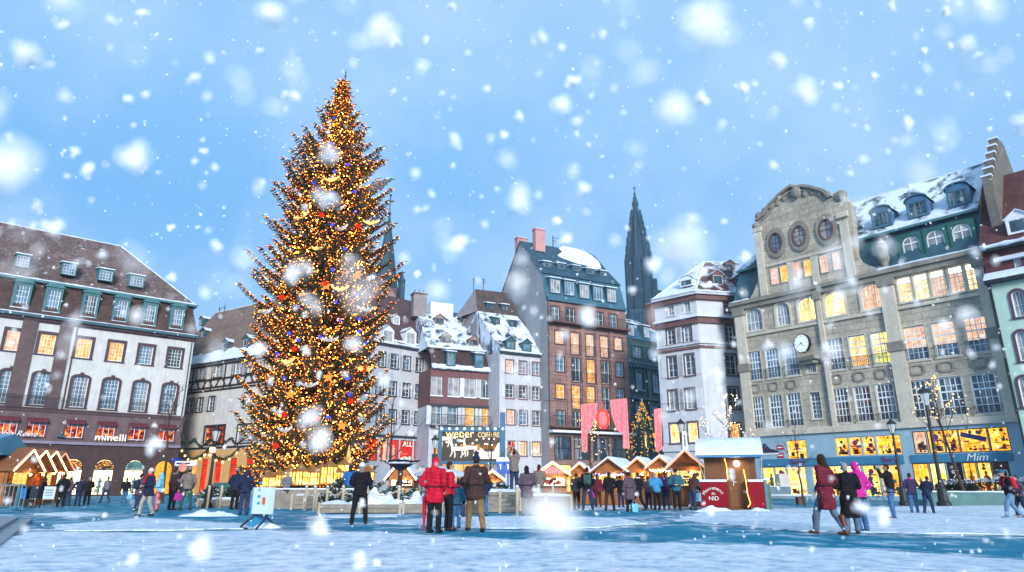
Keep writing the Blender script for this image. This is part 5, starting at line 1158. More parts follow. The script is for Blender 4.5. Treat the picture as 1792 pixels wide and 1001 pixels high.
for k, (x, y, g) in enumerate(((580,318,1),(524,384,1),(649,393,1),(557,438,1),(597,404,0),(592,370,0),(465,550,0),(575,598,0),(503,637,1),(540,678,0),(640,545,0),(595,509,1),(497,757,0),(637,650,1))):
    p = treepos(x, y); o = boat(0, .5).build('hanging_sleigh', ORN['gold' if g else 'white'], None, True, p, U(-.6, .6)); tag(o, 'glowing golden sleigh ornament hanging on the Christmas fir' if g else 'unlit cream sleigh ornament hanging on the Christmas fir', 'ornament', 'golden sleighs on the fir' if g else 'cream sleighs on the fir')
for x, y in ((603,478),(626,482),(571,500),(575,660),(508,690),(598,745)):
    p = treepos(x, y); b = MB(); b.prism([((.3 if k % 2 == 0 else .13)*math.sin(PI*k/5), (.3 if k % 2 == 0 else .13)*math.cos(PI*k/5)) for k in range(10)], -.04, .04); tag(b.build('star', bulb('star_orange', (1,.30,.05), 1.3), None, False, p), 'orange star hanging on the Christmas fir', 'star', 'orange stars on the fir')

# ================================================================ bare trees and lit trees
def bare(px, py, Y, H, label, name='bare_tree', spread=.5, seed=1, lights=0, glow=None, first=.35, n0=7, r0=None, lab_group=None, depth=3, col=None):
    g = at(px, py, Y) ; r = random.Random(seed); t = thing(name, label, 'tree', (g.x, Y, 0), 0, lab_group); tr = MB(); br = MB(); L_ = MB(); pts = [Vector((0,0,0))]; r0 = r0 or .03 * H ** .9 * .55
    n = 8
    for k in range(1, n + 1): pts.append(pts[-1] + Vector((r.uniform(-.02,.02)*H, r.uniform(-.02,.02)*H, H / n)))
    tr.tube(pts, [r0 * (1 - .85 * k / n) + .006 for k in range(n + 1)], 7); tr.build('trunk', BARK, t)
    def grow(p, d, L, rr, lv):
        q = [p]; n = 4
        for k in range(n): d = (d + Vector((r.uniform(-.2,.2), r.uniform(-.2,.2), r.uniform(-.02,.18)))).normalized(); q.append(q[-1] + d * L / n)
        br.tube(q, [rr * (1 - .6 * k / n) for k in range(n + 1)], 4, 0, False)
        if lights:
            for v in q[1:]:
                if r.random() < lights: L_.octa(v + Vector((r.uniform(-.05,.05), r.uniform(-.05,.05), r.uniform(-.05,.05))), r.choice((.04,.05)))
        if lv > 0:
            for k in range(r.choice((2, 3, 3))): grow(q[r.choice((1, 2, 3))], (d + Vector((r.uniform(-1,1), r.uniform(-1,1), r.uniform(-.1,.7))) * .75).normalized(), L * r.uniform(.45, .7), rr * .55, lv - 1)
    for k in range(n0):
        t_ = first + (1 - first) * (k + .3) / n0; i = int(t_ * n); p = pts[i].lerp(pts[min(n, i + 1)], t_ * n - i); a = k * 2.4 + r.uniform(-.4, .4)
        grow(p, Vector((math.cos(a) * spread * 1.3, math.sin(a) * spread * 1.3, .75)).normalized(), H * (1.02 - t_) * .62, r0 * .42 * (1.1 - t_ * .6), depth - 1 if depth > 1 else 0)
    br.build('branches', BARK, t)
    if lights: tag(L_.build('fairy_lights', glow or bulb('fairy_gold', (1,.58,.20), 3.0, True), t), kind='stuff')
    return t
def zt(y, Y): return at(CX, y, Y).z
bare(288, 848, 42, zt(668, 42), 'thin bare tree in front of the arcaded corner building', seed=3, spread=.55, n0=7, first=.5)
bare(682, 848, 58, zt(690, 58), 'bare fan shaped tree before the red shop windows', seed=6, spread=.75, n0=9, first=.35)
bare(862, 848, 50, zt(735, 50), 'small bare tree before the lit hairdresser display', seed=9, spread=.8, n0=6, first=.35)
bare(1036, 848, 50, zt(715, 50), 'slim bare tree with amber fairy lights beneath the left red curtain banner', seed=12, spread=.6, lights=.5, n0=8, first=.35, depth=2)
bare(1268, 848, 46, zt(690, 46), 'bare tree with pale bulbs behind the red kiosk', seed=15, spread=.75, lights=.45, n0=8, first=.3, glow=bulb('fairy_pale', (1,.72,.50), 2.4, True))
bare(1408, 880, 37, zt(742, 37), 'bare unlit tree beside the bench and the stone store', seed=21, spread=.95, n0=8, first=.42)
bare(1690, 880, 38, zt(655, 38), 'slender tree wound with golden fairy lights in front of the right shop windows', seed=24, spread=.55, lights=.55, n0=11, first=.36, depth=2)
# cone of lights: an open frame wound with garlands
g = at(1131, 848, 56); t = thing('light_cone', 'openwork cone of golden light strings in front of the teal house', 'light display', (g.x, 56, 0)); Hc = zt(702, 56); fm_ = MB(); lb = MB(); Rb = 1.9; z0 = 2.2
for k in range(8):
    a = 2*PI*k/8; fm_.tube([(Rb*math.cos(a), Rb*math.sin(a), z0), (0,0,Hc)], .03, 4)
    for j in range(24):
        f = fr.random(); r_ = Rb*(1-f); lb.octa((r_*math.cos(a)+fr.uniform(-.08,.08), r_*math.sin(a), z0+(Hc-z0)*f), .055)
for j in range(60): a = fr.uniform(0, 6.28); lb.octa((Rb*math.cos(a), Rb*math.sin(a), z0 + fr.uniform(-.3,.1)), .06)
for j in range(40): f = fr.uniform(.6, 1); a = fr.uniform(0, 6.28); lb.octa((Rb*(1-f)*1.4*math.cos(a), Rb*(1-f)*1.4*math.sin(a), z0+(Hc-z0)*f), .06)
fm_.tube([(0,0,0),(0,0,Hc)], .07, 6); fm_.tube([(Rb*math.cos(2*PI*k/16), Rb*math.sin(2*PI*k/16), z0) for k in range(17)], .03, 4, 0, False); fm_.build('cone_frame', mat('dark_green_garland', (.02,.06,.03), .8, .4, 6), t); tag(lb.build('string_lights', bulb('cone_gold', (1,.44,.06), 1.3, True), t), kind='stuff')

# ================================================================ plank fence and beds round the fir
PLANKS = mat('weathered_planks', (.25,.22,.18), .8, .3, 2.5, .25, dirt=.3); POSTM = mat('pale_posts', (.42,.35,.25), .8, .25, 4, .2); ROPE = mat('rope', (.48,.42,.34), .9, .2, 8)
def bed(x0, x1, y, lab, hgt, boards=3, name='planked_bed', depth=1.1):
    A, C = ground(x0, y), ground(x1, y); d = (C - A); Ln = d.length; t = thing(name, lab, 'raised bed', A, math.atan2(d.y, d.x))
    for k in range(boards):
        q = MB(); za, zb = .03 + hgt * k / boards, .03 + hgt * (k + .9) / boards; n = max(1, int(Ln / 2.2))
        for j in range(n): o_ = U(-.015, .015); q.box(Ln*j/n + .01, Ln*(j+1)/n - .01, -.02 + o_, .04 + o_, za + U(-.01,.01), zb)
        q.build('plank', PLANKS, t)
    q = MB(); n = max(2, int(Ln / 2.2)) + 1
    for k in range(n): u = .05 + (Ln - .1) * k / (n - 1); q.box(u - .05, u + .05, -.07, -.025, 0, hgt + .08)
    q.build('stake', POSTM, t)
    s = MB(); nx, ny = int(Ln / .3) + 2, 6
    for i in range(nx + 1):
        for j in range(ny + 1): u, v_ = Ln*i/nx, .05 + depth*j/ny; s.v.append((u, v_, hgt - .03 + .2 * (noise.noise((A.x+u*1.1, v_*1.6, 2.)) + .35) * (1 if 0 < j < ny else .2)))
    for i in range(nx):
        for j in range(ny): k = i*(ny+1)+j; s.f.append((k, k+ny+1, k+ny+2, k+1)); s.m.append(0)
    s.build('snow_cover', SNOW, t, True); return t
bed(344, 415, 887, 'low slatted bed left of the waiting couple', .35, 2); bed(424, 505, 889, 'taller slatted bed behind the blue sign panel', .68, 4); bed(508, 555, 892, 'short bed below the glowing lanterns', .6, 3)
bed(556, 702, 899, 'long low pale bed behind the man with the white cap', .34, 2); bed(704, 842, 899, 'long low pale bed behind the red coats', .36, 2); bed(842, 908, 898, 'tall five board bed right of the brown coat', .8, 5); bed(909, 1002, 894, 'white slatted bed right of the last rope post', .6, 3)
PX = [(362,882),(384,882),(533,886),(548,887),(570,888),(598,888),(640,889),(696,890),(905,897),(943,884),(968,884)]
for k, (x, y) in enumerate(PX):
    p = ground(x, y + 8); b = MB(); hgt = at(x, 852 if k < 9 else 850, p.y).z; b.tube([(0,0,0),(.01,0,hgt-.05),(.01,0,hgt)], [.065,.06,.035], 8); b.lathe([(.06, hgt-.01),(.065,hgt+.03),(.02,hgt+.06)], 8, 1)
    lab = ['peeled post by the left slatted bed','peeled post second from the street lamp','first rope post under the glowing lanterns','second rope post under the glowing lanterns','third rope post beside a small snowy fir','rope post just left of the white capped man','rope post just right of the white capped man','rope post before the inverted parasol','leaning rope post at the end of the tall bed','rope post behind the big dark figure','last rope post before the pink lit stall'][k]
    tag(b.build('rope_post', [POSTM, SNOW], None, True, (p.x, p.y, 0)), lab, 'post', 'rope posts round the fir')
def rope(i, j, lab):
    A, C = ground(PX[i][0], PX[i][1] + 8), ground(PX[j][0], PX[j][1] + 8); ha, hc = [at(PX[q][0], 852, ground(PX[q][0], PX[q][1]+8).y).z - .12 for q in (i, j)]; A.z, C.z = ha, hc; b = MB()
    b.tube([A.lerp(C, k/10) - Vector((0,0,.22*math.sin(PI*k/10))) for k in range(11)], .024, 5); tag(b.build('rope', ROPE), lab, 'rope')
rope(2,3,'short rope between the first two posts under the lanterns'); rope(3,4,'rope left of the small snowy fir'); rope(4,5,'rope in front of the small snowy fir'); rope(5,6,'rope passing behind the white capped man'); rope(6,7,'rope over the snow bank beside the inverted parasol'); rope(9,10,'rope before the pink lit stall')
# little firs dusted with snow
def smallfir(px, py, top, w, lab, seed):
    p = ground(px, py); r = random.Random(seed); H = at(px, top, p.y).z; Rb = w / 2; t = thing('small_fir', lab, 'fir', (p.x, p.y, 0)); c = MB(); z = .05
    q = MB(); q.tube([(0,0,0),(0,0,H*.95)], [.04,.01], 6); q.build('trunk', BARK, t)
    while z < H:
        rr = Rb * (1 - z / H) ** .8 + .05
        for k in range(9):
            a = r.uniform(0, 6.28); d = Vector((math.cos(a), math.sin(a), r.uniform(-.1,.35)))
            for j in range(3): twig(c, Vector((0,0,z)) + d * rr * (.15 + .3*j), d + Vector((r.uniform(-.7,.7), r.uniform(-.7,.7), r.uniform(-.2,.3))), rr * .5 + .08, .06, 1 if r.random() < .22 else 0)
        z += .07
    c.build('crown', [NEED2, SNOW], t)
NEED2 = needlemat('young_fir_needles', (.02,.055,.035), (.05,.10,.06))
for k, (x, y, tp, w, lab) in enumerate(((366,884,850,1.5,'snowy little fir left of the waiting couple'),(398,884,853,1.3,'snowy little fir half hidden by the waiting couple'),(590,890,838,1.5,'young fir beside the blue jacketed visitor'),(572,891,860,1.0,'tiny fir under the second rope'),(645,891,842,1.3,'young fir just right of the white capped man'),(688,893,852,1.7,'bushy dark fir in front of the inverted parasol'),(722,893,856,1.3,'young fir left of the red coats'),(872,889,845,2.4,'wide low fir under the raised photographer'),(896,891,862,1.6,'snow laden fir on the end of the tall bed'),(940,890,858,1.2,'little fir behind the roped corner'),(855,889,850,1.5,'little fir beside the brown coat'),(612,892,858,1.1,'young fir at the blue jacketed visitor\'s feet'))):
    smallfir(x, y, tp, w, lab, 50 + k)
mound(660, 896, 3.2, 1.4, .75, 'smooth snow bank between the white capped man and the inverted parasol', 8, 'snow_bank'); mound(735, 896, 2.2, 1.2, .6, 'snow bank left of the red coats', 9, 'snow_bank'); mound(885, 893, 1.4, .8, .5, 'snow bank at the end of the tall bed', 12, 'snow_bank')

# ================================================================ glowing lantern houses under the fir
LAN = emat('lantern_glass', [(.3,(1,.36,.03)),(.5,(1,.55,.10)),(.7,(1,.8,.35))], 2.6, (1,1,1), 4.)
def lantern(px, py, w, h, Y):
    w *= .8; h *= .8
    p = at(px, py, Y); b = MB(); g_ = MB(); w2 = w/2
    for x in (-w2, w2):
        for y in (-w2, w2): b.box(x - .025, x + .025, y - .025, y + .025, 0, h)
    b.box(-w2 - .04, w2 + .04, -w2 - .04, w2 + .04, -.06, 0); b.lathe([(w2*1.5, h), (w2*.9, h + .12), (w2*.2, h + w*.5), (.02, h + w*.62)], 4, 0); b.box(-w2, w2, -w2 - .012, w2 + .012, h*.55, h*.60); b.box(-.025, .025, -w2 - .012, w2 + .012, 0, h); b.box(-w2*.55, -w2*.48, -w2 - .012, w2 + .012, 0, h); b.box(w2*.48, w2*.55, -w2 - .012, w2 + .012, 0, h)
    t = thing('lantern_house', 'glowing yellow lantern house on the snowy ledge under the fir', 'lantern', (p.x, Y, p.z), U(-.3,.3), 'lantern houses under the fir'); b.build('lantern_frame', mat('brass_frame', (.25,.12,.03), .5, .2), t); g_.box(-w2 + .03, w2 - .03, -w2 + .03, w2 - .03, .01, h - .01); g_.build('lantern_glass', LAN, t)
for k, (x, y, w, h) in enumerate(((470,851,.75,.5),(487,850,.8,.6),(506,848,.8,.75),(524,848,.95,.75),(545,848,.9,.7),(561,846,.7,.85),(575,846,.8,.95),(588,848,.75,.7),(601,846,.75,1.1),(642,848,.8,.7))): lantern(x, y, w, h, 33.6 + (k % 3) * .35)
A = at(460, 852, 33.3); C = at(652, 850, 33.3); b = MB(); b.box(A.x, C.x, 33.1, 35.0, 0, A.z - .12, 0); b.box(A.x - .05, C.x + .05, 33.05, 35.05, A.z - .12, A.z - .06, 1); tag(b.build('display_ledge', [PLANKS, SNOW]), 'long snowy plank ledge carrying the glowing lantern houses', 'ledge')
p = at(609, 812, 34.4); b = MB(); b.lathe([(.26,-.9),(.2,-.3),(.13,.2),(.05,.75),(.01,.95)], 10); tag(b.build('glowing_cone', emat('cone_glow', [(.3,(1,.35,.05)),(.7,(1,.7,.3))], 1.2), None, True, p), 'slim glowing orange cone among the lantern houses', 'light')

# ================================================================ stalls
ROOFW = mat('stall_roof_boards', (.20,.08,.03), .7, .3, 3, .2); GLOW = bulb('rope_light', (1,.50,.12), 4.5, True); GLOWP = bulb('rope_light_pink', (1,.55,.50), 3.0, True)
STALLI = emat('stall_interior', [(.3,(.8,.25,.02)),(.5,(1,.55,.08)),(.7,(1,.85,.4))], 1.35, (1,1,1.4), 1.6)
def stall(px, Y, w, eave, apex, label, rz=0., d=2.2, seed=1, counter=WOODO, front=True, lights=None, snow=True, lit=STALLI, bulbs=None, pal=None, gable=None, name='market_stall'):
    g = at(px, 848, Y); t = thing(name, label, 'market stall', (g.x, Y, 0), rz); w2 = w/2; r = random.Random(seed); ch = 1.0
    q = MB(); q.box(-w2, w2, 0, .12, .03, ch, 0); q.box(-w2 - .06, w2 + .06, -.22, .25, ch, ch + .06, 0)
    for k in range(int(w / .22)): x = -w2 + .22*(k + 1); q.box(x - .008, x + .008, -.006, 0, .05, ch - .02, 1)
    q.build('counter', [counter, IRON], t)
    q = MB(); q.box(-w2, -w2 + .08, .12, d, .03, eave); q.box(w2 - .08, w2, .12, d, .03, eave); q.box(-w2 + .08, w2 - .08, d - .08, d, .03, eave); q.build('side_wall', WOODO, t)
    q = MB(); q.face([(-w2+.09,d-.1,ch),(w2-.09,d-.1,ch),(w2-.09,d-.1,eave),(-w2+.09,d-.1,eave)]); q.face([(-w2+.09,.3,ch),(-w2+.09,d-.1,ch),(-w2+.09,d-.1,eave),(-w2+.09,.3,eave)]); q.face([(w2-.09,.3,ch),(w2-.09,.3,eave),(w2-.09,d-.1,eave),(w2-.09,d-.1,ch)]); q.build('lit_interior', lit, t)
    goods(t, -w2 + .15, w2 - .15, ch + .06, eave - .1, .7, seed, pal or GOODS_A, 16)
    q = MB()
    for x in (-w2, w2 - .1) + ((-.05,) if w > 2.4 else ()): q.box(x, x + .1, -.02, .08, ch, eave)
    q.box(-w2, w2, -.1, .0, eave - .22, eave, 0); q.build('post', WOODO, t)
    q = MB(); q.prism([(-w2 - .05, eave), (w2 + .05, eave), (0, apex - .1)], -.02, .08); q.build('gable', gable or WOODO, t)
    q = MB(); o_ = .35; ov = .22; k = (apex - eave) / (w2); ee = eave - o_ * k * .6
    for s in (-1, 1):
        P = [(s*(w2 + o_*.6), -o_, ee), (s*(w2 + o_*.6), d + ov, ee), (0, d + ov, apex), (0, -o_, apex)]; T = [(x, y, z + .07) for x, y, z in P]; S = [(x, y, z + .17) for x, y, z in P]
        q.face(P, 0); q.face(T, 0)
        for i in range(4): j = (i + 1) % 4; q.face([P[i], P[j], T[j], T[i]], 0); q.face([T[i], T[j], S[j], S[i]], 1 if snow else 0)
        q.face(S, 1 if snow else 0)
    q.build('roof', [ROOFW, SNOW], t)
    q = MB(); q.ball((w2*.35, -.22, eave - .30), .055, 0, 8, 5); q.tube([(w2*.35, -.22, eave - .25), (w2*.35, -.18, eave + .1)], .008, 4, 1); q.build('stall_lamp', [bulb('stall_lamp_glow', (1,.62,.26), 130, True), IRON], t)
    if lights:
        q = MB()
        for s in (-1, 1): q.tube([(s*(w2 + o_*.6), -o_ - .04, ee + .03), (0, -o_ - .04, apex + .03)], .04, 5)
        q.build('gable_lights', lights, t)
    if bulbs:
        q = MB()
        for k in range(16): q.octa((-w2 + w*(k + .5)/16, -.16, eave - .12 - .08*(k % 2) - U(0,.1)), .05)
        q.build('bulb_string', bulbs, t)
    return t
def st(px, Y, pxw, ye, ya, label, **k):
    w = pxw * Y * 1.03 / FPX; stall(px, Y, w, at(px, ye, Y).z, at(px, ya, Y).z, label, **k)
st(967, 37.0, 46, 829, 812, 'small stall with a bright pink and amber lit gable', lights=GLOW, seed=2, lit=LITW, gable=bulb('pink_gable_panel', (1,.45,.45), .8))
st(1016, 40.0, 34, 828, 813, 'narrow plain wooden stall just right of the pink lit gable', rz=-.2, seed=3, snow=True, lights=bulb('rope_light_dim', (1,.45,.25), 1.2))
st(1068.5, 38.5, 50, 824, 804, 'wide orange wooden stall with blue bulbs under its eave', seed=4, bulbs=bulb('blue_bulbs', (.25,.4,1), 3.5), rz=-.42, d=3.4)
st(1120, 38.0, 36, 820, 804, 'orange stall third from the red kiosk with a snowy roof', rz=-.42, seed=5, lights=bulb('rope_light_dim', (1,.45,.25), 1.2))
st(1159, 37.0, 38, 817, 801, 'orange stall with white garland bulbs second from the red kiosk', rz=-.40, seed=6, bulbs=bulb('white_bulbs', (1,.9,.65), 4.0), lights=bulb('rope_light_dim', (1,.45,.25), 1.2))
st(1203, 34.5, 52, 816, 790, 'bright yellow stall with star cutouts directly left of the red kiosk', rz=-.30, seed=7, lights=bulb('rope_light_dim', (1,.45,.25), 1.2), lit=LITY)
# lit stall by the fir
st(702, 40.0, 40, 833, 806, 'brightly lit white stall with striped roof behind the inverted parasol', seed=8, lights=bulb('rope_light_white', (1,.85,.6), 4.0, True), lit=LITW)
st(862, 42.0, 30, 838, 826, 'low amber stall under the lit hairdresser display', seed=18, lights=GLOW)
# left row of stalls, facing the square
FS = FacP(ground(28, 890), 40.6)
LZ = FL.a
def leftst(px, Y, w, eave, apex, lab, **k): stall(px, Y, w, eave, apex, lab, rz=LZ + math.radians(8), d=2.4, **k)
LS0 = at(30, 848, 34.0); LD = Vector((-.43, .90, 0)); LRZ = math.radians(97)
def leftst(tt, w, eave, apex, lab, **k):
    p = LS0 + LD * tt; r_ = p.y * cP - CH * sP; stall(CX + FPX * p.x / r_, p.y, w, eave, apex, lab, rz=LRZ, d=2.2, snow=False, **k)
leftst(1.6, 2.4, 1.9, 2.8, 'stall with white hot zigzag gable lights nearest the blue roofed stall', seed=11, lights=bulb('rope_light_hot', (1,.55,.22), 9.0, True), lit=LITY, pal=GOODS_B)
leftst(5.0, 2.5, 1.95, 2.9, 'second stall of the left row with lit gable and red goods', seed=12, lights=bulb('rope_light_hot', (1,.55,.22), 9.0, True), lit=LITR)
leftst(8.4, 2.7, 2.05, 3.0, 'third stall of the left row with lit gable and yellow interior', seed=14, lights=bulb('rope_light_hot', (1,.55,.22), 9.0, True), lit=LITY)
leftst(11.8, 2.7, 2.1, 3.05, 'last stall of the left row with a dark unlit gable', seed=13, lights=bulb('rope_light_dim', (1,.45,.25), 1.2), lit=LITW)
A = at(-78, 848, 33.5); t = thing('blue_roofed_stall', 'closed orange plank stall with a blue tarpaulin roof at the left edge', 'market stall', (A.x, 33.5, 0), 0.1); hz = at(10, 795, 33.5).z; hh = at(10, 756, 33.5).z
q = MB(); q.box(-1.6, 1.05, 0, 2.6, .03, hz)
for k in range(9): q.box(-1.6, 1.06, -.012, 0, .1 + .27*k, .12 + .27*k, 1)
q.build('plank_walls', [mat('amber_planks', (.50,.20,.035), .6, .2, 2, .15), ROOFW], t); q = MB(); q.prism([(-.5, hz), (-.5, hz + .14), (.2, hh - .25), (1.3, hh), (2.9, hz + .3), (2.9, hz)], -2.2, 1.5, 0, 'x'); q.build('tarpaulin_roof', mat('blue_tarpaulin', (.07,.30,.46), .4, .15, 1.5, .1), t); q = MB(); q.box(-2.2, 1.52, -.53, -.4, hz + .0, hz + .1); q.build('roof_edge', mat('pale_blue_edge', (.3,.45,.6), .5), t)
# snow bird-like heap on the corner of that roof is part of the roof edge
for k, (x, y, c, lab) in enumerate(((42,874,'blue','bright blue crate on the ground by the left stalls'),(56,874,'dark','dark grey crate beside the bright blue crate'))):
    p = ground(x, 889); b = MB(); b.box(-.28, .28, -.2, .2, .45, .9, 0); b.box(-.31, .31, -.23, .23, .86, .92, 0)
    for sx in (-.25, .25):
        for sy in (-.17, .17): b.box(sx - .02, sx + .02, sy - .02, sy + .02, 0, .45, 1)
    tag(b.build('bin', [mat('crate_blue', (.02,.15,.5), .5) if c == 'blue' else mat('crate_dark', (.02,.02,.03), .6), IRON], None, False, (p.x, p.y, 0)), lab.replace('crate', 'bin').replace('on the ground', 'on legs'), 'bin')
for k, (x, lab) in enumerate(((50,'white notice on the wooden front near the dark grey bin'),(82,'white notice on the wooden front of the red stall'))):
    p = ground(x, 886); b = MB(); b.box(-.26, .26, -.02, .02, .35, 1.0, 0); b.box(-.2, .2, -.025, -.02, .8, .84, 1); b.box(-.2, .15, -.025, -.02, .68, .71, 1); b.box(-.2, .18, -.025, -.02, .55, .58, 1)
    for s in (-.24, .24): b.box(s - .02, s + .02, .02, .06, 0, 1.0, 2)
    tag(b.build('notice_board', [mat('paper_blue', (.45,.62,.75), .7), IRON, WOODO], None, False, (p.x, p.y, 0), .4), lab, 'notice')
# crowd barriers at the left edge
def barrier(px, py, lab, rz, w=2.2):
    p = ground(px, py); t = thing('crowd_barrier', lab, 'barrier', (p.x, p.y, 0), rz); MT = mat('blue_galvanised', (.10,.28,.36), .4, .15, 3, .05, metal=.5); q = MB(); w2 = w/2
    q.tube([(-w2,0,.1),(-w2,0,1.02),(-w2+.08,0,1.1),(w2-.08,0,1.1),(w2,0,1.02),(w2,0,.1)], .024, 6); q.tube([(-w2,0,.22),(w2,0,.22)], .02, 6); q.build('rail_frame', MT, t)
    q = MB(); n = 14
    for k in range(1, n): x = -w2 + w*k/n; q.tube([(x,0,.22),(x,0,1.1)], .011, 5)
    q.build('bars', MT, t)
    for s in (-1, 1): q = MB(); q.tube([(s*w2*.8,-.35,.02),(s*w2*.8,-.3,.06),(s*w2*.8,0,.12),(s*w2*.8,.3,.06),(s*w2*.8,.35,.02)], .022, 6); q.build('foot', MT, t)
barrier(-14, 897, 'bluish metal crowd barrier before the blue roofed stall', .15); barrier(28, 893, 'second crowd barrier turned towards the lit stalls', -1.0, 1.6)
# red kiosk
p = ground(1284, 893); KW = 2.62; t = thing('red_kiosk', 'closed kiosk with thick snow roof, brown door and red counters', 'kiosk', (p.x, p.y, 0), -.31); he = at(1278, 800, p.y).z; hr = at(1278, 776, p.y + 1.2).z; KB = mat('brown_panel', (.15,.055,.013), .5, .15, 1, .05); KR = mat('kiosk_red', (.22,.003,.012), .55, .1, 2, .03, spec=.15)
w2 = KW/2 - .18; q = MB(); q.box(-w2, w2, .45, 1.9, .1, he); q.box(-w2, w2, .3, 2.0, .0, .1); q.build('cabin', KB, t); q = MB(); q.box(-.12, w2*.75, .41, .449, .12, he - .12, 0); KD = q.build('door', mat('door_brown', (.18,.068,.016), .45, .12, 1, .05), t)
hq = MB(); hq.box(.08, .11, .36, .41, 1.05, 1.3); hq.box(.08, .24, .36, .38, 1.2, 1.23); hq.build('door_handle', WHITEP, KD)
q = MB(); e = .3; q.prism([(-.35, he), (-.35, he + .1), (.9, hr - .1), (2.2, he + .1), (2.2, he)], -KW/2 - .1, KW/2 + .12, 0, 'x'); q.build('roof', mat('blue_awning', (.06,.25,.52), .4, .2, 1.5, .08), t)
q = MB()
nx, ny = 26, 8
for i in range(nx + 1):
    for j in range(ny + 1): x = -KW/2 - .14 + (KW + .3)*i/nx; y = -.42 + 2.64*j/ny; zb = he + .12 + (hr - he - .02)*(1 - abs(y - .9)/1.32); q.v.append((x, y, zb + (.14 + .05*noise.noise((x*2, y*2, 1.)) if 0 < j < ny else -.04)))
for i in range(nx):
    for j in range(ny): k = i*(ny+1)+j; q.f.append((k, k+ny+1, k+ny+2, k+1)); q.m.append(0)
q.build('snow_cap', SNOW, t, True)
for s, xa, xb in (('l', -KW/2 - .12, -.18), ('r', KW/2 - .62, KW/2 + .05)):
    q = MB(); q.prism([(xa, .12), (xb, .12), (xb, 1.22), (xa + .06, 1.22), (xa, 1.1)], -.25, .3, 0); q.box(xa + .02, xb, -.27, .3, 1.22, 1.32, 1); q.box(xa + .05, xb - .05, -.22, .28, 0, .12, 2); q.build('red_counter', [KR, SNOW, BLU], t)
WL = mat('white_letters', (.8,.8,.78), .5, .03)
um = (-KW/2 - .3) / 2
s_ = 'Mouvement'
for k, c in enumerate(s_):
    a = math.radians(62 - 124 * k / (len(s_) - 1)); o = text(c, 'lettering', .21, WL, t, (um - .44*math.sin(a), -.262, .55 + .40*math.cos(a)), (PI/2, 0, 0), .008); o.rotation_euler = (PI/2, -a, 0)
text('du', 'lettering', .17, WL, t, (um, -.262, .72), ext=.008); text('NID', 'lettering', .25, WL, t, (um, -.262, .50), ext=.008)
q = MB(); q.tube([(-.2,.38,he-.05),(-.14,.38,he-.35),(-.14,.38,1.3)], .018, 5); q.tube([(KW/2-.72,.2,1.75),(KW/2-.68,-.3,1.3),(KW/2-.66,-.28,.7),(KW/2-.58,-.28,.3),(KW/2-.7,-.3,.14)], .018, 5); q.build('rope_light', bulb('rope_light_kiosk', (1,.42,.08), 5.0, True), t)
q = MB(); q.ball((KW*.12, .3, he - .28), .13, 0, 10, 6); q.build('lamp', bulb('kiosk_lamp', (1,.9,.72), 14, True), t)
q = MB(); q.tube([(-KW/2 - .1, -.3, he), (-KW/2 + .2, -.2, 1.25)], .02, 5); q.tube([(KW/2 + .08, -.3, he), (KW/2 - .02, -.2, 1.3)], .02, 5); q.build('tie_rope', ROPE, t)
mound(1250, 896, 1.6, .7, .22, 'bluish heap of shovelled snow below the left red counter', 21); mound(1330, 896, .9, .6, .16, 'small heap of snow below the right red counter', 22)

# ================================================================ lit reindeer display (blue portal)
Yp = 55.0; x0, x1 = at(764, 848, Yp).x, at(884, 848, Yp).x; zt_, zb_ = at(824, 748, Yp).z, at(824, 807, Yp).z; t = thing('reindeer_display', 'blue framed illuminated display with white reindeer and sleigh under lit lettering', 'light display', ((x0+x1)/2, Yp, 0)); W2 = (x1-x0)/2
BLP2 = mat('portal_blue', (.02,.12,.22), .5, .2, 2, .05); q = MB(); q.box(-W2, -W2 + .35, -.2, .2, 0, zt_); q.box(W2 - .45, W2, -.2, .2, 0, zt_ + 1.2); q.box(-W2 + .35, W2 - .45, -.2, .2, zt_ - .35, zt_); q.box(-W2 + .35, W2 - .45, -.2, .2, zb_ - .25, zb_); q.build('portal_frame', BLP2, t)
q = MB(); q.box(-W2 + .35, W2 - .45, .1, .18, zb_, zt_ - .35); q.box(-W2 + .36, W2 - .46, .04, .1, zt_ - .36 - .27*hh, zt_ - .36); q.build('backboard', mat('dark_backboard', (.03,.022,.018), .5, .3), t)
PANL = emat('panel_glow', [(.35,(.25,.08,.01)),(.5,(.7,.30,.04)),(.7,(1,.55,.12))], .7, (1,1,.6), .9)
q = MB(); r = random.Random(4); hh = zt_ - zb_
for k in range(5): a = -W2*.35 + k*.62; q.box(a, a + .42, .05, .1, zb_ + .35*hh + .0, zt_ - .35 - .28*hh)
q.box(-W2*.55, W2*.6, .06, .1, zt_ - .35 - .27*hh, zt_ - .35 - .2*hh); q.build('lit_panel', PANL, t)
WG = bulb('white_figure', (1,.95,.88), .9, True)
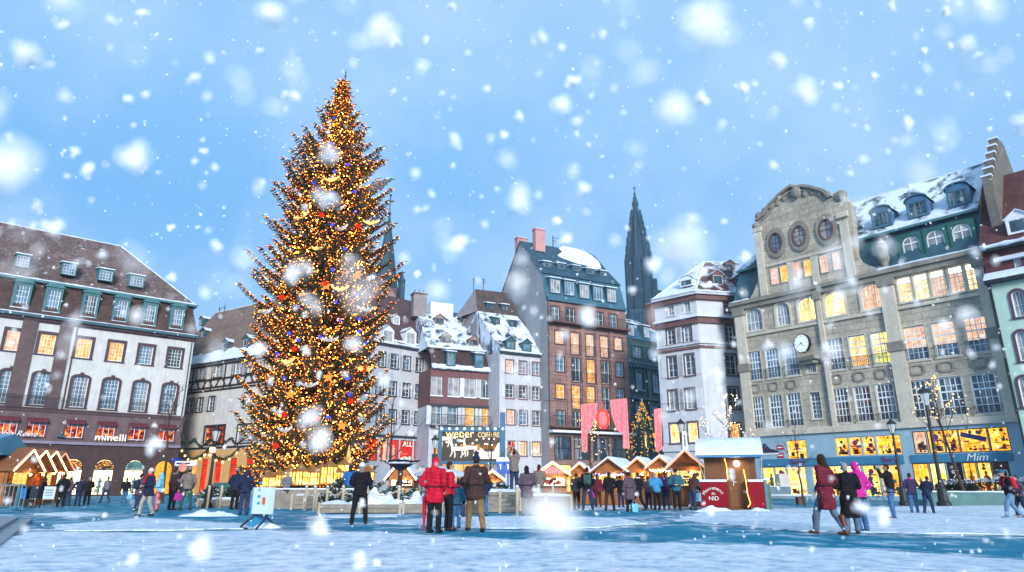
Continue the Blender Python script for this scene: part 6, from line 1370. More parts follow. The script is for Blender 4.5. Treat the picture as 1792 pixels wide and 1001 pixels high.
def deer(cx, cz, s):
    q = MB(); S = lambda P: [(cx + x*s, cz + z*s) for x, z in P]
    q.prism(S([(-.55,.0),(-.5,-.12),(.3,-.1),(.42,.02),(.36,.16),(-.1,.18),(-.42,.2)]), -.12, .02)
    q.prism(S([(-.55,.0),(-.42,.2),(-.5,.5),(-.66,.52)]), -.1, .01); q.prism(S([(-.5,.5),(-.48,.64),(-.68,.62),(-.9,.5),(-.88,.42),(-.66,.46)]), -.11, .015)
    for a, c in (((-.48,-.1),(-.62,-.42)), ((-.36,-.1),(-.3,-.5)), ((.22,-.08),(.14,-.5)), ((.34,-.05),(.46,-.45))):
        m_ = ((a[0]+c[0])/2 + .06, (a[1]+c[1])/2); q.prism(S([(a[0]-.06,a[1]+.03),(a[0]+.06,a[1]+.03),(m_[0]+.045,m_[1]),(m_[0]-.045,m_[1])]), -.09, .005); q.prism(S([(m_[0]-.045,m_[1]),(m_[0]+.045,m_[1]),(c[0]+.04,c[1]-.08),(c[0]-.04,c[1]-.08)]), -.085, .003)
    for P in ([(-.52,.64),(-.48,.64),(-.36,.95),(-.42,.95)], [(-.46,.76),(-.42,.78),(-.22,.86),(-.24,.9)], [(-.58,.64),(-.54,.64),(-.62,.95),(-.67,.93)], [(-.6,.78),(-.58,.8),(-.78,.9),(-.8,.86)], [(.36,.1),(.42,.08),(.48,.2),(.44,.22)]): q.prism(S(P), -.08, 0)
    return q
for k, (x, y, s) in enumerate(((780,768,1.1),(803,786,1.15),(825,784,1.1))):
    p = at(x, y, Yp - .2); deer(p.x - (x0+x1)/2, p.z, s).build('reindeer', WG, t)
p = at(858, 793, Yp - .2); cx_, cz_ = p.x - (x0+x1)/2, p.z; q = MB(); q.prism([(cx_ + x*1.3, cz_ + z*1.3) for x, z in ((-.9,-.05),(-.6,.35),(-.3,.1),(.2,.1),(.45,.6),(.8,.75),(.75,.2),(.6,-.35),(-.7,-.35))], -.14, .02); q.prism([(cx_ + x*1.3, cz_ + z*1.3) for x, z in ((-1.1,-.5),(.8,-.5),(1.0,-.35),(.95,-.6),(-1.0,-.62))], -.12, .0); q.build('sleigh', WG, t)
p = at(812, 759, Yp - .2); SG = bulb('letters_gold', (1,.80,.45), 1.3, True); text('weber', 'lettering', .95, SG, t, (p.x - (x0+x1)/2 - .35, -.05, p.z), ext=.04, sx=.95); p = at(846, 761, Yp - .2); text('COIFFURE', 'lettering', .58, SG, t, (p.x - (x0+x1)/2 + .42, -.05, p.z), ext=.04, sx=.68)
q = MB()
for k in range(14): q.ball((r.uniform(-W2*.85, W2*.8), -.16, r.uniform(zb_ + .45*hh, zt_ - .8)), .06, 0, 6, 4)
for k in range(9): q.ball((-W2 + .3 + (2*W2 - .5)*k/8, -.22, zt_ - .12), .09, 0, 6, 4)
tag(q.build('globe_bulb', bulb('globe_white', (1,.85,.62), 5.0, True), t))
q = MB(); q.box(W2 - .4, W2 + .0, -.4, -.2, 1.0, 3.2, 0); q.build('post_box', BLP2, t)
for k, x in enumerate((876, 889)):
    p = at(x, 815, 48); b = MB(); b.tube([(0,0,-p.z),(0,0,-.55)], .05, 6, 0); b.prism([(-.22,-.55),(.22,-.55),(.3,.3),(-.3,.3)], -.16, .16, 0); b.prism([(-.3,.3),(.3,.3),(.22,.55),(-.22,.55)], -.2, .2, 1); b.box(-.03, .03, -.17, -.16, -.25, .1, 1); b.box(-.07, .03, -.17, -.16, .04, .1, 1)
    tag(b.build('sign_lamp', [mat('sign_blue', (.01,.09,.45), .4), bulb('sign_cap', (.7,.85,1), 2.0)], None, False, (p.x, 48, p.z)), ('left' if k == 0 else 'right') + ' one of two blue pedestal signs with white glowing tops', 'sign')

# ================================================================ parasols
p = ground(692, 890); t = thing('inverted_parasol', 'dark parasol blown inside out like a funnel, snow in its top', 'parasol', (p.x, p.y + 1, 0)); Yq = p.y + 1; z1 = at(692, 806, Yq).z; z0 = at(692, 824, Yq).z; rr = 34*Yq*1.03/FPX; q = MB(); n = 8
for k in range(n):
    a, c = 2*PI*k/n, 2*PI*(k+1)/n; f = lambda r_, z_, an: (r_*math.cos(an), r_*math.sin(an)*.9, z_)
    q.face([f(.12,z0,a), f(.12,z0,c), f(rr*.55,z1-.22,c), f(rr*.55,z1-.22,a)]); q.face([f(rr*.55,z1-.22,a), f(rr*.55,z1-.22,c), f(rr,z1-.02+.06*(k%2),c), f(rr,z1-.02+.06*((k+1)%2),a)])
q.build('canopy', mat('navy_canopy', (.014,.02,.045), .6, .3, 3), t); q = MB(); q.tube([(0,0,0),(0,0,z0+.2)], [.09,.13], 8); q.build('pole', IRON, t)
q = MB(); q.ball((0, 0, z1 - .1), rr*.8, 0, 14, 6, (1, .9, .16)); q.build('snow_filling', SNOW, t, True)
def parasol(px, Y, yt, ye, halfpx, lab, col):
    g = at(px, 848, Y); t = thing('white_parasol', lab, 'parasol', (g.x, Y, 0)); zt_, ze = at(px, yt, Y).z, at(px, ye, Y).z; R = halfpx*Y*1.02/FPX; q = MB(); n = 8
    for k in range(n):
        a, c = 2*PI*(k+.5)/n, 2*PI*(k+1.5)/n; q.face([(0,0,zt_),(R*.5*math.cos(a),R*.5*math.sin(a),(zt_*.62+ze*.38)),(R*.5*math.cos(c),R*.5*math.sin(c),(zt_*.62+ze*.38))]); q.face([(R*.5*math.cos(a),R*.5*math.sin(a),(zt_*.62+ze*.38)),(R*math.cos(a),R*math.sin(a),ze),(R*math.cos(c),R*math.sin(c),ze),(R*.5*math.cos(c),R*.5*math.sin(c),(zt_*.62+ze*.38))])
        q.face([(R*math.cos(a),R*math.sin(a),ze),(R*math.cos(c),R*math.sin(c),ze),(R*math.cos(c),R*math.sin(c),ze-.14),(R*math.cos(a),R*math.sin(a),ze-.14)])
    q.build('canopy', col, t); q = MB(); q.tube([(0,0,0),(0,0,zt_+.1)], .035, 6); q.build('pole', IRON, t)
    for k in range(n): a = 2*PI*(k+.5)/n; q = MB(); q.tube([(.04*math.cos(a),.04*math.sin(a),zt_-.04),(R*math.cos(a),R*math.sin(a),ze-.02)], .012, 4); q.build('rib', IRON, t)
parasol(772, 37, 815, 829, 46, 'broad pale blue cafe parasol behind the red coats', mat('pale_blue_canvas', (.42,.56,.70), .8, .08, 2)); parasol(738, 41, 818, 829, 22, 'smaller cream parasol left of the broad pale one', mat('cream_canvas', (.6,.54,.45), .8, .08, 2))
def tableset(px, Y, lab):
    g = at(px, 848, Y); b = MB(); b.lathe([(.04,.04),(.04,.72)], 8); b.lathe([(.3,0),(.3,.04)], 12); b.lathe([(.4,.72),(.4,.76)], 14); b.lathe([(.06,.76),(.06,.9),(.01,.92)], 8, 1); tag(b.build('cafe_table', [IRON, bulb('table_candle', (1,.45,.06), 3.5, True)], None, False, (g.x, Y, 0)), lab, 'table')
for x, Y, lab in ((706,37,'cafe table with an amber candle left of the broad parasol'),(728,36,'cafe table with an amber candle at the parasol edge'),(748,37.5,'cafe table with an amber candle under the broad parasol')): tableset(x, Y, lab)
for k, (x, Y, lab) in enumerate(((716,36.2,'small wooden chair between the candle tables'),(735,38,'small wooden chair beside the broad parasol pole'))):
    g = at(x, 848, Y); t = thing('cafe_chair', lab, 'chair', (g.x, Y, 0), .6*k); q = MB(); q.box(-.21,.21,-.21,.21,.43,.46); q.build('seat', WOODL, t); q = MB(); q.box(-.21,.21,.19,.22,.62,.9); q.build('backrest', WOODL, t)
    for sx in (-.18,.18):
        for sy in (-.18,.2): q = MB(); q.box(sx-.018,sx+.018,sy-.018,sy+.018,0,.43 if sy < 0 else .9); q.build('leg', WOODL, t)

# ================================================================ sign panel, lamps, banners
p = ground(452, 925); t = thing('information_sign', 'blue and white sign panel with an orange bar standing on bent legs', 'sign', (p.x, p.y, 0), -.55); zz = at(452, 853, p.y).z; q = MB(); q.box(-.32, .32, -.02, .16, .36, zz, 0); q.box(-.33, -.32, -.06, .5, .0, zz, 1); q.build('panel', [mat('pale_panel', (.55,.68,.74), .5, .06), mat('panel_blue', (.04,.26,.46), .45, .1)], t)
q = MB(); q.box(.08, .19, -.035, -.02, .6, zz - .25); q.build('orange_bar', mat('orange_bar', (.7,.12,.02), .5), t); q = MB()
for k in range(4): q.box(-.12, -.02, -.03, -.02, .6 + .17*k, .66 + .17*k)
q.build('small_text_marks', mat('panel_blue', (.04,.26,.46)), t)
q = MB(); q.tube([(-.26,.05,.36),(-.32,-.1,.2),(-.25,-.35,.06),(-.05,-.5,.03),(.2,-.5,.03)], .028, 6); q.tube([(.26,.05,.36),(.3,-.1,.2),(.42,-.4,.03)], .028, 6); q.tube([(-.26,.05,.34),(.26,.05,.34)], .025, 6); q.tube([(0,.1,.36),(.1,.5,.02)], .025, 6); q.build('bent_leg', IRON, t)
GLS = mat('lamp_glass', (.55,.62,.62), .2, .1)
def lamp(px, py, ytop, Y, lab, fat=1.0, lit=False):
    g = at(px, 848, Y); H = at(px, ytop, Y).z; t = thing('street_lamp', lab, 'street lamp', (g.x, Y, 0)); s = fat; hl = .82*s
    q = MB(); q.lathe([(.26*s,0),(.26*s,.18),(.19*s,.25),(.17*s,.9),(.12*s,1.0),(.085*s,1.15),(.07*s,H*.5),(.055*s,H-hl),(.1*s,H-hl+.03)], 10); q.build('post', IRON, t)
    q = MB(); b0, b1 = H-hl+.03, H-.28*s
    for k in range(4): a = PI/4 + PI/2*k; q.tube([(.12*s*math.cos(a),.12*s*math.sin(a),b0),(.24*s*math.cos(a),.24*s*math.sin(a),b1)], .014, 4)
    q.lathe([(.27*s,b1),(.24*s,b1+.06*s),(.12*s,b1+.18*s),(.07*s,b1+.2*s),(.07*s,b1+.24*s),(.02,b1+.30*s)], 8); q.build('lantern_head', IRON, t); q = MB()
    q.lathe([(.105*s,b0+.01),(.215*s,b1-.01)], 4); o = q.build('lantern_glass', GLS, t)
    return t
lamp(367, 0, 744, 34, 'black lantern lamp post carrying a lit garland beside the half-timbered house'); lamp(759, 0, 762, 52, 'thin black lamp post just left of the reindeer display', 1.2); lamp(1199, 0, 733, 42, 'black lamp post with a red and white wrapped upper post behind the stalls', 1.1); lamp(1577, 0, 733, 37.5, 'slim black lamp post between the two lit shop fronts', 1.0); lamp(1646, 0, 676, 37.0, 'tall stout black lamp post in front of the right shop windows', 1.35)
p = at(1199, 790, 41.8); q = MB(); q.prism([(-.18,-.9),(.18,-.9),(.16,.1),(-.16,.1)], -.1, .1, 0); q.prism([(-.17,.1),(.17,.1),(.12,1.2),(-.12,1.2)], -.1, .1, 1); q.prism([(-.05,.3),(.05,.3),(.05,1.0),(-.05,1.0)], -.12, -.1, 2); tag(q.build('post_decoration', [KR, WHITEP, BLU], None, False, p), 'tall red and white board strapped to a lamp post behind the stalls', 'decoration')
# garland on the left lamp post
GAR = needlemat('garland_green', (.015,.03,.02), (.04,.05,.03)); AMBB = bulb('garland_bulb', (1,.55,.18), 5.0, True)
def garland(P, lab, bulbs=True, sag=.6):
    b = MB(); l = MB(); r = random.Random(8)
    for A, C in zip(P[:-1], P[1:]):
        n = max(8, int((C-A).length/.09)); Q = [A.lerp(C, k/n) - Vector((0,0,sag*math.sin(PI*k/n))) for k in range(n+1)]
        b.tube(Q, .05, 5, 0, False)
        for k, v in enumerate(Q):
            for j in range(3): twig(b, v, Vector((r.uniform(-1,1), r.uniform(-1,1), r.uniform(-1,.6))), .18, .035)
            if bulbs and k % 5 == 2: l.ball(v + Vector((0,-.05,-.16)), .065, 0, 6, 4)
    t = thing('garland', lab, 'garland', P[0]); o = b.build('greenery', GAR, t); o.location = -P[0]
    if bulbs: o = l.build('bulb', AMBB, t); o.location = -P[0]
G1 = at(367, 768, 33.9)
garland([at(318, 757, 36), at(340, 768, 35), G1], 'green swag running left from the lamp post', False, .35); garland([G1, at(405, 766, 35), at(425, 768, 36)], 'green swag running right from the lamp post to the fir', False, .3)
garland([at(318, 780, 36), G1 - Vector((0,0,.5)), at(420, 782, 36)], 'amber bulb string hung below the swags', True, .55)
q = MB(); q.ball((0,0,0), .16, 0, 8, 6); q.lathe([(.18,.12),(.1,.24),(.03,.3)], 8, 1); p = at(372, 787, 33.8); tag(q.build('hanging_lantern', [AMBB, IRON], None, False, p), 'small glowing lantern hanging from the lamp post garland', 'lantern')
# red curtain banners on a cable
RED = mat('red_banner_cloth', (.62,.05,.08), .7, .15, 2, .05); REDG = None
def bannermat():
    m, nt, out = nodes('red_lit_banner'); Lk = nt.links.new; v = coord(nt); bs = N(nt, 'ShaderNodeBsdfPrincipled', _Roughness=.7)
    g1 = nz(nt, coord(nt, (9,9,.25)), 1.2, 3); g2 = nz(nt, coord(nt, (1,1,1)), 5.0, 4); col = mixc(nt, .5, ramp(nt, g1, [(.35,(.42,.02,.04)),(.65,(.80,.14,.17))]), ramp(nt, g2, [(.4,(.55,.04,.06)),(.66,(.75,.16,.18))])); Lk(col, bs.inputs['Base Color']); Lk(col, bs.inputs['Emission Color']); bs.inputs['Emission Strength'].default_value = .55; Lk(bs.outputs[0], out.inputs[0]); return m
RBN = bannermat(); RBE = bulb('banner_edge', (1,.30,.30), 1.1)
def banner(P, Y, lab):
    V = [at(x, y, Y) for x, y in P]; c = V[0]; b = MB(); poly = [(v.x - c.x, v.z - c.z) for v in V]; b.prism(poly, -.03, .03, 0)
    for k in range(len(poly)): p, q = poly[k], poly[(k+1) % len(poly)]; b.tube([(p[0], -.04, p[1]), (q[0], -.04, q[1])], .035, 4, 1)
    # folds and a lettering-like woven border
    z_ = -.45
    tag(b.build('curtain_banner', [RBN, RBE], None, False, c), lab, 'banner')
Yb = 49.0
banner([(1017,709),(1045,706),(1043,722),(1040,736),(1034,748),(1027,757),(1027,790),(1019,790)], Yb, 'red lit curtain banner tapering to the left, left of the red oval'); banner([(1068,701),(1096,698),(1101,784),(1091,784),(1091,757),(1083,755),(1076,742),(1070,722)], Yb, 'red lit curtain banner tapering to the right, right of the red oval'); banner([(1145,717),(1156,715),(1158,786),(1148,790)], Yb + 2, 'narrow red lit banner against the white corner house')
b = MB(); A, C = at(950, 700, Yb), at(1215, 706, Yb); p0 = A.copy(); b.tube([A.lerp(C, k/24) - Vector((0,0,.15*math.sin(PI*k/24))) - p0 for k in range(25)], .018, 4); tag(b.build('cable', IRON, None, False, p0), 'thin cable across the square carrying the red banners', 'cable')
p = at(1055, 733, Yb - .1); q = MB(); n = 24
for k in range(n): pass
q.tube([(.40*math.cos(2*PI*k/n), 0, .66*math.sin(2*PI*k/n)) for k in range(n+1)], .09, 6, 1, False); q.ball((0,.05,0), .36, 0, 14, 8, (1,.2,1.65)); q.box(-.02,.02,-.02,.02,.66,1.25, 1); q.tube([(.2*math.cos(2*PI*k/n), -.1, .38*math.sin(2*PI*k/n)) for k in range(n+1)], .035, 5, 2, False); q.prism([(-.05,-.25),(.05,-.25),(.08,.1),(0,.3),(-.08,.1)], -.12, -.08, 2); tag(q.build('oval_ornament', [RBN, bulb('oval_ring', (1,.06,.05), 1.6), RBE], None, True, p), 'big red oval light ornament hanging between the two curtain banners', 'ornament')
# street sign by the corner
p = at(325, 811, 45); b = MB(); b.box(-.7, .7, -.03, .03, -.15, .15, 0); b.box(-.6, .3, -.035, -.03, -.05, .05, 1); b.tube([(-.4,.04,-p.z),(-.4,.04,.9)], .04, 6, 2); tag(b.build('direction_sign', [WHITEP, mat('navy_banner', (.03,.03,.12)), IRON], None, False, p), 'white direction sign on a post at the arcade corner', 'sign')
b = MB(); p = at(320, 818, 44.6); b.tube([(0,.05,-p.z),(0,.05,.2)], .03, 6, 1); b.prism([(.28*math.cos(2*PI*k/16), .28*math.sin(2*PI*k/16)) for k in range(16)], -.02, .02, 0); tag(b.build('round_sign', [mat('sign_rose', (.6,.25,.2), .5), IRON], None, False, p), 'small round traffic sign at the arcade corner', 'sign')
# green bins by the corner house
p = ground(349, 884); b = MB(); b.box(-1.0, .5, -.1, .3, .1, 1.15)
for k in range(9): b.box(-.98 + .17*k, -.95 + .17*k, -.13, -.1, .12, 1.1)
b.box(-1.05, .55, -.14, .34, 1.15, 1.22); b.box(-.9, -.8, 0, .2, 0, .1); b.box(.3, .4, 0, .2, 0, .1); tag(b.build('green_enclosure', mat('green_panels', (.03,.14,.13), .6, .2, 3), None, False, (p.x, p.y + 4, 0)), 'dark green ribbed screen behind the man in green trousers', 'screen')
# bench, tables, bicycle, planter
def bench(px, py, w, lab, rz=0.):
    p = ground(px, py); t = thing('bench', lab, 'bench', (p.x, p.y, 0), rz); q = MB(); q.box(-w/2, w/2, -.25, .25, .42, .5, 0); q.box(-w/2 + .02, w/2 - .02, -.24, .24, .5, .55, 1); q.build('seat', [mat('grey_stone_seat', (.18,.24,.28), .7, .2), SNOW], t)
    for s in (-1, 1): q = MB(); q.box(s*w*.32 - .22, s*w*.32 + .22, -.18, .18, 0, .42); q.build('leg', mat('rust_brown_block', (.09,.05,.05), .8, .2), t)
bench(1370, 883, 3.3, 'snow topped stone bench on two dark blocks right of the kiosk')
p = ground(1343, 893); b = MB(); b.box(-.14, .0, -.3, .3, 0, 1.3, 0); b.box(0.02, .14, -.26, .26, 0, 1.15, 1); b.box(-.14, .14, -.3, .3, 1.3, 1.36, 2); tag(b.build('bollard_box', [mat('teal_box', (.04,.16,.20), .5, .2), mat('dark_green_box', (.03,.10,.06), .5, .2), SNOW], None, False, (p.x, p.y, 0)), 'narrow teal and green box just right of the kiosk counter', 'box')
p = ground(1360, 874); b = MB(); b.box(-1.1, 1.0, -.4, .4, .1, .95, 0); b.box(.2, 1.0, -.42, .4, .95, 1.9, 1); b.box(-1.15, 1.05, -.45, .45, .95, 1.0, 2); tag(b.build('crate_stack', [mat('blue_grey_box', (.12,.2,.26), .6, .2), mat('off_white_box', (.55,.55,.5), .7), SNOW], None, False, (p.x, p.y, 0)), 'blue grey counter with an off white box on top behind the bench', 'counter')
A, C = ground(1366, 873), ground(1442, 873); t = thing('terrace_railing', 'black iron railing before the lit shop doors behind the bench', 'railing', A, math.atan2(C.y-A.y, C.x-A.x)); railing(t, 0, (C-A).length, .1, 1.0, 0, IRON, 'rail_panel', .16)
for u in (0, .5, 1): q = MB(); x = (C-A).length*u; q.box(x-.04, x+.04, -.04, .04, 0, 1.15); q.build('rail_post', IRON, t)
for k, (x, lab) in enumerate(((1421,'blue topped cafe table in front of the black railing'),(1437,'blue topped cafe table nearest the maroon coat'))):
    p = ground(x, 877); b = MB(); b.box(-.5,.5,-.35,.35,.72,.77,0)
    for sx in (-.42,.42):
        for sy in (-.28,.28): b.tube([(sx*1.1,sy,0),(sx*.8,sy,.72)], .02, 5, 1)
    tag(b.build('cafe_table', [mat('blue_top', (.05,.22,.42), .5, .1), WHITEP], None, False, (p.x, p.y, 0)), lab, 'table')
def bicycle(px, py, lab, rz):
    p = ground(px, py); t = thing('bicycle', lab, 'bicycle', (p.x, p.y, 0), rz)
    for s in (-.52, .52):
        q = MB(); n = 24; q.tube([(s + .33*math.cos(2*PI*k/n), 0, .34 + .33*math.sin(2*PI*k/n)) for k in range(n+1)], .022, 6, 0, False)
        for k in range(10): q.tube([(s, 0, .34), (s + .33*math.cos(2*PI*k/10), 0, .34 + .33*math.sin(2*PI*k/10))], .004, 3)
        q.build('wheel', IRON, t)
    FRB = mat('bike_frame', (.03,.03,.08), .4); q = MB()
    for a, c in (((-.52,0,.34),(-.05,0,.32)),((-.05,0,.32),(-.2,0,.82)),((-.2,0,.82),(-.52,0,.34)),((-.05,0,.32),(.38,0,.72)),((-.19,0,.78),(.36,0,.8)),((.36,0,.92),(.52,0,.34))): q.tube([a, c], .02, 6)
    q.build('frame', FRB, t); q = MB(); q.prism([(-.36,.86),(-.08,.88),(-.08,.91),(-.36,.93)], -.07, .07); q.tube([(-.2,0,.8),(-.21,0,.88)], .015, 5); q.build('saddle', IRON, t); q = MB(); q.tube([(.28,-.28,.98),(.36,-.12,1.0),(.36,.12,1.0),(.28,.28,.98)], .016, 6); q.tube([(.36,0,.9),(.36,0,1.0)], .018, 5); q.build('handlebar', IRON, t); q = MB(); q.box(-.12,.02,-.12,-.1,.26,.28); q.box(-.12,.02,.1,.12,.36,.38); q.tube([(-.05,-.11,.28),(-.05,.11,.36)], .015, 5); q.build('pedals', IRON, t)
bicycle(1541, 877.5, 'dark bicycle leaning before the lit shop door behind the pink jacket', .15)
A, C = ground(1597, 884), ground(1830, 886); Ln = (C-A).length; t = thing('planter', 'long green grey concrete planter edged with snow in front of the right shop', 'planter', A, math.atan2(C.y-A.y, C.x-A.x)); q = MB(); q.box(0, Ln, 0, 1.5, 0, .62); q.box(-.03, Ln, -.04, 1.54, .62, .7); q.build('trough', mat('green_concrete', (.09,.20,.20), .7, .25, 1.2, .15), t); q = MB(); eave_snow(t, [(0,.05,.72),(Ln,.05,.72)], t=.06, name='snow_rim'); 
q = MB(); nx, ny = 50, 6
for i in range(nx+1):
    for j in range(ny+1): u, v_ = Ln*i/nx, .02+1.45*j/ny; q.v.append((u, v_, .70 + .1*(noise.noise((u*1.2, v_*2, 4.))+.3)))
for i in range(nx):
    for j in range(ny): k = i*(ny+1)+j; q.f.append((k, k+ny+1, k+ny+2, k+1)); q.m.append(0)
q.build('snow_cover', SNOW, t, True)
def shrub(px, ytop, w, Y, lab, seed):
    g = at(px, 848, Y); H = at(px, ytop, Y).z; r = random.Random(seed); b = MB()
    for k in range(700):
        a, c = r.uniform(0, 6.28), r.uniform(.05, 1); rr = math.sqrt(1 - (c*.95)**2); p = Vector((w/2*rr*math.cos(a), w*.33*rr*math.sin(a), .62 + (H-.62)*c)) * 1.0; p.x *= r.uniform(.75,1); d = Vector((math.cos(a), math.sin(a), r.uniform(.1,1.2)))
        twig(b, p, d, r.uniform(.1,.22), .05, 1 if c > .72 and r.random() < .7 else 0)
    t = thing('snowy_shrub', lab, 'shrub', (g.x, Y, 0)); b.build('foliage', [needlemat('shrub_dark', (.012,.02,.015), (.035,.05,.03)), SNOW], t); q = MB()
    for k in range(5): q.tube([(0,0,.6),(w*.3*math.cos(k*1.3), w*.2*math.sin(k*1.3), H*.85)], [.03,.01], 4)
    q.build('stems', BARK, t)
for k, (x, y, w, lab) in enumerate(((1656,844,1.2,'low snow dusted shrub just left of the stout lamp post'),(1682,841,1.6,'rounded snowy shrub just right of the stout lamp post'),(1742,838,3.2,'wide dark snowy shrub at the right end of the planter'),(1785,838,1.8,'snowy shrub at the right edge behind the last walker'))): shrub(x, y, w, ground(x, 884.5).y + .75, lab, 300 + k)
# ================================================================ PEOPLE
SKIN = mat('skin', (.50,.30,.22), .55, .08, 3, .02)
def cloth(n, c, r=.85): return mat('cloth_' + n, c, r, .45, 6.5, 1.0, fine=15, spec=.12)
BLK = cloth('black', (.012,.012,.016)); NVY = cloth('navy', (.018,.025,.06)); GRY = cloth('grey', (.17,.17,.19)); GRYB = cloth('grey_brown', (.19,.155,.14)); JEANS = cloth('jeans', (.05,.13,.28)); DJEANS = cloth('dark_jeans', (.025,.045,.10)); GREEN = cloth('green', (.04,.10,.085)); REDC = cloth('red', (.50,.012,.035)); MARC = cloth('maroon', (.14,.018,.035)); BRC = cloth('brown', (.055,.03,.028)); TANC = cloth('tan', (.22,.13,.06)); BLUEC = cloth('blue', (.02,.12,.40)); LBL = cloth('light_blue', (.16,.50,.66)); CORAL = cloth('coral', (.62,.15,.16)); MAG = cloth('magenta', (.55,.03,.30)); PURG = cloth('purple_grey', (.10,.07,.095)); TEALC = cloth('teal', (.03,.13,.19)); WHC = cloth('white', (.68,.68,.70)); HAIRB = cloth('hair_brown', (.035,.02,.014)); HAIRG = cloth('hair_grey', (.30,.29,.28)); BOOT = mat('boot_brown', (.10,.025,.018), .45, .2, 3, .05); SHOE = mat('shoe_black', (.012,.012,.013), .5, .2, 3, .05)
KNIT = cloth('dark_knit', (.02,.02,.024))
def capsule(b, p0, r0, p1, r1, n=10):
    p0, p1 = Vector(p0), Vector(p1); d = p1 - p0
    if d.length < 1e-5: d = Vector((0,0,1e-3)); p1 = p0 + d
    d.normalize(); P = []; R_ = []
    for k in range(4): a = PI/2*k/4; P.append(p0 - d*r0*math.cos(a)); R_.append(max(.001, r0*math.sin(a)))
    P.append(p0); R_.append(r0); P.append(p1); R_.append(r1)
    for k in range(1, 5): a = PI/2*k/4; P.append(p1 + d*r1*math.sin(a)); R_.append(max(.001, r1*math.cos(a)))
    b.tube(P, R_, n)
def ell(b, c, r): b.ball(c, 1.0, 0, 12, 9, r)
def blob(b, name, m, parent, vox, sm=4, fold=0., seed=0, puff=0.):
    me = bpy.data.meshes.new('raw'); me.from_pydata(b.v, [], b.f); me.update(); o = bpy.data.objects.new('raw', me)
    md = o.modifiers.new('r', 'REMESH'); md.mode = 'VOXEL'; md.voxel_size = vox; md.use_smooth_shade = True
    s = o.modifiers.new('s', 'SMOOTH'); s.factor = .5; s.iterations = sm
    nm = bake(o)
    if fold:
        vs = [(v.co.copy(), v.normal.copy()) for v in nm.vertices]; fl = []
        for c, nn in vs: c += nn * ((noise.noise((c.x*9 + seed, c.y*9, c.z*5)) + .6*noise.noise((c.x*14, c.y*14 + seed, c.z*26))) * fold + (puff * (abs(math.sin(c.z*33 + .6*math.sin(c.x*9))) - .6) if puff else 0)); fl.extend(c)
        nm.vertices.foreach_set('co', fl); nm.update()
    nm.name = name; nm.materials.clear(); nm.materials.append(m); nm.polygons.foreach_set('use_smooth', [True]*len(nm.polygons))
    p = bpy.data.objects.new(name, nm); COL.objects.link(p); p.parent = parent; return p
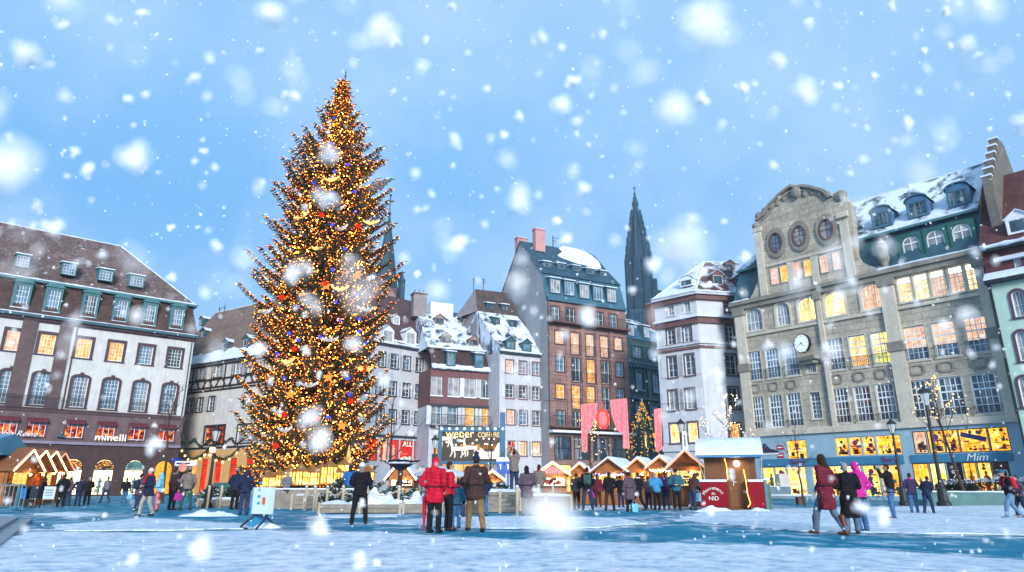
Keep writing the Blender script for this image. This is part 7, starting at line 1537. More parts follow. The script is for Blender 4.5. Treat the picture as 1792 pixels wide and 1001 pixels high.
def person(px, feet, head, face, label, coat=BLK, legs=DJEANS, hat=None, hatm=None, hair=HAIRB, pose='stand', arms='down', long=0., wide=1.0, z0=0., Y=None, shoe=SHOE, lean=0., vox=.016, bootm=None, group=None, skirt=False, child=False, scarf=None, pack=None, packlab=''):
    g = ground(px, feet) if Y is None else at(px, 848, Y); Yd = g.y; top = at(px, head, Yd).z - z0; s = top / 1.75
    t = thing('person', label, 'person', (g.x, Yd, z0), math.radians(face), group); seed = px
    hs = 1.12 if child else 1.0
    def T(p):  # lean forward about the hips, then scale
        x, y, z = p
        if z > .95 and lean: a = math.radians(lean); y, z = y*math.cos(a) + (z-.95)*math.sin(a), .95 - y*math.sin(a) + (z-.95)*math.cos(a)
        return Vector((x*s, y*s, z*s))
    if pose == 'walk': ft = [(-.09,.30,.07),(.09,-.30,.10)]; kn = [(-.10,.22,.50),(.10,-.06,.48)]
    elif pose == 'stride': ft = [(-.09,-.22,.09),(.09,.20,.07)]; kn = [(-.10,-.03,.49),(.10,.15,.50)]
    elif pose == 'apart': ft = [(-.20,.0,.07),(.20,.02,.07)]; kn = [(-.16,.03,.49),(.16,.03,.49)]
    else: ft = [(-.12,.0,.07),(.12,.03,.07)]; kn = [(-.11,.03,.49),(.11,.04,.49)]
    hp = [(-.095,0,.90),(.095,0,.90)]; sh = [(-.185*wide,0,1.42),(.185*wide,0,1.42)]
    AR = {'down':((.27,-.03,1.15),(.28,.07,.90)), 'pocket':((.29,-.10,1.16),(.21,.09,1.0)), 'front':((.27,-.02,1.15),(.09,.24,1.12)), 'camera':((.28,.20,1.36),(.07,.27,1.57)), 'raise':((.22,.18,1.58),(.06,.24,1.80)), 'reach':((.24,.18,1.2),(.17,.45,1.18)), 'bag':((.27,.0,1.15),(.29,.05,.88))}
    e, w = AR[arms]; el = [(-e[0]*wide, e[1], e[2]), (e[0]*wide, e[1], e[2])]; wr = [(-w[0], w[1], w[2]), (w[0], w[1], w[2])]
    # body: one continuous surface with face, hands and five fingers
    b = MB()
    for k in (0, 1):
        capsule(b, T(hp[k]), .085*s, T(kn[k]), .055*s); capsule(b, T(kn[k]), .055*s, T(ft[k]), .038*s); capsule(b, T(ft[k]), .04*s, T((ft[k][0], ft[k][1] + .15, .035)), .032*s)
        capsule(b, T(sh[k]), .052*s, T(el[k]), .042*s); capsule(b, T(el[k]), .042*s, T(wr[k]), .028*s)
        d = (Vector(wr[k]) - Vector(el[k])).normalized(); side = Vector((0,0,1)).cross(d); side = side.normalized() if side.length > .1 else Vector((0,1,0)); nrm = d.cross(side); sg = -1 if k == 0 else 1
        W = Vector(wr[k]); c = W + d*.055; capsule(b, T(W + d*.02 - side*.012), .022*s, T(W + d*.085 - side*.012), .022*s); capsule(b, T(W + d*.02 + side*.014), .02*s, T(W + d*.085 + side*.014), .02*s)
        curl = -nrm
        for j, L_ in enumerate((.070,.080,.074,.058)):
            q = W + d*.09 + side*(-.032 + .0213*j); m_ = q + d*L_*.55 + curl*.012; capsule(b, T(q), .0105*s, T(m_), .0098*s, 6); capsule(b, T(m_), .0098*s, T(m_ + d*L_*.35 + curl*.03), .0085*s, 6)
        q = W + d*.03 - side*.035; capsule(b, T(q), .013*s, T(q + d*.035 - side*.02 + curl*.02), .0105*s, 6); capsule(b, T(q + d*.035 - side*.02 + curl*.02), .0105*s, T(q + d*.065 - side*.018 + curl*.035), .009*s, 6)
    capsule(b, T((0,0,.95)), .115*s, T((0,0,1.12)), .105*s); capsule(b, T((0,0,1.12)), .105*s, T((0,0,1.32)), .115*s); capsule(b, T((-.13,0,1.40)), .07*s, T((.13,0,1.40)), .07*s); capsule(b, T((0,0,1.40)), .06*s, T((0,.02,1.54)), .052*s)
    H = Vector((0,.03,1.635)); r = lambda k: k*s*hs
    ell(b, T(H), (r(.074), r(.093), r(.115))); ell(b, T(H + Vector((0,.035,-.055))), (r(.055), r(.06), r(.055)))
    capsule(b, T(H + Vector((0,.093,.012))), r(.010), T(H + Vector((0,.108,-.022))), r(.015), 6); capsule(b, T(H + Vector((-.03,.082,.028))), r(.011), T(H + Vector((.03,.082,.028))), r(.011), 6); capsule(b, T(H + Vector((-.018,.09,-.055))), r(.009), T(H + Vector((.018,.09,-.055))), r(.009), 6)
    for sg in (-1, 1): ell(b, T(H + Vector((sg*.076,-.005,-.005))), (r(.012), r(.022), r(.032)))
    blob(b, 'body', SKIN, t, vox*.8, 2)
    if abs(face) > 60:
        q = MB()
        for sg in (-1, 1): q.ball(T(H + Vector((sg*.03,.088,.012))), .011*s, 0, 6, 4)
        q.build('eyes', mat('eye_dark', (.02,.015,.012), .2), t)
    # trousers, shoes
    b = MB()
    for k in (0, 1): capsule(b, T(hp[k]), .112*s, T(kn[k]), .08*s); capsule(b, T(kn[k]), .08*s, T((ft[k][0], ft[k][1] - .005, ft[k][2] + .03)), .066*s)
    capsule(b, T((-.06,0,.97)), .12*s, T((.06,0,.97)), .12*s); blob(b, 'trousers' if not skirt else 'leggings', legs, t, vox*1.15, 3, .011*s, seed)
    for k in (0, 1):
        b = MB(); f = ft[k]; capsule(b, T((f[0], f[1] - .03, .048)), .047*s, T((f[0], f[1] + .15, .042)), .04*s)
        if bootm: capsule(b, T((f[0], f[1], .06)), .058*s, T((f[0]*.97, f[1]*.8 + kn[k][1]*.2, .38)), .07*s)
        blob(b, 'boot' if bootm else 'shoe', bootm or shoe, t, vox, 2)
    # coat
    b = MB(); zl = .80 - long
    capsule(b, T((0,0,1.36)), .15*s, T((0,0,1.0)), .15*s)
    capsule(b, T((-.075*wide,0,1.36)), .135*s, T((-.06*wide,0,1.08)), .135*s); capsule(b, T((.075*wide,0,1.36)), .135*s, T((.06*wide,0,1.08)), .135*s); capsule(b, T((-.15*wide,0,1.41)), .075*s, T((.15*wide,0,1.41)), .075*s); capsule(b, T((0,0,1.42)), .085*s, T((0,.015,1.50)), .07*s)
    if long > .05: capsule(b, T((-.06,0,1.05)), .14*s, T((-.085,0,zl + .12)), .15*s); capsule(b, T((.06,0,1.05)), .14*s, T((.085,0,zl + .12)), .15*s); capsule(b, T((-.08,0,zl+.1)), .155*s, T((.08,0,zl+.1)), .155*s)
    else: capsule(b, T((-.055*wide,0,1.05)), .14*s, T((-.06*wide,0,.92)), .14*s); capsule(b, T((.055*wide,0,1.05)), .14*s, T((.06*wide,0,.92)), .14*s)
    for k in (0, 1): capsule(b, T(sh[k]), .078*s, T(el[k]), .066*s); capsule(b, T(el[k]), .066*s, T(Vector(wr[k]).lerp(Vector(el[k]), .02)), .050*s)
    q = blob(b, 'coat' if long > .05 else 'jacket', coat, t, vox*1.15, 3, .026*s, seed + 3, .016*s if coat in (REDC, LBL, MAG, TEALC, BLUEC) else 0); zc = (zl + .03 if long > .05 else .835)*s
    for v in q.data.vertices:
        if v.co.z < zc and (arms not in ('down', 'bag') or abs(v.co.x) < .2*s*wide) and not lean: v.co.z = zc + .25*(v.co.z - zc)
    n = 14
    if long < .05 and not lean:
        b = MB(); b.tube([T((.205*wide*math.cos(2*PI*k/n), .145*math.sin(2*PI*k/n), .845)) for k in range(n+1)], .020*s, 6, 0, False); b.build('hem', KNIT, t, True)
    elif long >= .05:
        b = MB(); b.tube([T((.205*wide*math.cos(2*PI*k/n), .158*math.sin(2*PI*k/n), 1.06)) for k in range(n+1)], .019*s, 6, 0, False); b.build('belt', KNIT, t, True)
    b = MB()
    for k in (0, 1): W = Vector(wr[k]); d = (W - Vector(el[k])).normalized(); capsule(b, T(W - d*.04), .054*s, T(W), .050*s)
    b.build('cuffs', KNIT, t, True)
    # collar / scarf roll
    b = MB(); n = 10; b.tube([T((.085*math.cos(2*PI*k/n), .012 + .085*math.sin(2*PI*k/n), 1.485)) for k in range(n+1)], .026*s, 6, 0, False); b.build('collar', coat, t, True)
    if scarf:
        b = MB(); n = 10; b.tube([T((.098*math.cos(2*PI*k/n), .014 + .098*math.sin(2*PI*k/n), 1.50 + .012*math.sin(k*2.1))) for k in range(n+1)], .034*s, 6, 0, False); b.tube([T((.05,.13,1.48)), T((.06,.175,1.36)), T((.055,.18,1.2))], .03*s, 5); b.build('scarf', scarf, t, True)
    if pack:
        b = MB(); capsule(b, T((-.07,-.20,1.12)), .10*s, T((-.07,-.20,1.36)), .10*s); capsule(b, T((.07,-.20,1.12)), .10*s, T((.07,-.20,1.36)), .10*s); capsule(b, T((0,-.29,1.14)), .06*s, T((0,-.29,1.2)), .06*s)
        q = blob(b, 'backpack', pack, None, vox, 3, .008*s, seed); q.location = t.location; q.rotation_euler = t.rotation_euler; tag(q, packlab, 'backpack')
        b = MB()
        for sg in (-1, 1): b.tube([T((sg*.12,-.17,1.38)), T((sg*.13,-.02,1.52)), T((sg*.13,.14,1.40)), T((sg*.12,.15,1.2))], .016*s, 5)
        b.build('backpack_straps', pack, q)
    # hair and hat
    if hair:
        b = MB(); ell(b, T(H + Vector((0,-.014,.014))), (r(.083), r(.096), r(.116)))
        if hair in LONGHAIR or hat == 'long': capsule(b, T(H + Vector((0,-.05,0))), r(.08), T(H + Vector((0,-.075,-.17))), r(.07))
        q = blob(b, 'hair', hair, t, vox*.9, 2, .004, seed)
        if abs(face) > 60 or True:  # keep the face clear
            me = q.data
            for v in me.vertices:
                p = v.co; L0 = T(H); dy = (p.y - L0.y)/s; dz = (p.z - L0.z)/s
                if dy > .035 and dz < .06: v.co.y = L0.y + s*.035
    if hat in ('beanie', 'pom', 'cap', 'hood'):
        b = MB()
        if hat == 'hood': ell(b, T(H + Vector((0,-.015,0))), (r(.094), r(.106), r(.130))); capsule(b, T(H + Vector((0,-.06,-.1))), r(.09), T(H + Vector((0,-.06,-.16))), r(.10))
        else: ell(b, T(H + Vector((0,-.008,.045))), (r(.09), r(.106), r(.10)))
        q = blob(b, 'hood' if hat == 'hood' else ('cap' if hat == 'cap' else 'beanie'), hatm or coat, t, vox*.9, 2, .003, seed)
        if hat == 'hood':
            for v in q.data.vertices:
                L0 = T(H)
                if v.co.y > L0.y + .05*s and v.co.z < L0.z + .09*s: v.co.y = L0.y + .045*s
        else:
            c = T(H + Vector((0,-.006,.028))); b = MB(); n = 14
            if hat == 'cap': b.prism([(.085*s*math.cos(PI*k/8), .06*s + .13*s*math.sin(PI*k/8)) for k in range(9)], -.006, .006, 0, 'z'); b.build('peak', hatm or coat, t, False, c + Vector((0,0,.01*s)))
            else: b.tube([(.084*s*math.cos(2*PI*k/n), .099*s*math.sin(2*PI*k/n), 0) for k in range(n+1)], .017*s, 6, 0, False); b.build('hat_brim', hatm or coat, t, True, c)
            if hat == 'pom': b = MB(); ell(b, (0,0,0), (.06*s,.06*s,.06*s)); blob(b, 'pompom', hatm or coat, t, .014, 1, .012, seed).location = T(H + Vector((0,-.01,.165)))
    return t, s
LONGHAIR = ()
def held(name, label, cat, who, x, z, build, y=0.05):
    """something carried by a person: stays a thing of its own"""
    t, s = who; c = Matrix.Translation(t.location) @ Matrix.Rotation(t.rotation_euler.z, 4, 'Z') @ Vector((x*s, y*s, z*s)); o = build(); o.location = c; o.rotation_euler = (0,0,t.rotation_euler.z); o.name = name; return tag(o, label, cat)
def bagmesh(w, h, d, m):
    def f():
        b = MB(); v = [(-w/2*.85,-d/2,-h),(w/2*.85,-d/2,-h),(w/2*.85,d/2,-h),(-w/2*.85,d/2,-h),(-w/2,-d*.3,-.14),(w/2,-d*.3,-.14),(w/2,d*.3,-.14),(-w/2,d*.3,-.14)]; b.v = list(v)
        for q in ((3,2,1,0),(4,5,6,7),(0,1,5,4),(1,2,6,5),(2,3,7,6),(3,0,4,7)): b.f.append(q); b.m.append(0)
        b.tube([(-w*.3,0,-.15),(-w*.15,0,0),(w*.15,0,0),(w*.3,0,-.15)], .010, 5); return b.build('bag', m)
    return f
PP = person
PP(71, 884, 836, -60, 'stall keeper in dark clothes standing among the lit left stalls', NVY, BLK, arms='front')
PP(104, 888, 829, 20, 'person in a black coat, leftmost of the four at the arcade', BLK, BLK, arms='pocket', pose='stand')
PP(116, 885, 835, -10, 'person in a mauve grey jacket second in the group of four at the arcade', PURG, DJEANS, arms='pocket')
PP(134, 885, 834, 5, 'broad person in a navy coat third in the group of four at the arcade', NVY, DJEANS, wide=1.15, arms='pocket')
PP(150, 885, 835, 30, 'grey haired person in black at the right of the group of four', BLK, BLK, hair=HAIRG, arms='front')
PP(183, 880, 834, 70, 'person in a grey jacket striding past the arcade shop door', GRY, DJEANS, pose='walk')
w = PP(216, 881, 836, 30, 'person in dark clothes with a pale bag near the arcade', BLK, JEANS, arms='bag'); held('carrier_bag', 'pale blue carrier bag held near the arcade', 'bag', w, .30, .80, bagmesh(.3,.42,.14, LBL))
PP(238, 894, 829, -20, 'person in a dark plum coat left of the white capped walker', PURG, DJEANS, arms='pocket', long=.1, pack=NVY, packlab='navy backpack worn by the dark plum coat')
PP(254, 903, 820, 150, 'walker in a navy coat with a pale beanie and light trousers', NVY, cloth('beige', (.36,.32,.29)), hat='beanie', hatm=WHC, pose='stride', long=.1, arms='front', vox=.014, scarf=REDC)
PP(274, 895, 828, 100, 'young person in a light blue hooded jacket and coral trousers', LBL, CORAL, hat='hood', hatm=LBL, arms='front', child=True)
w = PP(298, 893, 819, -30, 'tall person in a dark brown coat holding a pink bag', cloth('dark_plum', (.04,.022,.03)), BLK, arms='bag', long=.05, scarf=GRY); held('pink_bag', 'bright pink bag held by the tall person in the dark brown coat', 'bag', w, .30, .84, bagmesh(.34,.44,.16, MAG))
PP(323, 893, 818, 10, 'man in a grey jacket, grey beanie and green trousers seen from behind', GRYB, GREEN, hat='beanie', hatm=GRY, arms='pocket', pose='apart', vox=.014, pack=None)
PP(408, 892, 820, -15, 'left of the couple in navy, with a pale grey beanie', NVY, BLK, hat='beanie', hatm=GRY, arms='pocket', vox=.014)
PP(425, 901, 821, 10, 'right of the couple in navy, wearing a dark hood', NVY, DJEANS, hat='hood', hatm=NVY, arms='pocket', vox=.014)
PP(498, 890, 825, -15, 'person in a grey jacket and jeans looking up at the fir', GRY, DJEANS, hair=HAIRG, arms='front')
PP(516, 889, 829, 25, 'person in a brown grey coat under the fir beside the grey jacket', GRYB, GRY, arms='pocket', long=.15)
PP(563, 884, 830, 160, 'person in pale clothes half hidden behind the second rope', WHC, GRY, hair=HAIRB, arms='front')
PP(594, 884, 830, -30, 'person in dark red behind the blue jacketed visitor', MARC, BLK, arms='pocket')
PP(609, 889, 813, 20, 'visitor in a bright blue jacket standing behind the ropes', BLUEC, DJEANS, hat='hood', hatm=NVY, arms='pocket')
PP(627, 918, 810, 3, 'man in a black coat and white cap seen from behind by the ropes', BLK, BLK, hat='beanie', hatm=WHC, hair=HAIRG, arms='front', wide=1.08, vox=.012, pose='apart', scarf=GRY)
w = PP(758, 933, 800, -25, 'person in a long red jacket with a folded red umbrella', REDC, BLK, hat='hood', hatm=REDC, arms='pocket', long=.14, wide=1.15, vox=.012)
def umb():
    b = MB(); b.lathe([(.012,-.80),(.02,-.72),(.045,-.4),(.06,-.1),(.02,0)], 8); b.tube([(0,0,0),(0,0,.12),(.03,0,.16),(.06,0,.13)], .012, 6, 1); return b.build('umbrella', [REDC, SHOE])
held('umbrella', 'folded red umbrella pointing down beside the long red jacket', 'umbrella', w, -.33, .84, umb, .1)
PP(783, 929, 808, -70, 'second person in red turning to the brown coat, dark trousers', REDC, BLK, hair=HAIRB, arms='front', vox=.013, wide=1.05, scarf=WHC)
PP(797, 925, 838, -10, 'child in blue jeans between the red jackets and the brown coat', TEALC, JEANS, arms='down', child=True)
PP(832, 930, 797, 20, 'tall man in a brown coat, tan trousers and a big navy pompom hat', BRC, TANC, hat='pom', hatm=NVY, arms='front', long=.1, wide=1.12, pose='walk', vox=.012)
PP(815, 905, 822, -15, 'person in black half hidden behind the brown coat', BLK, DJEANS, arms='pocket')
PP(846, 904, 824, 10, 'person in blue jeans just behind the brown coat', NVY, JEANS, arms='pocket')
w = PP(900, 862, 788, 15, 'photographer in a grey brown jacket raised above the crowd with lifted camera', GRYB, DJEANS, arms='raise', Y=33.0, z0=at(900, 862, 33.0).z, vox=.014)
def cam():
    b = MB(); b.box(-.07,.07,-.03,.03,-.05,.05,0); b.lathe([(.035,0),(.04,.09)], 10, 0); o = b.build('camera', IRON); return o
held('camera', 'small black camera lifted by the raised photographer', 'camera', w, 0, 1.86, cam, .34)
b = MB(); A = at(900, 862, 33.0); b.box(-.7,.7,-.35,.6,0,A.z-.06,0); b.box(-.75,.75,-.4,.65,A.z-.06,A.z-.003,1); tag(b.build('wooden_podium', [PLANKS, WOODL], None, False, (A.x, 33.0, 0)), 'plank podium under the raised photographer', 'podium')
PP(922, 903, 815, 10, 'dark figure in a long coat beside the last rope posts', PURG, GRY, arms='pocket', long=.2, hat='hood', hatm=BLK)
PP(944, 890, 813, -20, 'person with dark hair and pale pink scarf behind the dark figure', GRYB, GRY, arms='front', hat='long', scarf=CORAL)
PP(1010, 892, 828, 20, 'person in charcoal left of the man in the black jacket', cloth('charcoal', (.04,.04,.05)), BLK, arms='pocket')
PP(1029, 893, 818, -5, 'man in a short black jacket and jeans facing the stalls', BLK, DJEANS, hair=HAIRB, arms='pocket', pose='apart', vox=.014, pack=GREEN, packlab='dark green backpack worn by the man in the short black jacket')
w = PP(1047, 889, 830, -30, 'person in dark brown carrying a magenta bag before the orange stall', MARC, BRC, arms='bag'); held('magenta_bag', 'bright magenta bag before the wide orange stall', 'bag', w, -.28, 1.0, bagmesh(.42,.42,.18, MAG))
w = PP(1068, 894, 826, 8, 'person in a black jacket and brown trousers before the blue bulbs', BLK, BRC, arms='pocket', pose='apart')
PP(1087, 889, 832, -40, 'person in dark clothes with a red bag close to the blue bulbs', BLK, DJEANS, arms='front')
w = PP(1103, 896, 826, 15, 'person in a long mauve coat with a pale shopping bag', PURG, BLK, arms='bag', long=.28, hair=HAIRB); held('shopping_bag', 'pale blue shopping bag hanging beside the long mauve coat', 'bag', w, .08, .52, bagmesh(.28,.46,.12, LBL), -.32)
PP(1119, 893, 827, 40, 'person in black with a striped scarf right of the long mauve coat', BLK, BLK, arms='down', pose='walk', scarf=WHC)
PP(1136, 891, 833, -25, 'short person in dark plum before the white garland bulbs', PURG, NVY, arms='front')
PP(1151, 893, 826, 12, 'person in a bright blue padded jacket before the white garland bulbs', LBL if False else cloth('sky_blue', (.05,.24,.46)), BLK, hair=HAIRG, arms='front', wide=1.1, lean=12)
PP(1167, 892, 825, -8, 'person in a dark violet jacket right of the blue padded jacket', cloth('violet', (.05,.03,.08)), DJEANS, arms='pocket')
PP(1186, 894, 822, 170, 'person in a teal coat and black skirt left of the kiosk', TEALC, BLK, hat='beanie', hatm=BLK, arms='front', wide=1.15, long=.05, scarf=PURG)
w = PP(1213, 893, 825, -50, 'person in dark brown leaning over the counter beside the kiosk', BRC, DJEANS, arms='reach', lean=28, hat='hood', hatm=BRC, vox=.014); held('light_bag', 'light blue bag hanging from the leaning person by the kiosk', 'bag', w, .1, .92, bagmesh(.3,.5,.12, LBL), .3)
PP(1455, 936, 795, 35, 'woman in a maroon coat, dark fur hat and brown boots', MARC, cloth('tights', (.10,.14,.2)), hat='hood', hatm=HAIRB, arms='pocket', long=.28, bootm=BOOT, pose='walk', vox=.012, wide=1.05)
PP(1494, 935, 810, -15, 'woman with a grey shawl and a long black coat', BLK, cloth('tights', (.10,.14,.2)), hair=HAIRG, arms='front', long=.42, vox=.012, wide=1.05)
PP(1513, 932, 808, 20, 'person in a bright magenta jacket and blue jeans', MAG, JEANS, hat='hood', hatm=MAG, arms='pocket', vox=.012)
w = PP(1566, 909, 812, 60, 'photographer in a black jacket and blue jeans aiming left', BLK, JEANS, hair=HAIRB, arms='camera', pose='apart', vox=.012); held('camera', 'black camera held to the face of the photographer in blue jeans', 'camera', w, 0, 1.62, cam, .36)
PP(1602, 899, 828, -20, 'person in a violet jacket carrying a teal box by the planter', cloth('violet', (.05,.03,.08)), JEANS, arms='front', scarf=MAG)
w = PP(1627, 900, 831, -60, 'person in navy bending beside the planter', NVY, DJEANS, arms='front', lean=22, pose='stride')
o = MB(); o.box(-.32,.32,-.16,.16,-.2,.2); o.box(-.34,.34,-.18,.18,.2,.24); o.box(-.1,.1,-.17,-.16,-.02,.06); q = o.build('carried_box', mat('teal_box', (.04,.16,.20)), None, False, ground(1607, 897) + Vector((0,-.3,.72))); tag(q, 'teal box carried in front of the violet jacket', 'box')
PP(1776, 908, 822, 80, 'walker in a black and crimson jacket with pale blue trousers', BLK, cloth('pale_jeans', (.12,.22,.36)), hat='beanie', hatm=TEALC, arms='front', pose='walk', lean=8, vox=.014, pack=REDC, packlab='crimson backpack on the walker at the right')
w = PP(1792, 905, 832, 80, 'walker half cut off at the right edge', PURG, NVY, arms='pocket', pose='stride')

# ================================================================ FALLING SNOW
def flakemat():
    m, nt, out = nodes('snowflake'); Lk = nt.links.new; a = N(nt, 'ShaderNodeBsdfDiffuse', _Color=(.97,.97,.98,1)); b = N(nt, 'ShaderNodeBsdfTranslucent', _Color=(.97,.97,.98,1)); x = nt.nodes.new('ShaderNodeMixShader'); x.inputs[0].default_value = .15; Lk(a.outputs[0], x.inputs[1]); Lk(b.outputs[0], x.inputs[2]); Lk(x.outputs[0], out.inputs[0]); return m
sf = MB(); fr2 = random.Random(77); CAMP = Vector((0,0,CH))
def flake(px, py, d, r, n=None):
    """a loose clump of small ragged crystals; the fewer crystals the more of the air behind shows through"""
    c = CAMP + ray(px, py).normalized() * d; n = n or fr2.choice((4, 6, 8, 11, 14, 16)); sx_, sz_ = fr2.uniform(.8, 1.15), fr2.uniform(.9, 1.45)
    for k in range(n):
        o = Vector((fr2.gauss(0,.42)*sx_, fr2.gauss(0,.42), fr2.gauss(0,.42)*sz_)); o = o if o.length < 1.2 else o.normalized(); w = r * fr2.uniform(.30, .60); nn = Vector((fr2.uniform(-.7,.7), -1, fr2.uniform(-.35,.8))).normalized(); x = nn.cross(Vector((0,0,1))).normalized(); y = x.cross(nn); p = c + o * r
        sf.face([p + (x*math.cos(2*PI*j/6) + y*math.sin(2*PI*j/6)) * w * fr2.uniform(.6, 1.15) for j in range(6)])
BIG = [(0,298,54),(1200,432,62),(1237,45,52),(1180,195,40),(962,905,54),(480,28,30),(672,50,32),(45,95,25),(238,280,30),(905,345,34),(452,612,16),(535,614,10),(672,668,17),(558,655,8),(475,667,9),(1343,605,12),(1256,657,14),(153,298,14),(225,176,12),(1690,77,15),(1590,218,12),(1415,40,12),(1300,155,13),(1408,160,28),(1000,143,14),(985,185,24),(908,203,12),(797,245,16),(790,12,10),(693,72,12),(340,138,14),(250,22,10),(96,398,18),(380,433,15),(300,398,9),(300,486,10),(65,362,12),(265,782,16),(1507,888,16),(1541,903,15),(635,880,8),(230,980,12),(630,978,16),(660,985,8),(560,925,22),(350,958,24),(1360,105,20),(1230,170,14),(800,425,20),(730,480,8),(975,388,10),(990,418,15),(575,272,22),(578,350,20),(1055,60,10),(1725,5,20),(1790,215,20),(1305,450,14),(1140,465,20),(1030,555,22),(560,770,26),(620,600,22),(510,480,18),(540,730,24),(1280,830,10),(110,40,12),(455,90,9),(950,62,16),(880,235,12),(1020,330,16),(745,70,10),(1530,135,9),(1465,150,10),(1615,90,8),(1655,20,8),(1560,10,10),(180,445,12),(130,265,10),(360,265,8),(500,165,9),(515,170,14)]
for x, y, r in BIG: d = 23 / r; flake(x, y, d, fr2.uniform(.0112, .0132), fr2.choice((16, 20, 26)) if r > 20 else fr2.choice((16, 20, 24)))
for k in range(60): r = fr2.uniform(16, 44); flake(fr2.uniform(-30, 1820), fr2.uniform(-30, 620), 18.4 / r, fr2.uniform(.008, .0095), fr2.choice((2, 3, 3, 4)))
for k in range(150): d = fr2.uniform(.9, 2.4); flake(fr2.uniform(-60, 1850), fr2.uniform(-40, 760), d, fr2.uniform(.006, .0085))
for k in range(1050):
    d = fr2.uniform(1.6, 5.) if fr2.random() < .45 else fr2.uniform(5, 14); flake(fr2.uniform(-150, 1942), fr2.uniform(-80, 1030), d, fr2.choice((.004,.0055,.007,.0085)) * (1 if d < 5 else 1.5))
for k in range(1100): d = fr2.uniform(8, 26); flake(fr2.uniform(-150, 1942), fr2.uniform(-80, 960), d, fr2.uniform(.006,.014))
tag(sf.build('falling_snow', flakemat(), None), 'fluffy snowflakes drifting through the air over the square', 'snow', None, 'stuff')

# ================================================================ snow haze in the air
m, nt, out = nodes('haze'); pv = N(nt, 'ShaderNodeVolumePrincipled', _Density=HAZE); pv.inputs['Color'].default_value = (.86,.93,1,1); pv.inputs['Anisotropy'].default_value = .2; nt.links.new(pv.outputs[0], out.inputs['Volume'])
if HAZE: b = MB(); b.box(-380, 380, -70, 520, -1, 165); tag(b.build('haze', m), 'thin bluish snow haze over the square', 'haze', None, 'stuff')
# ================================================================ LIGHT, SKY, CAMERA
w_ = bpy.data.worlds.new('World'); sc.world = w_; w_.use_nodes = True; nt = w_.node_tree; nt.nodes.clear(); Lk = nt.links.new
SUN_EL, SUN_AZ = 17.0, 12.0     # sun low behind the camera, a little to its right, softened by the snow cloud
out = nt.nodes.new('ShaderNodeOutputWorld'); sky = nt.nodes.new('ShaderNodeTexSky'); sky.sky_type = 'NISHITA'; sky.sun_disc = False; sky.sun_elevation = math.radians(SUN_EL); sky.sun_rotation = math.radians(180 - SUN_AZ); sky.air_density = 1.5; sky.dust_density = 1.0; sky.ozone_density = 2.
bg1 = N(nt, 'ShaderNodeBackground', _Strength=.008); Lk(sky.outputs[0], bg1.inputs[0])
tc = nt.nodes.new('ShaderNodeTexCoord'); sx = nt.nodes.new('ShaderNodeSeparateXYZ'); Lk(tc.outputs['Generated'], sx.inputs[0])
g1 = ramp(nt, sx.outputs[2], [(0., (.36,.62,.93)), (.2, (.20,.50,.93)), (.36, (.15,.46,.93)), (.5, (.22,.53,.96)), (.66, (.33,.61,.97)), (1., (.36,.62,.95))])
cl = nz(nt, tc.outputs['Generated'], 4.2, 6, .6); cf = mapr(nt, cl, .40, .72, 0, .5)
rx = mapr(nt, sx.outputs[0], -.25, .6, 0, .28); ad = N(nt, 'ShaderNodeMath', operation='ADD'); Lk(cf, ad.inputs[0]); Lk(rx, ad.inputs[1])
col = mixc(nt, ad.outputs[0], g1, (.55,.77,.99)); bg2 = N(nt, 'ShaderNodeBackground', _Strength=SKYS); Lk(col, bg2.inputs[0]); a_ = nt.nodes.new('ShaderNodeAddShader'); Lk(bg1.outputs[0], a_.inputs[0]); Lk(bg2.outputs[0], a_.inputs[1]); Lk(a_.outputs[0], out.inputs[0])
sl = bpy.data.lights.new('sun', 'SUN'); sl.energy = 1.5; sl.angle = math.radians(16); sl.color = (1.0, .96, .91); so = bpy.data.objects.new('sun', sl); COL.objects.link(so)
el, az = math.radians(SUN_EL), math.radians(SUN_AZ); dvec = Vector((-math.sin(az)*math.cos(el), math.cos(az)*math.cos(el), -math.sin(el))); so.rotation_euler = dvec.to_track_quat('-Z', 'Y').to_euler()
cd = bpy.data.cameras.new('camera'); cd.sensor_width = 36; cd.lens = 36 * FPX / 1792; cd.clip_start = .05; cd.clip_end = 3000; cd.dof.use_dof = True; cd.dof.focus_distance = 40; cd.dof.aperture_fstop = 1.4
co = bpy.data.objects.new('camera', cd); COL.objects.link(co); co.location = (0,0,CH); co.rotation_euler = (PI/2 + PITCH, 0, 0); sc.camera = co
sc.view_settings.view_transform = 'Standard'; sc.view_settings.look = 'None'; sc.view_settings.exposure = EXPO; sc.view_settings.gamma = 1
sc.render.engine = 'CYCLES'; sc.cycles.use_denoising = True; sc.cycles.max_bounces = 6; sc.cycles.diffuse_bounces = 3; sc.cycles.transparent_max_bounces = 12; sc.cycles.sample_clamp_indirect = 6; sc.cycles.caustics_reflective = False; sc.cycles.caustics_refractive = False
try: sc.cycles.denoiser = 'OPENIMAGEDENOISE'
except Exception: pass

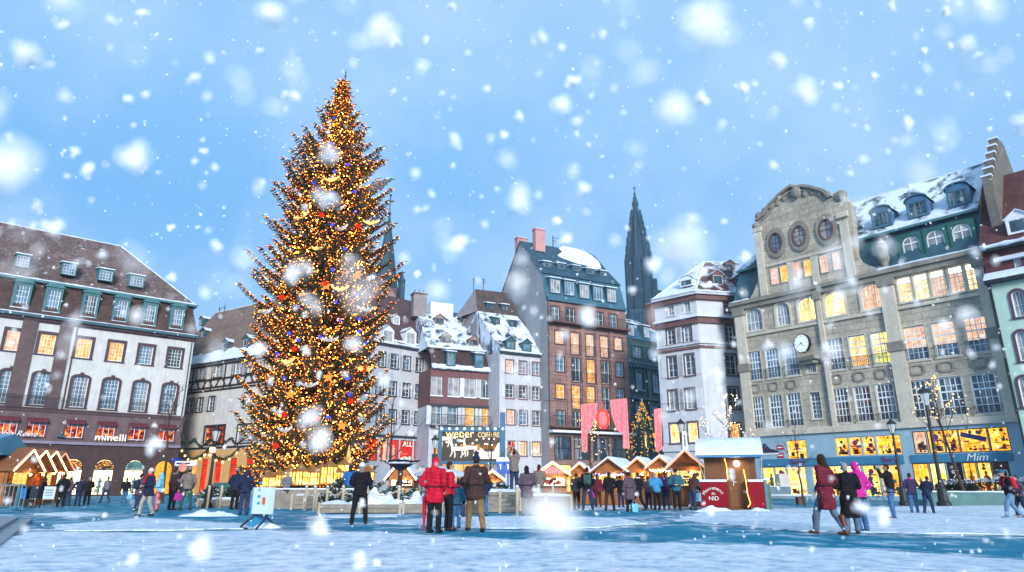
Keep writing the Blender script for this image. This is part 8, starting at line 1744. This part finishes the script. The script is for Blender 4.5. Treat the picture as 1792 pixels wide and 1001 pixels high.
# pieces that lie apart become parts of their own
SPLIT = {'bulb','cornice','band','balcony_slab','carved_panel','gable_pier','hour_mark','stair_turret','bent_leg','tie_rope','rope_light','side_wall','post','stake','lit_panel','globe_bulb','antenna','snow_ledge','step_snow'}
def split(o):
    me = o.data; key = {}; par = {}
    def find(a):
        while par[a] != a: par[a] = par[par[a]]; a = par[a]
        return a
    vid = []
    for v in me.vertices:
        k = (round(v.co.x, 4), round(v.co.y, 4), round(v.co.z, 4)); vid.append(key.setdefault(k, len(key)))
    for i in range(len(key)): par[i] = i
    for p in me.polygons:
        a = find(vid[p.vertices[0]])
        for q in p.vertices[1:]:
            b = find(vid[q])
            if a != b: par[b] = a
    gr = {}
    for p in me.polygons: gr.setdefault(find(vid[p.vertices[0]]), []).append(p)
    if len(gr) < 2: return
    for ps in gr.values():
        b = MB()
        for p in ps: b.face([me.vertices[i].co for i in p.vertices], p.material_index)
        n = b.build(o.name.split('.')[0], list(me.materials), o.parent); n.matrix_basis = o.matrix_basis
    bpy.data.objects.remove(o)
for o in [o for o in COL.objects if o.type == 'MESH' and o.name.split('.')[0] in SPLIT and o.parent]: split(o)
GROUPS = {'building': 'houses round the square', 'person': 'people on the snowy square', 'market stall': 'wooden market stalls', 'street lamp': 'black street lamps', 'tree': 'bare trees on the square', 'fir': 'little firs in the beds', 'raised bed': 'planked beds round the fir', 'shrub': 'snowy shrubs in the planter', 'barrier': 'crowd barriers at the left edge', 'table': 'cafe tables', 'chair': 'cafe chairs', 'banner': 'red curtain banners', 'rope': 'ropes between the posts', 'bag': 'bags carried by people', 'snow heap': 'heaps of shovelled snow', 'backpack': 'backpacks worn by people', 'parasol': 'cafe parasols', 'bin': 'bins by the left stalls', 'notice': 'notices at the left stalls', 'camera': 'cameras held up by people', 'garland': 'garlands on the left lamp post'}
for o in COL.objects:
    if o.parent is None and 'category' in o and 'group' not in o and o['category'] in GROUPS: o['group'] = GROUPS[o['category']]
for o in list(COL.objects): sc.collection.objects.link(o)
bpy.data.collections.remove(COL)
